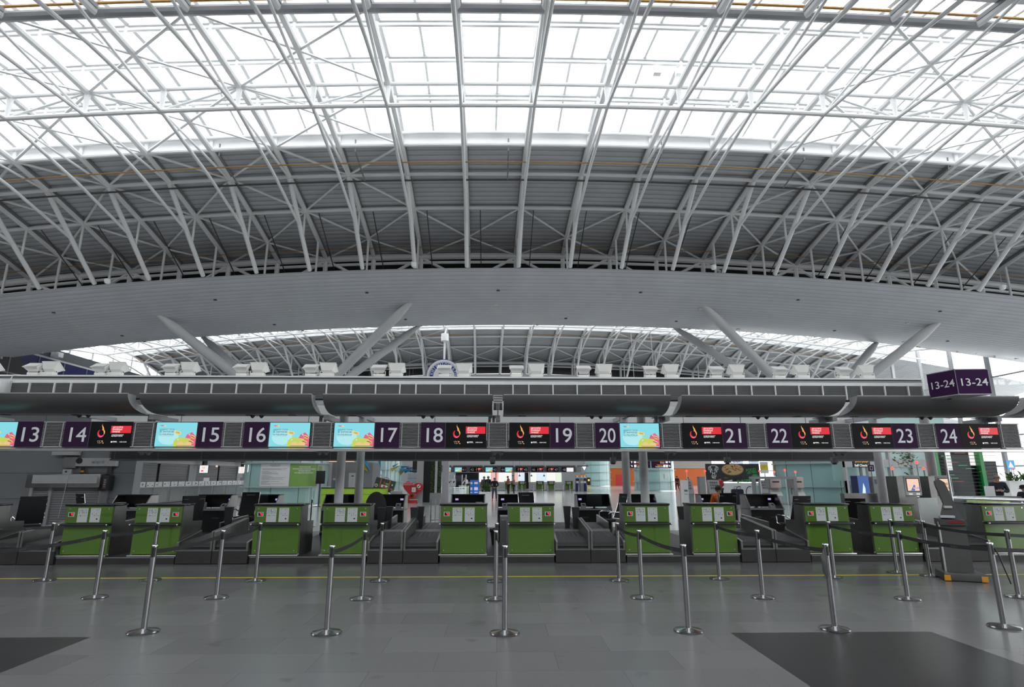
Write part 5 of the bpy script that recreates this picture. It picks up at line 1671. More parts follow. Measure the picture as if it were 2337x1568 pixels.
for z in (1.22, 1.12, .78, .70, .62, .40): b.rect(-.02,.28,z,z+.04,-.008,'scr_white'); b.rect(-.34,-.18,z,z+.03,-.008,'scr_white')
b.disc(.13,.72,.21,-.006,'scr_blue',24); b.build('poster', t)
t = thing('planter', 'white tapered planter with a bushy dark plant beside the standing men', 'planter', (-.72, 38.6, 0))
b = MB(); b.add([(-.24,-.2,0),(.24,-.2,0),(.24,.2,0),(-.24,.2,0),(-.32,-.28,.75),(.32,-.28,.75),(.32,.28,.75),(-.32,.28,.75)], [(0,3,2,1),(4,5,6,7),(0,1,5,4),(1,2,6,5),(2,3,7,6),(3,0,4,7)], 'white_paint'); b.build('pot', t)
rnd = random.Random(2); b = MB()
for i in range(120):
    a = rnd.uniform(0,2*PI); e = rnd.uniform(.3,1.4); l = rnd.uniform(.35,.85)
    d = Vector((math.cos(a)*math.cos(e), math.sin(a)*math.cos(e), math.sin(e))); p0 = Vector((0,0,.75)); p1 = p0+d*l*.7; p2 = p0+d*l+Vector((0,0,-.12*l)); w = d.cross(Vector((0,0,1))).normalized()*.035
    b.add([p0, p1+w, p2, p1-w], [(0,1,2,3)], rnd.choice(['leaf','leaf_light']))
b.build('foliage', t)

# ---- far island with desks 37-48
FYS = 73.0
FJ = [-5.571, -1.745, 2.063, 5.881, 9.70]
simple('far_canopy', 'long grey canopy strip above the far sign row 41-48', 'canopy', lambda b: (b.box(-7.2, 11.2, -.8, 3, 3.05, 3.12, 'light_grey'), b.box(-7.2, 11.2, -.7, -.6, 2.92, 3.05, 'canopy_metal'), [b.box(j-.1, j+.1, -.82, -.7, 2.9, 3.1, 'grey_steel') for j in FJ]), (0, FYS, 0))
simple('far_ledge', 'pale ledge on posts below the far number signs 41-48', 'ledge', lambda b: (b.box(-7, 10.8, -.1, .4, 2.20, 2.26, 'stainless'), [b.box(x-.07, x+.07, .15, .29, 0, 2.2, 'grey_steel') for x in (-6.6, -.2, 4.0, 10.4)]), (0, FYS, 0))
simple('far_sign_backing', 'grey backing panel of the far sign row 41-48', 'panel', lambda b: b.box(-7, 9.7, .13, .3, 2.26, 2.95, 'mid_grey'), (0, FYS, 0))
for n in list(range(40, 49)):
    j = FJ[0] if n == 40 else FJ[(n-41)//2 + (0 if n % 2 else 0)]
    odd = n % 2 == 1
    if n != 40:
        x0 = FJ[(n-41)//2] + (1.15 if odd else 2.15)
        s = thing('number_sign', 'distant dark number sign reading %d' % n, 'sign', (x0+.27, FYS, 2.284), group='number signs of the far desks')
        MB().box(-.27, .27, 0, .1, 0, .53, 'purple').build('sign_board', s)
        MB().text(str(n), .42, 'white_letter', 0, .265, -.01, bold=.012, fit=.40).build('numeral', s)
    xs_ = FJ[(n-41)//2] + (.25 if odd else 2.69) if n != 40 else FJ[0]-1.1
    dist = {40: 'F', 41: 'F', 42: 'W', 43: 'F', 44: 'F', 45: 'W', 46: 'W', 47: 'W', 48: 'B'}[n]
    lab = 'distant lit screen beside the far number sign %d' % n if n != 40 else 'distant lit screen at the left end of the far sign row'
    if dist == 'F': copy_tree(pf, (xs_, FYS, 2.284), lab, group='advert screens of the far desks')
    elif dist == 'W': copy_tree(pw, (xs_, FYS, 2.284), lab, group='advert screens of the far desks')
    else:
        t = thing('advert_screen', lab, 'screen', (xs_, FYS, 2.284), group='advert screens of the far desks')
        MB().box(0,.9,.01,.12,0,.53,'black').build('housing', t); b = MB(); b.rect(.02,.88,.02,.51,.005,'scr_white'); b.build('picture', t)
simple('far_cabinet', 'grey open box at the right end of the far sign row', 'box', lambda b: (b.box(0,.62,0,.3,0,.60,'mid_grey'), b.box(.05,.57,-.01,0,.05,.55,'light_grey')), (9.75, FYS, 2.25))
for i, x in enumerate((-3.6, 1.45, 3.1, 5.35, 6.75, 9.0)):
    copy_tree(dl if i % 2 else dr, (x, 74.2, 0), 'distant green check-in desk below the far signs, %s from the left' % nth(i+1), group='distant green check-in desks')
simple('far_plinth', 'grey plinth under the distant green desks', 'plinth', lambda b: b.box(-5.5, 10.8, 0, 4, 0, .13, 'mid_grey'), (0, 74.0, 0))
lit('panel_white', (.95,.95,.92), 1.0); lit('panel_pink', (.90,.50,.45), 1.0); lit('panel_blue', (.72,.86,.95), 1.0); lit('panel_mint', (.82,.90,.76), 1.0)
wb = MB(); wb.box(-6, 12, 81.13, 81.4, 0, 3.2, 'light_grey'); struct(wb.build('wall_shops'))
for i, (x0, x1, m) in enumerate(((-2.53,-.9,'white'),(-.85,.1,'pink'),(.12,1.95,'white'),(2.35,2.75,'pink'),(2.78,3.7,'blue'),(4.2,5.4,'white'),(5.43,6.7,'blue'),(6.73,8.0,'white'),(8.03,8.8,'mint'))):
    simple('backlit_panel', 'glowing %s wall panel behind the far desks, %s from the left' % (m, nth(i+1)), 'light panel', lambda b: b.box(x0, x1, 0, .1, 1.0, 2.35, 'panel_'+m), (0, 81, 0), 'glowing wall panels behind the far desks')
simple('dark_cafe', 'dark cafe with black shelving left of the glowing panels', 'shop front', lambda b: (b.box(-5.6, -2.55, 0, .3, 0, 2.4, 'black'), [b.box(-5.4, -2.8, -.02, 0, .9+.28*k, .93+.28*k, 'dark_grey') for k in range(5)]), (0, 79, 0))
simple('dark_column', 'dark column between the glowing panels', 'pillar', lambda b: b.box(-.25,.25,0,.3,0,2.6,'black'), (3.95, 79.5, 0))
for i, x in enumerate((2.05, 2.95, 4.55, 6.25)):
    t = thing('pendant_lamp', 'small dark cone pendant lamp before the glowing panels, %s from the left' % nth(i+1), 'lamp', (x, 79, 1.75), group='cone pendant lamps at the far desks')
    MB().lathe([(0,.22),(.04,.2),(.16,0),(0,.02)], 'black', n=12).build('lamp_shade', t); MB().tube([(0,0,.2),(0,0,soffit_z(x,79,1)-1.75)], .012, 'black', 4).build('cord', t)
rnd = random.Random(9)
for i in range(14):
    x = -1.5 + .9*i
    copy_tree(sp, (x + rnd.uniform(-.3,.3), 66 + rnd.uniform(-1.2,3), 0), 'distant steel queue post before the far desks, %s from the left' % nth(i+1), group='distant queue posts')
lit('lamp_bright', (1,1,.97), 1.6)
simple('bright_lamp', 'bright white glowing pentagon lamp right of the far sign row', 'lamp', lambda b: (b.prism([(-.24,.30),(.18,.34),(.26,.12),(.02,-.34),(-.22,.05)], 0, .1, 'lamp_bright'), b.box(-.02,.02,.1,.14,-2.86,.2,'grey_steel')), (11.1, 75, 2.86))
for i, (x, c) in enumerate(((9.5,'navy'),(10.05,'mid_grey'),(10.45,'navy'))):
    t = thing('self_service_kiosk', 'distant self-service kiosk under the small orange LED signs, %s from the left' % nth(i+1), 'kiosk', (x, 70+.2*i, 0), group='distant self-service kiosks')
    MB().bbox(-.22,.22,0,.35,0,1.5,c,.02).build('body', t); b = MB(); b.rect(-.15,.15,.95,1.2,-.004,'scr_grey'); b.build('screen', t)
    MB().box(-.2,.2,0,.05,1.62,1.86,'black').build('sign_plate', t); b = MB(); b.rect(-.16,.16,1.75,1.83,-.005,'scr_orange'); b.rect(-.14,.14,1.65,1.70,-.005,'scr_white'); b.build('led_text', t); MB().box(-.02,.02,.01,.04,1.5,1.62,'dark_grey').build('neck', t)
t = thing('cash_machine', 'yellow-green cash machine right of the distant kiosks', 'cash machine', (10.55, 68, 0))
mat('atm_yellow', (.55,.62,.25), .4); MB().bbox(-.21,.21,0,.4,0,.75,'atm_yellow',.02).build('base', t); MB().bbox(-.21,.21,0,.4,.75,1.6,'black',.02).build('upper', t); b = MB(); b.rect(-.12,.12,1.2,1.42,-.004,'scr_yellow'); b.rect(-.12,.12,.35,.55,-.004,'paper_white'); b.build('screen', t)
t = thing('number_sign', 'distant dark number sign reading 38 among the paper planes', 'sign', (-10.75, 73, 2.284))
MB().box(-.55,.42,0,.1,0,.53,'purple').build('sign_board', t); MB().box(-.05,.05,.1,.16,-2.284,.5,'grey_steel').build('post', t); MB().text('37', .38, 'white_letter', -.38, .265, -.01, fit=.22).build('numeral', t); MB().text('38', .42, 'white_letter', .08, .265, -.01, bold=.012, fit=.42).build('numeral', t)
simple('dark_screen', 'tall dark hanging screen between number 38 and the grey pillar', 'screen', lambda b: (b.box(-.26,.24,0,.1,0,1.25,'black'), b.rect(-.2,.18,.1,.3,-.01,'dark_grey'), b.box(-.03,.03,.03,.08,-2.12,0,'dark_grey')), (-8.4, 60, 2.12))
simple('metal_locker', 'pale blue-grey locker wall beside the grey pillar', 'locker', lambda b: (b.box(-.5,.5,0,.5,0,2.0,'locker' if 'locker' in MATS else 'light_grey'), [b.box(-.5,.5,-.004,0,.38*k,.39*k+.01,'mid_grey') for k in range(1,5)]), (-8.3, 58, 0))

# ---- right part: orange wall, direction sign, burger board, kiosks
mat('orange_wall', (.62,.13,.015), .5, var=.05, vscale=.3); mat('beige_rib', (.36,.31,.27), .6, var=.05)
simple('orange_partition', 'long orange wall at the far end behind the glass drums', 'partition', lambda b: (b.box(22, 43, 0, .3, 0, 3.3, 'orange_wall'), b.box(23.6, 25.1, -.02, 0, 0, 2.1, 'heart_red')), (0, 117, 0))
simple('ribbed_fascia', 'pale ribbed band above the orange wall', 'fascia', lambda b: (b.box(22, 43, 0, .4, 3.3, 8.0, 'beige_rib'), [b.box(22, 43, -.04, 0, 3.4+.3*k, 3.5+.3*k, 'light_grey') for k in range(14)]), (0, 116.8, 0))
lit('dir_orange', (1.0,.30,.02), 1.1)
for i, (x0, x1) in enumerate(((13.60, 15.72), (15.85, 17.86))):
    t = thing('direction_sign', 'purple lit direction sign with orange and white text, %s half' % ('left' if i == 0 else 'right'), 'sign', (x0, 60, 2.58), group='hanging direction signs')
    w = x1-x0
    MB().box(0, w, 0, .15, 0, .82, 'purple').build('board', t)
    b = MB(); b.box(0, w, -.004, 0, .395, .405, 'scr_darkred')
    rows = ((('Транзит','Transit'),('Консультація','Information')) if i == 0 else (('Прибуття','Arrivals'),('Транспорт','Transportation')))
    for r, (u, e) in enumerate(rows):
        zc = .61 - .41*r
        if i == 0:
            b.rect(.42,.66,zc-.13,zc+.13,-.006,'scr_white')
            pts = [(-.1,-.02),(.0,.12),(.1,-.02),(.03,-.02),(.03,-.13),(-.03,-.13),(-.03,-.02)]
            a = 0 if r == 0 else R(-135)
            b.poly([(.2+p*math.cos(a)-q*math.sin(a), zc+p*math.sin(a)+q*math.cos(a)) for p, q in pts], 'scr_white', (0,-.006,0))
            b.text(u, .17, 'dir_orange', .75, zc+.075, -.006, 'LEFT', .012, fit=.55 if r == 0 else .9); b.text(e, .16, 'scr_white', .75, zc-.085, -.006, 'LEFT', .012, fit=.5 if r == 0 else .9)
        else:
            b.rect(w-.55,w-.32,zc-.13,zc+.13,-.006,'scr_white')
            if r == 1: b.rect(w-.82,w-.59,zc-.13,zc+.13,-.006,'scr_white')
            a = R(-135)
            b.poly([(w-.15+p*math.cos(a)-q*math.sin(a), zc+p*math.sin(a)+q*math.cos(a)) for p, q in [(-.1,-.02),(.0,.12),(.1,-.02),(.03,-.02),(.03,-.13),(-.03,-.13),(-.03,-.02)]], 'scr_white', (0,-.006,0))
            b.text(u, .17, 'dir_orange', w-.9-(.28 if r else 0), zc+.075, -.006, 'CENTER', .012, fit=.55); b.text(e, .16, 'scr_white', w-.9-(.28 if r else 0), zc-.085, -.006, 'CENTER', .012, fit=.45 if r == 0 else .9)
    b.build('lettering', t)
    MB().tube([(w/2,.07,.82),(w/2,1.25,14.72)], .03, 'grey_steel', 6).build('hanger', t)
t = thing('menu_billboard', 'dark grey food billboard with a pizza, an elephant outline and GOOD FOOD lettering', 'billboard', (15.0, 42, 1.34))
mat('slate', (.045,.045,.05), .5); mat('pizza_base', (.62,.33,.14), .6, var=.1, vscale=20); mat('pizza_red', (.55,.10,.03), .6, var=.3, vscale=30); mat('pizza_cheese', (.72,.50,.25), .6, var=.2, vscale=25); mat('print_green', (.10,.55,.12), .5)
MB().box(0, 3.9, 0, .08, 0, 1.28, 'slate').build('board', t)
b = MB(); b.disc(1.95,.88,.80,-.004,'pizza_base',40,.42); b.disc(1.95,.89,.72,-.008,'pizza_cheese',36,.36)
rnd = random.Random(4)
for i in range(46):
    a = rnd.uniform(0,2*PI); r = math.sqrt(rnd.random())
    b.disc(1.95+.64*r*math.cos(a), .89+.31*r*math.sin(a), rnd.uniform(.03,.09), -.012-.0002*i, rnd.choice(['pizza_red','pizza_red','pizza_base','leaf','pizza_cheese']), 8, rnd.uniform(.02,.05))
b.build('pizza_picture', t)
b = MB(); b.text('GOOD', .30, 'black', 3.25, 1.06, -.006, rot=R(6), bold=.015, fit=.70); b.text('FOOD', .30, 'print_green', 3.28, .84, -.006, rot=R(6), bold=.02, fit=.70); b.text('BEST PRICE', .16, 'print_green', 3.36, .66, -.006, rot=R(6), bold=.015, fit=.70)
b.build('heading', t); b = MB(); b.text('BEST', .30, 'black', 2.27, .22, -.006, rot=R(5), bold=.02, fit=.66); b.text('BURGERS', .30, 'print_green', 2.75, .06, -.006, rot=R(4), bold=.02, fit=1.1)
b.build('slogan', t); b = MB()
for i in range(14):
    a = R(30+8*i); b.poly([(3.55,.2),(3.55+.34*math.cos(a)-.03,.2+.34*math.sin(a)),(3.55+.36*math.cos(a)+.02,.2+.36*math.sin(a))], 'print_green' if i % 2 else 'leaf_light', (0,-.006-.0003*i,0))
b.build('salad_picture', t); b = MB(); b.poly([(1.2,.28),(1.4,.36),(1.62,.28),(1.4,.22)], 'leaf_light', (0,-.006,0)); b.poly([(1.15,-.0+.02),(1.85,.16),(1.88,.05),(1.5,.0)], 'paper_white', (0,-.006,0))
b.build('herb_picture', t)
b = MB()
def line(pts, r=.022):
    for p, q in zip(pts, pts[1:]):
        d = Vector((q[0]-p[0], 0, q[1]-p[1])); n = Vector((-d.z, 0, d.x)).normalized()*r
        b.add([(p[0]-n.x,-.006,p[1]-n.z),(q[0]-n.x,-.006,q[1]-n.z),(q[0]+n.x,-.006,q[1]+n.z),(p[0]+n.x,-.006,p[1]+n.z)], [(0,1,2,3)], 'white_letter')
for s in (-1, 1):
    line([(.55+s*.05,1.14),(.55+s*.22,1.12),(.55+s*.36,1.02),(.55+s*.34,.86),(.55+s*.20,.82)]); line([(.55+s*.16,1.06),(.55+s*.28,1.0),(.55+s*.25,.92)])
    line([(.55+s*.20,1.08),(.55+s*.17,.82),(.55+s*.22,.60),(.55+s*.10,.30)]); line([(.55+s*.10,.96),(.55+s*.13,.84),(.55+s*.05,.80)]); line([(.55+s*.10,.72),(.55+s*.07,.46),(.55+s*.02,.30)]); line([(.55+s*.24,.78),(.55+s*.18,.46)])
line([(.40,.30),(.66,.24)]); line([(.5,1.14),(.6,1.14)]); line([(.46,.62),(.64,.62)])
b.build('animal_outline', t)
for x in (.3, 3.5): MB().box(x-.04, x+.04, .1, .16, -1.34, 1.2, 'grey_steel').build('leg', t)
t = thing('cafe_counter', 'long white curved cafe counter below the food billboard', 'counter', (16.9, 41.0, 0))
MB().bbox(-.9, 2.2, 0, .8, 0, 1.28, 'white_paint', .05).build('body', t)
b = MB()
for c in (.0, .75): b.tube([(c+.28*math.cos(a), -.02, .62+.42*math.sin(a)) for a in [R(70+20*k) for k in range(11)]], .025, 'dark_grey', 6)
b.build('ornament', t); b = MB(); b.box(1.25, 2.1, -.03, 0, .45, 1.1, 'teal_glass'); b.build('display_window', t)
lit('shop_sign_blue', (.60,.75,.90), .9)
simple('shop_sign', 'pale blue sign reading CUP above the food billboard', 'sign', lambda b: (b.rect(-.55,.55,-.25,.25,0,'shop_sign_blue'), b.text('CUP', .40, 'black', 0, .02, -.01, bold=.02, fit=.75), b.box(-.55,.55,.01,.08,-.26,.26,'mid_grey'), b.box(-.04,.04,.02,.07,-3.03,-.2,'mid_grey')), (20.6, 50, 3.03))
simple('shop_sign', 'pale blue sign reading CTA beside the CUP sign', 'sign', lambda b: (b.rect(-.42,.42,-.25,.25,0,'shop_sign_blue'), b.text('PASTA', .2, 'white_letter', 0, .12, -.01, bold=.02, fit=.6), b.text('CTA', .22, 'white_letter', 0, -.1, -.01, bold=.02, fit=.45), b.box(-.42,.42,.01,.08,-.26,.26,'mid_grey'), b.box(-.04,.04,.02,.07,-3.03,-.2,'mid_grey')), (22.1, 50, 3.03))
simple('yellow_menu', 'white and yellow menu poster right of the food billboard', 'poster', lambda b: (b.rect(-.30,.30,0,.85,0,'paper_white'), b.rect(-.29,.29,.25,.62,-.004,'yellow_paint'), b.box(-.3,.3,.005,.05,0,.85,'mid_grey'), b.box(-.03,.03,.01,.05,-1.96,0,'mid_grey')), (20.2, 44, 1.96))
simple('brown_board', 'brown shop board with white sketches left of the right glass drum', 'board', lambda b: (b.rect(-.40,.40,0,1.1,0,'brown_board' if 'brown_board' in MATS else 'beige_rib'), b.rect(-.1,.15,.9,.98,-.004,'black'), b.box(-.4,.4,.005,.05,0,1.1,'mid_grey'), b.box(-.03,.03,.01,.05,-1.75,0,'mid_grey')), (20.6, 42.6, 1.75))
mat('lamp_post_white', (.6,.6,.6), .4)
lit('red_lamp', (1.0,.06,.05), 2.6)
for i, (x, y, z) in enumerate(((8.74,27,1.97),(9.60,27,1.97),(12.15,27,1.97),(12.84,27,1.93),(13.34,27,2.01),(13.83,27,1.93),(9.90,14.5,1.92),(10.98,15.1,2.08),(10.70,14.5,1.92),(24.2,27,2.05))):
    t = thing('red_beacon', 'glowing red beacon lamp on a thin pole, %s from the left' % nth(i+1), 'lamp', (x, y, 0), group='red beacon lamps above the machines')
    rl = .05*min(1, y/22); MB().ball((0,0,z), rl, 'red_lamp', 10, 8).build('lamp', t); MB().tube([(0,0,0),(0,0,z-.05)], .016, 'lamp_post_white', 6).build('pole', t)
for i, (x, y) in enumerate(((8.75, 27), (10.2, 27.5), (12.9, 28))):
    t = thing('check_in_kiosk', 'tilted grey self check-in kiosk behind the rear desks, %s from the left' % nth(i+1), 'kiosk', (x, y, 0), group='tilted self check-in kiosks')
    b = MB(); b.prismx([(-.02,.95),(.22,1.56),(.30,1.56),(.30,.0),(.05,.0),(.05,.9)], -.28, .28, 'mid_grey'); b.build('body', t)
    b = MB(); vs = []
    for r in range(3):
        for c in range(4):
            yy = .05+.05*r; zz = 1.16+.125*r; x0 = -.19+.10*c
            b.add([(x0,yy-.013,zz),(x0+.07,yy-.013,zz),(x0+.07,yy+.012,zz+.075),(x0,yy+.012,zz+.075)], [(0,1,2,3)], 'dark_grey')
    b.build('key_pictures', t)
simple('white_totem', 'slim white information totem left of the tilted kiosks', 'totem', lambda b: (b.box(-.10,.12,0,.35,0,1.57,'paper_white'), b.rect(-.06,.08,1.12,1.2,-.004,'pict_blue'), b.rect(-.06,.08,1.0,1.04,-.004,'light_grey')), (7.68, 24, 0))
simple('grey_locker', 'tall plain grey locker between the tilted kiosks', 'locker', lambda b: b.bbox(-.17,.17,0,.4,0,1.72,'mid_grey',.01), (11.55, 33, 0))
mat('machine_pink', (.62,.50,.48), .4)
for i, x in enumerate((10.48, 11.34)):
    t = thing('bag_drop_unit', 'pale bag drop head with a dark slot under the steel arch, %s one' % ('left' if i == 0 else 'right'), 'machine', (x, 22, 0), group='pale bag drop heads')
    MB().bbox(-.21,.21,0,.4,1.30,1.70,'machine_pink',.03).build('head', t); MB().box(-.13,.13,-.005,0,1.50,1.55,'black').build('slot', t); MB().box(-.24,-.21,.02,.4,1.3,1.7,'mid_grey').build('side_plate', t)
    MB().bbox(-.19,.19,.05,.4,.0,1.05,'light_grey',.02).build('pedestal', t); MB().box(-.12,.12,.1,.4,1.05,1.30,'mid_grey').build('neck', t)
    b = MB(); b.prismx([(-.08,1.02),(.12,1.24),(.12,1.02)], -.20, .20, 'light_grey'); b.build('tray', t)
t = thing('steel_arch', 'brushed steel portal frame between signs 22 and 23 desks and the bag drop heads', 'frame', (8.95, 18.9, 0))
MB().box(-.72, -.62, -.05, .05, PH, 1.68, 'grey_steel').build('upright', t); MB().box(.62, .72, -.05, .05, PH, 1.68, 'grey_steel').build('upright', t); MB().box(-.78, .72, -.06, .06, 1.64, 1.72, 'grey_steel').build('crossbar', t)
lit('kiosk_blue', (.02,.10,.38), .8)
t = thing('blue_kiosk', 'blue advert kiosk under the Self Check-in sign', 'kiosk', (16.35, 26, 0))
MB().box(-.26, .26, 0, .5, 0, 1.75, 'navy').build('body', t); b = MB(); b.rect(-.25,.25,.6,1.74,-.004,'kiosk_blue'); b.poly([(-.18,.65),(.02,.65),(.05,1.2),(-.02,1.45)], 'panel_blue', (0,-.008,0)); b.build('picture', t)
t = thing('grey_kiosk', 'grey and black machine with a blue screen right of the blue kiosk', 'machine', (16.85, 26, 0))
MB().box(-.22, .30, 0, .5, 0, 1.73, 'mid_grey').build('body', t); b = MB(); b.rect(-.22,-.10,.0,1.7,-.004,'black'); b.rect(.0,.24,1.4,1.6,-.004,'navy'); b.rect(.18,.26,.98,1.1,-.004,'navy'); b.build('front', t)
lit('led_orange', (1.0,.42,.02), 1.3)
t = thing('led_sign', 'black LED sign reading Self Check-in in orange and white', 'sign', (16.40, 26, 2.12))
MB().box(-.37, .37, 0, .12, 0, .50, 'black').build('case', t)
b = MB(); b.text('Самостійна', .14, 'led_orange', 0, .40, -.006, bold=.012, fit=.62); b.text('реєстрація', .14, 'led_orange', 0, .27, -.006, bold=.012, fit=.60); b.text('Self Check-in', .14, 'scr_white', 0, .09, -.006, bold=.02, fit=.70); b.build('lettering', t)
MB().tube([(.2,.06,.5),(.2,.06,1.0)], .02, 'dark_grey', 6).build('hanger', t)
MB().box(-.05, .05, .13, .2, -.37, .7, 'mid_grey').build('bracket', t)
# bag drop machines with screens beside the desk of sign 23/24
for i, x in enumerate((9.97, 10.75)):
    t = thing('bag_drop_machine', 'grey bag drop machine with a glowing peach screen, %s one' % ('left, showing a plane tail' if i == 0 else 'right, reading Bag Drop'), 'machine', (x, 13.95, .30), group='bag drop machines with peach screens')
    MB().bbox(-.25, .25, 0, .25, 1.18, 1.76, 'light_grey', .05).build('head', t)
    b = MB(); b.rect(-.20,.20,1.30,1.69,-.003,'black'); b.rect(-.175,.175,1.325,1.665,-.006,'scr_peach')
    if i == 0:
        b.poly([(-.09,1.33),(.03,1.33),(.06,1.48),(.02,1.50)], 'scr_blue', (0,-.010,0)); b.disc(.01,1.405,.028,-.012,'scr_orange',12); b.text('UIA', .09, 'scr_blue', .11, 1.405, -.010, fit=.10); b.rect(-.16,-.05,1.22,1.25,-.003,'scr_white'); b.rect(.06,.17,1.22,1.25,-.003,'scr_white')
    else:
        b.text('Bag', .11, 'scr_purple_text' if 'scr_purple_text' in MATS else 'purple', .0, 1.53, -.010, fit=.17); b.text('Drop', .11, 'purple', .02, 1.42, -.010, fit=.22); b.rect(.05,.15,1.21,1.225,-.003,'black')
    b.build('screen', t)
    MB().box(-.45, -.25, .02, .5, .95, 1.74, 'brushed').build('side_casing', t); MB().box(-.25, .25, .25, .5, .26, 1.74, 'brushed').build('cabinet', t)
    t.scale = (.82, .82, .82)
simple('steel_barrier', 'long slanting brushed steel counter wall behind the desk of sign 23', 'counter', lambda b: (b.prismx([(0,0),(.2,0),(.2,1.25),(0,1.25)], 9.9, 11.5, 'brushed')), (0, 16.7, 0))
simple('steel_rail', 'shiny horizontal steel rail in front of the dark cafe on the right', 'rail', lambda b: (b.tube([(11.0,15.5,1.20),(14.4,15.5,1.10)], .045, 'chrome', 10), b.tube([(11.0,15.5,1.20),(11.0,15.5,0)], .03, 'chrome', 8), b.tube([(14.4,15.5,1.10),(14.4,15.5,0)], .03, 'chrome', 8)))
simple('dark_worktop', 'black worktop with a green front edge below the dark cafe', 'counter', lambda b: (b.box(13.4,15.6,0,.7,1.08,1.14,'black'), b.box(13.9,15.2,-.02,0,.9,1.08,'lime'), b.box(13.4,15.6,.05,.7,0,1.08,'dark_grey')), (0, 17.3, 0))
simple('white_notice_board', 'white board hanging at the steel wall left of the desk of sign 24', 'board', lambda b: b.bbox(-.28,.16,0,.02,0,.72,'paper',.008), (10.05, 13.55, .52))
simple('paper_on_counter', 'white paper sign on the black worktop by the man with the phone', 'paper', lambda b: b.rect(-.16,.16,0,.30,0,'paper_white'), (14.75, 17.4, 1.14))
simple('glass_screen', 'tall clear glass screen with a steel edge left of the Bag Drop machine', 'glass screen', lambda b: (b.box(-.01,.55,-.006,.006,0,2.05,'clear_glass'), b.tube([(0,0,0),(0,0,2.05)], .022, 'stainless', 8)), (10.05, 12.9, PH))
# dark cafe pavilion with green columns on the right
t = thing('cafe_pavilion', 'black cafe pavilion with thin shelves and glowing green lines on the right', 'pavilion', (20.9, 26, 0))
MB().box(-.95, 1.05, .3, .5, 0, 3.0, 'black').build('back_wall', t)
mat('cafe_green', (.02,.30,.07), .3)
for x0, x1 in ((-1.22,-.95),(.95,1.12)): MB().box(x0, x1, 0, .3, 0, 3.0, 'cafe_green').build('green_column', t)
rnd = random.Random(8)
for k in range(12):
    z = 1.0+.15*k; MB().box(-.7, 1.9, .1, .25, z, z+.015, 'dark_grey').build('shelf', t)
lit('neon_green', (.08,.65,.25), .8); lit('neon_red', (.7,.08,.06), .7)
for k in range(10):
    x = rnd.uniform(-.8,.9); z = 1.5+.14*k; w = rnd.uniform(.3,.5); MB().box(x, x+w, .06, .09, z, z+.02, 'neon_green' if k % 3 else 'neon_red').build('neon_line', t)
b = MB(); b.rect(-.4,-.15,2.0,2.85,.29,'panel_white'); b.rect(.7,.95,2.2,2.9,.29,'panel_white'); b.build('window', t)
MB().box(1.15, 1.75, .1, .5, 0, 2.4, 'dark_grey').build('shelf_block', t)
lit('sky_blue_sign', (.10,.36,.75), 1.0)
simple('glass_sign', 'blue square sign with a white triangle on the right glass front', 'sign', lambda b: (b.rect(-.22,.22,-.24,.24,0,'sky_blue_sign'), b.poly([(-.15,-.14),(.15,-.14),(0,.18)], 'scr_white', (0,-.01,0)), b.box(-.22,.22,.005,.03,-.24,.24,'mid_grey'), b.box(-.02,.02,.01,.03,-2.32,-.2,'grey_steel')), (26.8, 30, 2.32))
t = thing('palm_planter', 'white planter with a broad-leaved palm at the right picture edge', 'planter', (21.6, 24, 0))
MB().bbox(-.55, .75, -.2, .3, 0, 1.55, 'white_paint', .03).build('pot', t)
b = MB(); rnd = random.Random(6)
for i in range(60):
    a = rnd.uniform(0,2*PI); e = rnd.uniform(.2,1.2); l = rnd.uniform(.3,.7); p0 = Vector((rnd.uniform(-.4,.6),0,1.53)); d = Vector((math.cos(a)*math.cos(e), math.sin(a)*math.cos(e), math.sin(e))); w = d.cross(Vector((0,0,1))).normalized()*.05
    p1 = p0+d*l*.6; p2 = p0+d*l+Vector((0,0,-.15)); b.add([p0,p1+w,p2,p1-w], [(0,1,2,3)], rnd.choice(['leaf','leaf_light']))
b.build('foliage', t)
simple('hanging_plant', 'small hanging leafy plant beside the right column', 'plant', lambda b: leafy(b, 160, lambda: (random.gauss(0,.18), random.gauss(0,.15), random.gauss(0,.25)), .08, random.Random(3)), (15.6, 22, 2.5))
simple('toilet_sign', 'small dark square sign with a white outline above the left peach screen', 'sign', lambda b: (b.rect(-.12,.12,-.13,.13,0,'purple'), b.rect(-.06,.06,-.08,.08,-.004,'light_grey'), b.rect(-.04,.04,-.06,.06,-.008,'purple'), b.box(-.12,.12,.004,.03,-.13,.13,'dark_grey'), b.tube([(0,.02,-2.06),(0,.02,.13)], .015, 'dark_grey', 6)), (15.5, 24, 2.06))
simple('shop_gallery', 'pale two-level shop gallery behind the right columns', 'gallery', lambda b: (b.box(0, 6.5, 0, .3, 0, 1.5, 'mid_grey'), b.box(0, 6.5, 0, .3, 2.2, 2.6, 'light_grey'), b.box(0,6.5,1.0,1.2,1.5,5,'teal_glass'), [b.box(1.2*k, 1.2*k+.1, -.02, .2, 0, 4.4, 'light_grey') for k in range(6)], b.box(.2, 2.6, -.03, 0, .3, 1.3, 'cafe_green')), (18.3, 30.5, 0))
mat('scan_red', (.25,.02,.02), .3)
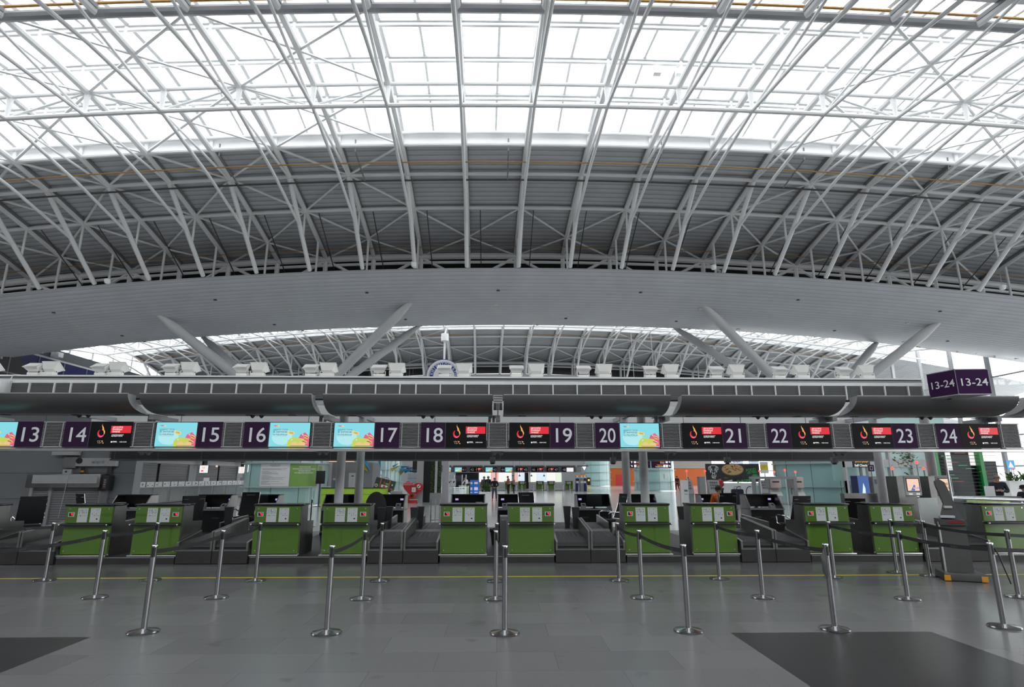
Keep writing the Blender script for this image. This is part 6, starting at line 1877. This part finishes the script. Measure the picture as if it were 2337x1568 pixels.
# the steel kiosk standing in the queue area
t = thing('scanner_kiosk', 'freestanding grey scanner kiosk with a slanted arm and orange-cornered base', 'kiosk', (7.95, 10.30, 0), R(-22))
MB().bbox(-.30, .30, -.26, .26, .012, .13, 'kiosk_metal', .012).build('base', t)
for x in (-.26, .26): MB().box(x-.045, x+.045, -.265, -.255, .012, .10, 'orange_paint').build('corner_tape', t)
b = MB(); b.add([(-.20,-.02,.13),(.20,-.02,.13),(.20,.20,.13),(-.20,.20,.13),(-.20,-.05,.90),(.18,-.05,.90),(.18,.16,.90),(-.20,.16,.90)], [(0,3,2,1),(4,5,6,7),(0,1,5,4),(1,2,6,5),(2,3,7,6),(3,0,4,7)], 'kiosk_metal'); b.build('pillar', t)
MB().tube([(-.215,-.04,.13),(-.215,-.06,.95)], .018, 'stainless', 8).build('edge_tube', t)
b = MB(); b.add([(-.21,-.12,.90),(.20,-.12,.90),(.20,.18,.90),(-.21,.18,.90),(-.21,-.14,1.0),(.17,-.14,.98),(.17,.18,1.0),(-.21,.18,1.0)], [(0,3,2,1),(4,5,6,7),(0,1,5,4),(1,2,6,5),(2,3,7,6),(3,0,4,7)], 'kiosk_metal'); b.build('shelf', t)
b = MB(); b.disc(0,0,.13,0,'scan_red',12,.022); b.T = None; b.build('scan_window', t, (.02,-.143,.95))
b = MB(); b.prism([(-.16,1.0),(.16,1.0),(.10,1.18),(-.02,1.62),(-.10,1.68),(-.16,1.64),(-.16,1.58),(-.08,1.25)], -.04, .04, 'kiosk_metal'); b.build('arm', t)
MB().bbox(-.10, .02, -.10, -.04, 1.18, 1.22, 'light_grey', .01).build('reader', t)
MB().bbox(-.20, .02, -.16, -.04, 1.02, 1.06, 'light_grey', .01).build('paper_tray', t)

# ---- blue billboard on the left wall, beyond the gantry
t = thing('blue_billboard', 'dark blue tiled billboard high on the left wall with part of a portrait', 'billboard', (XL+.05, 55, 0))
def wb2(b, y0, y1, z0, z1, xo, m):
    b.add([(xo+SKEW*(y-MID), y-55, z) for y, z in ((y0,z0),(y1,z0),(y1,z1),(y0,z1))], [(0,1,2,3)], m)
b = MB(); wb2(b, 40, 84, 6.0, 11.7, 0, 'navy'); b.build('panel', t)
b = MB(); wb2(b, 40, 84, 11.7, 11.86, .03, 'light_grey')
for y in range(40, 85, 3): wb2(b, y-.05, y+.05, 6.0, 11.7, .03, 'mid_grey')
for z in (7.6, 9.8): wb2(b, 40, 84, z-.05, z+.05, .03, 'mid_grey')
b.build('frame', t)
b = MB()
mat('print_skin', (.20,.10,.06), .5); mat('print_dark', (.012,.010,.014), .5)
def ell(cy, cz, ry, rz, m, xo):
    b.add([(xo+SKEW*(cy+ry*math.cos(a)-MID), cy+ry*math.cos(a)-55, cz+rz*math.sin(a)) for a in [2*PI*i/24 for i in range(24)]], [list(range(24))], m)
ell(46.2, 9.3, 1.7, 2.2, 'print_dark', .01); ell(45.9, 8.3, 1.0, 1.9, 'print_skin', .015); ell(45.9, 10.3, 1.5, 1.0, 'print_dark', .02); b.build('portrait', t)
for q in ((58.7, 8.0, 1.2, 1.6), (53.5, 8.6, 1.2, 1.2)):
    b = MB(); ell(*q, 'print_dark', .01); b.build('printed_figure', t)
t = thing('wall_floodlight', 'white floodlight bracketed under the soffit at the left wall', 'floodlight', (-38.9, 50.2, 12.1))
MB().bbox(-.1, .6, -.3, .3, -.22, .22, 'white_paint', .05).build('housing', t); MB().tube([(-.9,0,.1),(-.1,0,.1)], .08, 'dark_grey', 8).build('bracket', t)
# soffit downlights
rnd = random.Random(12); k = 0
for y, m, r in ((33.4,'black',.10),(34.6,'warm_disc',.13),(36.3,'black',.10),(37.4,'warm_disc',.13),(39.0,'black',.10)):
    for x in range(-26, 36, 9 if m == 'black' else 13):
        if m == 'warm_disc' and m not in MATS: mat('warm_disc', (.7,.66,.55), .5)
        xx = x + (3 if y > 36 else 0) + rnd.uniform(-1,1); k += 1
        z = 11.82 + .074*(y-37)**2 + drop(xx)
        b = MB(); b.lathe([(0,-.012),(r,-.012),(r,.03),(0,.03)], m, n=12)
        tag(b.build('soffit_downlight', loc=(sx(xx,y), y, z-.01)), 'small %s round downlight in the big soffit, %s of that row from the left' % ('dark' if m == 'black' else 'pale', nth((x+26)//(9 if m == 'black' else 13)+1)) , 'downlight', 'small round lights in the big soffit')
# ================================================================== people
def skin(nodes, edges, root, m, name, parent, sub=1, extra=None):
    """Grow one continuous surface round a stick figure: nodes = {key: (pos, radius)}."""
    keys = list(nodes)
    ix = {k: i for i, k in enumerate(keys)}
    me = bpy.data.meshes.new('stick')
    me.from_pydata([nodes[k][0] for k in keys], [(ix[a], ix[b]) for a, b in edges], [])
    o = bpy.data.objects.new('stick', me); COL.objects.link(o)
    md = o.modifiers.new('Skin', 'SKIN'); md.use_smooth_shade = True
    if not me.skin_vertices: 
        pass
    for k in keys:
        r = nodes[k][1]
        sv = me.skin_vertices[0].data[ix[k]]
        sv.radius = r if isinstance(r, tuple) else (r, r)
        sv.use_root = (k == root)
    if sub:
        ss = o.modifiers.new('Sub', 'SUBSURF'); ss.levels = sub; ss.render_levels = sub
    dg = bpy.context.evaluated_depsgraph_get(); dg.update()
    ev = o.evaluated_get(dg)
    out = bpy.data.meshes.new_from_object(ev)
    b = MB()
    b.add([v.co[:] for v in out.vertices], [list(p.vertices) for p in out.polygons], m, True)
    if extra: extra(b)
    bpy.data.objects.remove(o, do_unlink=True); bpy.data.meshes.remove(me); bpy.data.meshes.remove(out)
    return b.build(name, parent)

mat('skin_tone', (.50,.30,.22), .5, var=.05, vscale=10)
mat('hair_dark', (.015,.012,.010), .6, var=.2, vscale=60); mat('hair_grey', (.28,.27,.26), .6, var=.2, vscale=60); mat('hair_red', (.10,.030,.015), .6, var=.2, vscale=60); mat('hair_brown', (.05,.028,.016), .6, var=.2, vscale=60); mat('stubble', (.16,.11,.09), .6, var=.2, vscale=60)
def cloth(n, c): return mat(n, c, .85, var=.12, vscale=14)
for n, c in (('cloth_black', (.012,.012,.015)), ('cloth_navy', (.018,.022,.040)), ('cloth_jeans', (.050,.075,.13)), ('cloth_rust', (.36,.10,.045)), ('cloth_tan', (.27,.22,.16)), ('cloth_white', (.68,.70,.75)),
             ('cloth_red', (.55,.02,.03)), ('cloth_orange', (.80,.13,.02)), ('cloth_grey', (.16,.16,.17)), ('cloth_blue', (.03,.20,.55)), ('reflective', (.45,.45,.46))): cloth(n, c)

def lerp3(a, b, t): return tuple(x+(y-x)*t for x, y in zip(a, b))
def person(label, loc, face, top, bottom, hair, J=None, h=1.74, shoes='black', long_hair=False, cap=None, gender='m', seated=False, group=None):
    """face: turn about the vertical (0 looks towards the camera). J moves joints of the standing pose (metres, figure 1.74 tall)."""
    p = thing('person', label, 'person', loc, face, group)
    s = h/1.74
    P = {'pelvis': (0,0,.95), 'waist': (0,.0,1.08), 'chest': (0,.01,1.30), 'upper': (0,.01,1.42), 'neck': (0,0,1.50), 'skull': (0,-.012,1.585), 'crown': (0,-.005,1.68), 'shl': (.175,.01,1.42), 'shr': (-.175,.01,1.42),
         'ell': (.235,.02,1.15), 'elr': (-.235,.02,1.15), 'wrl': (.245,-.05,.92), 'wrr': (-.245,-.05,.92), 'hpl': (.095,0,.90), 'hpr': (-.095,0,.90), 'knl': (.105,-.02,.50), 'knr': (-.105,-.02,.50),
         'anl': (.11,.02,.10), 'anr': (-.11,.02,.10), 'tol': (.125,-.15,.035), 'tor': (-.125,-.15,.035)}
    if J: P.update(J)
    P = {k: tuple(c*s for c in v) for k, v in P.items()}
    V = {k: Vector(v) for k, v in P.items()}
    # --- body: head, trunk, arms with five-fingered hands, legs: one surface
    N = {'pelvis': (P['pelvis'], .105*s), 'waist': (P['waist'], .10*s), 'chest': (P['chest'], (.125*s,.10*s)), 'upper': (P['upper'], (.10*s,.08*s)), 'neck': (P['neck'], .052*s), 'jaw': (lerp3(P['neck'], P['skull'], .55), .062*s), 'skull': (P['skull'], (.080*s,.088*s)), 'crown': (P['crown'], (.066*s,.075*s))}
    E = [('pelvis','waist'), ('waist','chest'), ('chest','upper'), ('upper','neck'), ('neck','jaw'), ('jaw','skull'), ('skull','crown')]
    for q in 'lr':
        N['sh'+q] = (P['sh'+q], .058*s); N['el'+q] = (P['el'+q], .042*s); N['wr'+q] = (P['wr'+q], .028*s)
        d = (V['wr'+q]-V['el'+q]).normalized()
        side = Vector((1 if q == 'l' else -1, 0, 0))
        fwd = Vector((0,-1,0))
        across = d.cross(side)
        if across.length < .3: across = fwd - d*fwd.dot(d)
        across.normalize()
        palm = V['wr'+q] + d*.065*s
        N['pa'+q] = (tuple(palm), (.032*s,.018*s))
        E += [('upper','sh'+q), ('sh'+q,'el'+q), ('el'+q,'wr'+q), ('wr'+q,'pa'+q)]
        curl = (d.cross(across)).normalized()
        if curl.dot(side) > 0: curl = -curl
        for i, (off, ln) in enumerate(((-.027,.060),(-.009,.072),(.009,.068),(.026,.052))):
            a = palm + across*off*s + d*.022*s; b_ = a + d*ln*.55*s + curl*.008*s; c = b_ + d*ln*.35*s + curl*.022*s
            N['f%d%s' % (i,q)] = (tuple(a), .0095*s); N['g%d%s' % (i,q)] = (tuple(b_), .0085*s); N['h%d%s' % (i,q)] = (tuple(c), .007*s)
            E += [('pa'+q,'f%d%s' % (i,q)), ('f%d%s' % (i,q),'g%d%s' % (i,q)), ('g%d%s' % (i,q),'h%d%s' % (i,q))]
        a = V['wr'+q] + d*.030*s - across*.036*s; b_ = a + d*.036*s - across*.018*s + curl*.014*s
        N['t0'+q] = (tuple(a), .011*s); N['t1'+q] = (tuple(b_), .008*s)
        E += [('pa'+q,'t0'+q), ('t0'+q,'t1'+q)]
        N['hp'+q] = (P['hp'+q], .085*s); N['kn'+q] = (P['kn'+q], .056*s); N['an'+q] = (P['an'+q], .038*s); N['to'+q] = (P['to'+q], .032*s)
        E += [('pelvis','hp'+q), ('hp'+q,'kn'+q), ('kn'+q,'an'+q), ('an'+q,'to'+q)]
    up = (V['crown']-V['neck']).normalized(); hf = Vector((0,-1,0)); hf = (hf - up*hf.dot(up)).normalized(); hs = up.cross(hf)
    hc = V['skull']
    def face_bits(b):
        n0 = hc + hf*.080*s - up*.010*s
        b.add([n0+up*.035*s, n0-hs*.016*s-up*.02*s, n0+hs*.016*s-up*.02*s, n0+hf*.024*s-up*.018*s], [(0,1,3),(0,3,2),(1,2,3)], 'skin_tone')
        for sg in (-1, 1):
            e = hc + hs*.086*s*sg - hf*.008*s
            b.ball(tuple(e), (.012*s,.020*s,.030*s), 'skin_tone', 8, 6)
    skin(N, E, 'pelvis', 'skin_tone', 'body', p, 1, face_bits)
    b = MB()
    for sg in (-1, 1): b.ball(tuple(hc + hf*.080*s + hs*.030*s*sg + up*.018*s), .010*s, 'black', 8, 6)
    b.build('eyes', p)
    b = MB(); m0 = hc + hf*.078*s - up*.055*s; b.ball(tuple(m0), (.024*s,.008*s,.006*s), 'cloth_rust', 8, 6); b.build('mouth', p)
    # --- clothes
    T = {'pelvis': (lerp3(P['pelvis'], P['waist'], .0), (.135*s,.115*s)), 'waist': (P['waist'], (.130*s,.115*s)), 'chest': (P['chest'], (.150*s,.122*s)), 'upper': (P['upper'], (.125*s,.10*s)), 'collar': (lerp3(P['upper'], P['neck'], .7), .068*s)}
    TE = [('pelvis','waist'), ('waist','chest'), ('chest','upper'), ('upper','collar')]
    for q in 'lr':
        T['sh'+q] = (P['sh'+q], .080*s); T['el'+q] = (P['el'+q], .060*s); T['wr'+q] = (lerp3(P['el'+q], P['wr'+q], .93), .045*s)
        TE += [('upper','sh'+q), ('sh'+q,'el'+q), ('el'+q,'wr'+q)]
    skin(T, TE, 'chest', top, 'jacket', p, 1)
    B = {'pelvis': (P['pelvis'], (.125*s,.112*s))}; BE = []
    for q in 'lr':
        B['hp'+q] = (P['hp'+q], .100*s); B['kn'+q] = (P['kn'+q], .074*s); B['an'+q] = (lerp3(P['kn'+q], P['an'+q], .97), .060*s)
        BE += [('pelvis','hp'+q), ('hp'+q,'kn'+q), ('kn'+q,'an'+q)]
    skin(B, BE, 'pelvis', bottom, 'trousers', p, 1)
    for q in 'lr':
        heel = V['an'+q] + Vector((0,.05*s,-.055*s))
        S = {'a': (tuple(heel), .042*s), 'b': (tuple(V['an'+q]+Vector((0,-.02*s,-.05*s))), .045*s), 'c': (P['to'+q], .038*s)}
        skin(S, [('a','b'), ('b','c')], 'b', shoes, 'shoe', p, 1)
    # --- hair
    if hair:
        b = MB(); M = Matrix.Identity(4); M.col[0][:3] = hs; M.col[1][:3] = -hf; M.col[2][:3] = up; M.translation = hc + up*.030*s - hf*.014*s
        b.T = M
        vs = []; fs = []; nu, nv = 16, 8
        lo = -.95 if long_hair else -.30
        for i in range(nv+1):
            a = R(88) - (R(88)-lo)*i/nv
            for j in range(nu):
                t = 2*PI*j/nu
                front = max(0, -math.sin(t))
                aa = max(a, R(22)*front + lo*(1-front)) if front > 0 else a
                vs.append((.098*s*math.cos(aa)*math.cos(t), .112*s*math.cos(aa)*math.sin(t), .108*s*math.sin(aa)))
        for i in range(nv):
            for j in range(nu): fs.append((i*nu+j, (i+1)*nu+j, (i+1)*nu+(j+1)%nu, i*nu+(j+1)%nu))
        fs.append(tuple(range(nu)))
        b.add(vs, fs, hair, True); b.build('hair', p)
    if cap:
        b = MB(); M = Matrix.Identity(4); M.col[0][:3] = hs; M.col[1][:3] = -hf; M.col[2][:3] = up; M.translation = hc + up*.045*s
        b.T = M; b.lathe([(.104*s,0),(.100*s,.045*s),(.07*s,.085*s),(0,.10*s)], cap, n=16); b.box(-.06*s,.06*s,-.18*s,-.08*s,-.004,.006,cap); b.build('cap', p)
    return p

behind = {'ell': (.30,.10,1.16), 'elr': (-.30,.10,1.16), 'wrl': (.07,.17,.99), 'wrr': (-.07,.19,.99), 'anl': (.15,.02,.10), 'anr': (-.15,.02,.10), 'knl': (.13,-.01,.50), 'knr': (-.13,-.01,.50), 'tol': (.18,-.14,.035), 'tor': (-.18,-.14,.035)}
phone = {'ell': (.24,-.05,1.16), 'elr': (-.24,-.05,1.16), 'wrl': (.07,-.28,1.20), 'wrr': (-.06,-.27,1.20), 'skull': (0,-.055,1.575), 'crown': (0,-.075,1.67), 'neck': (0,-.015,1.50)}
walk = {'knl': (.10,-.14,.53), 'anl': (.10,-.10,.13), 'tol': (.11,-.26,.07), 'knr': (-.10,.04,.50), 'anr': (-.11,.26,.15), 'tor': (-.12,.12,.04), 'wrl': (.26,.14,.95), 'wrr': (-.25,-.17,.97)}
person('man seen from behind in a dark sweater and jeans, hands clasped at his back', (-.22, 43.3, 0), R(178), 'cloth_black', 'cloth_jeans', 'stubble', behind, 1.66)
q = person('man in dark clothes with a backpack, half hidden by the planter bush', (-.70, 44.6, 0), R(150), 'cloth_navy', 'cloth_black', 'hair_grey', None, 1.78)
MB().bbox(-.16, .16, .12, .30, 1.02, 1.46, 'cloth_navy', .05).build('backpack', q)
person('grey-haired person beside the backpack man, head above the planter bush', (-1.02, 45.0, 0), R(200), 'cloth_grey', 'cloth_black', 'hair_grey', None, 1.76)
q = person('man in a rust-orange jacket looking down at a phone', (1.02, 56, 0), R(-75), 'cloth_rust', 'cloth_black', 'hair_dark', phone, 1.80)
MB().box(-.03, .03, -.36, -.35, 1.24, 1.36, 'black').build('phone', q)
person('white-haired person in a tan jacket beside the man in rust orange', (1.55, 56, 0), R(-95), 'cloth_tan', 'cloth_black', 'hair_grey', phone, 1.72)
person('person in a white shirt bending over the desk behind the blue totem', (-3.05, 60, 0), R(-40), 'cloth_white', 'cloth_black', 'stubble', {'waist': (0,-.04,1.07), 'chest': (0,-.16,1.25), 'upper': (0,-.25,1.34), 'neck': (0,-.31,1.39), 'skull': (0,-.37,1.44), 'crown': (0,-.43,1.50), 'shl': (.175,-.24,1.33), 'shr': (-.175,-.24,1.33), 'ell': (.24,-.36,1.12), 'elr': (-.24,-.36,1.12), 'wrl': (.16,-.52,1.0), 'wrr': (-.16,-.52,1.0)}, 1.76)
q = person('man in black walking away past the teal drum on the right', (21.75, 71, 0), R(185), 'cloth_black', 'cloth_black', 'hair_dark', walk, 1.80)
MB().bbox(-.42, -.26, -.12, .14, .62, .95, 'cloth_black', .04).build('shoulder_bag', q)
person('person in dark grey walking behind the man in black on the right', (22.75, 70.0, 0), R(170), 'cloth_grey', 'cloth_black', 'hair_brown', walk, 1.70, long_hair=True)
q = person('person in a red jacket and dark cap seen from behind below the billboard', (14.45, 38, 0), R(200), 'cloth_red', 'cloth_black', 'hair_dark', {'ell': (.28,-.06,1.16), 'elr': (-.28,-.06,1.16), 'wrl': (.16,-.24,1.02), 'wrr': (-.16,-.24,1.02)}, 1.74, cap='cloth_black')
MB().tube([(-.15,.14,1.44),(.02,.17,1.22),(.17,.12,1.02)], .016, 'cloth_grey', 6).build('bag_strap', q)
sit = {'pelvis': (0,.08,.50), 'waist': (0,.11,.62), 'chest': (0,.08,.86), 'upper': (0,.06,.98), 'neck': (0,.03,1.06), 'skull': (0,.0,1.145), 'crown': (0,-.01,1.24), 'shl': (.18,.06,.98), 'shr': (-.18,.06,.98), 'ell': (.25,.02,.72), 'elr': (-.25,.02,.72), 'wrl': (.15,-.22,.66), 'wrr': (-.15,-.22,.66), 'hpl': (.10,.04,.50), 'hpr': (-.10,.04,.50), 'knl': (.12,-.38,.50), 'knr': (-.12,-.38,.50), 'anl': (.12,-.40,.10), 'anr': (-.12,-.40,.10), 'tol': (.13,-.56,.035), 'tor': (-.13,-.56,.035)}
q = person('person in an orange safety vest sitting in a mesh chair, seen from behind', (6.36, 16.9, PH), R(183), 'cloth_orange', 'cloth_black', 'hair_dark', {k: ((v[0], v[1], v[2]+.03) if k not in ('anl','anr','tol','tor') else v) for k, v in sit.items()}, 1.78)
for x in (-.13, .13): MB().tube([(x,.19,.62),(x,.215,.9),(x,.16,1.06)], .020, 'reflective', 6).build('reflective_band', q)
q = person('balding man in a dark jacket standing and typing on his phone at the right', (17.62, 20.4, 0), R(-35), 'cloth_navy', 'cloth_black', 'stubble', phone, 1.80)
MB().box(-.035, .035, -.36, -.35, 1.24, 1.38, 'black').build('phone', q)
q = person('person in a dark cap and blue-trimmed jacket sitting at the right picture edge', (18.25, 20.1, .16), R(-70), 'cloth_navy', 'cloth_black', 'hair_dark', sit, 1.74, cap='cloth_black')
MB().tube([(-.14,.16,.86),(0,.2,.92),(.14,.16,.86),(.2,.02,.80)], .018, 'cloth_blue', 6).build('blue_trim', q)
person('red-haired person in a black shirt behind the left peach screen', (14.9, 22.4, 0), R(20), 'cloth_black', 'cloth_black', 'hair_red', None, 1.66, long_hair=True)
t = thing('stool', 'low dark bench under the seated person at the right edge', 'bench', (18.25, 20.2, 0)); MB().bbox(-.3,.5,-.25,.3,.40,.52,'dark_grey',.02).build('seat', t); MB().box(-.2,.4,-.15,.2,0,.40,'dark_grey').build('base', t)
t = thing('travel_bag', 'large dark grey wheeled bag standing beside the person in red', 'luggage', (15.2, 37.2, 0))
MB().bbox(-.36, .36, -.2, .2, .06, .95, 'cloth_navy', .12).build('body', t); MB().tube([(-.2,-.05,.95),(-.2,-.05,1.08),(.2,-.05,1.08),(.2,-.05,.95)], .015, 'black', 6).build('handle', t); MB().box(-.4,.4,-.2,.2,0,.06,'black').build('wheel_base', t); MB().box(-.015,.015,-.215,-.2,.1,.9,'black').build('zip', t)
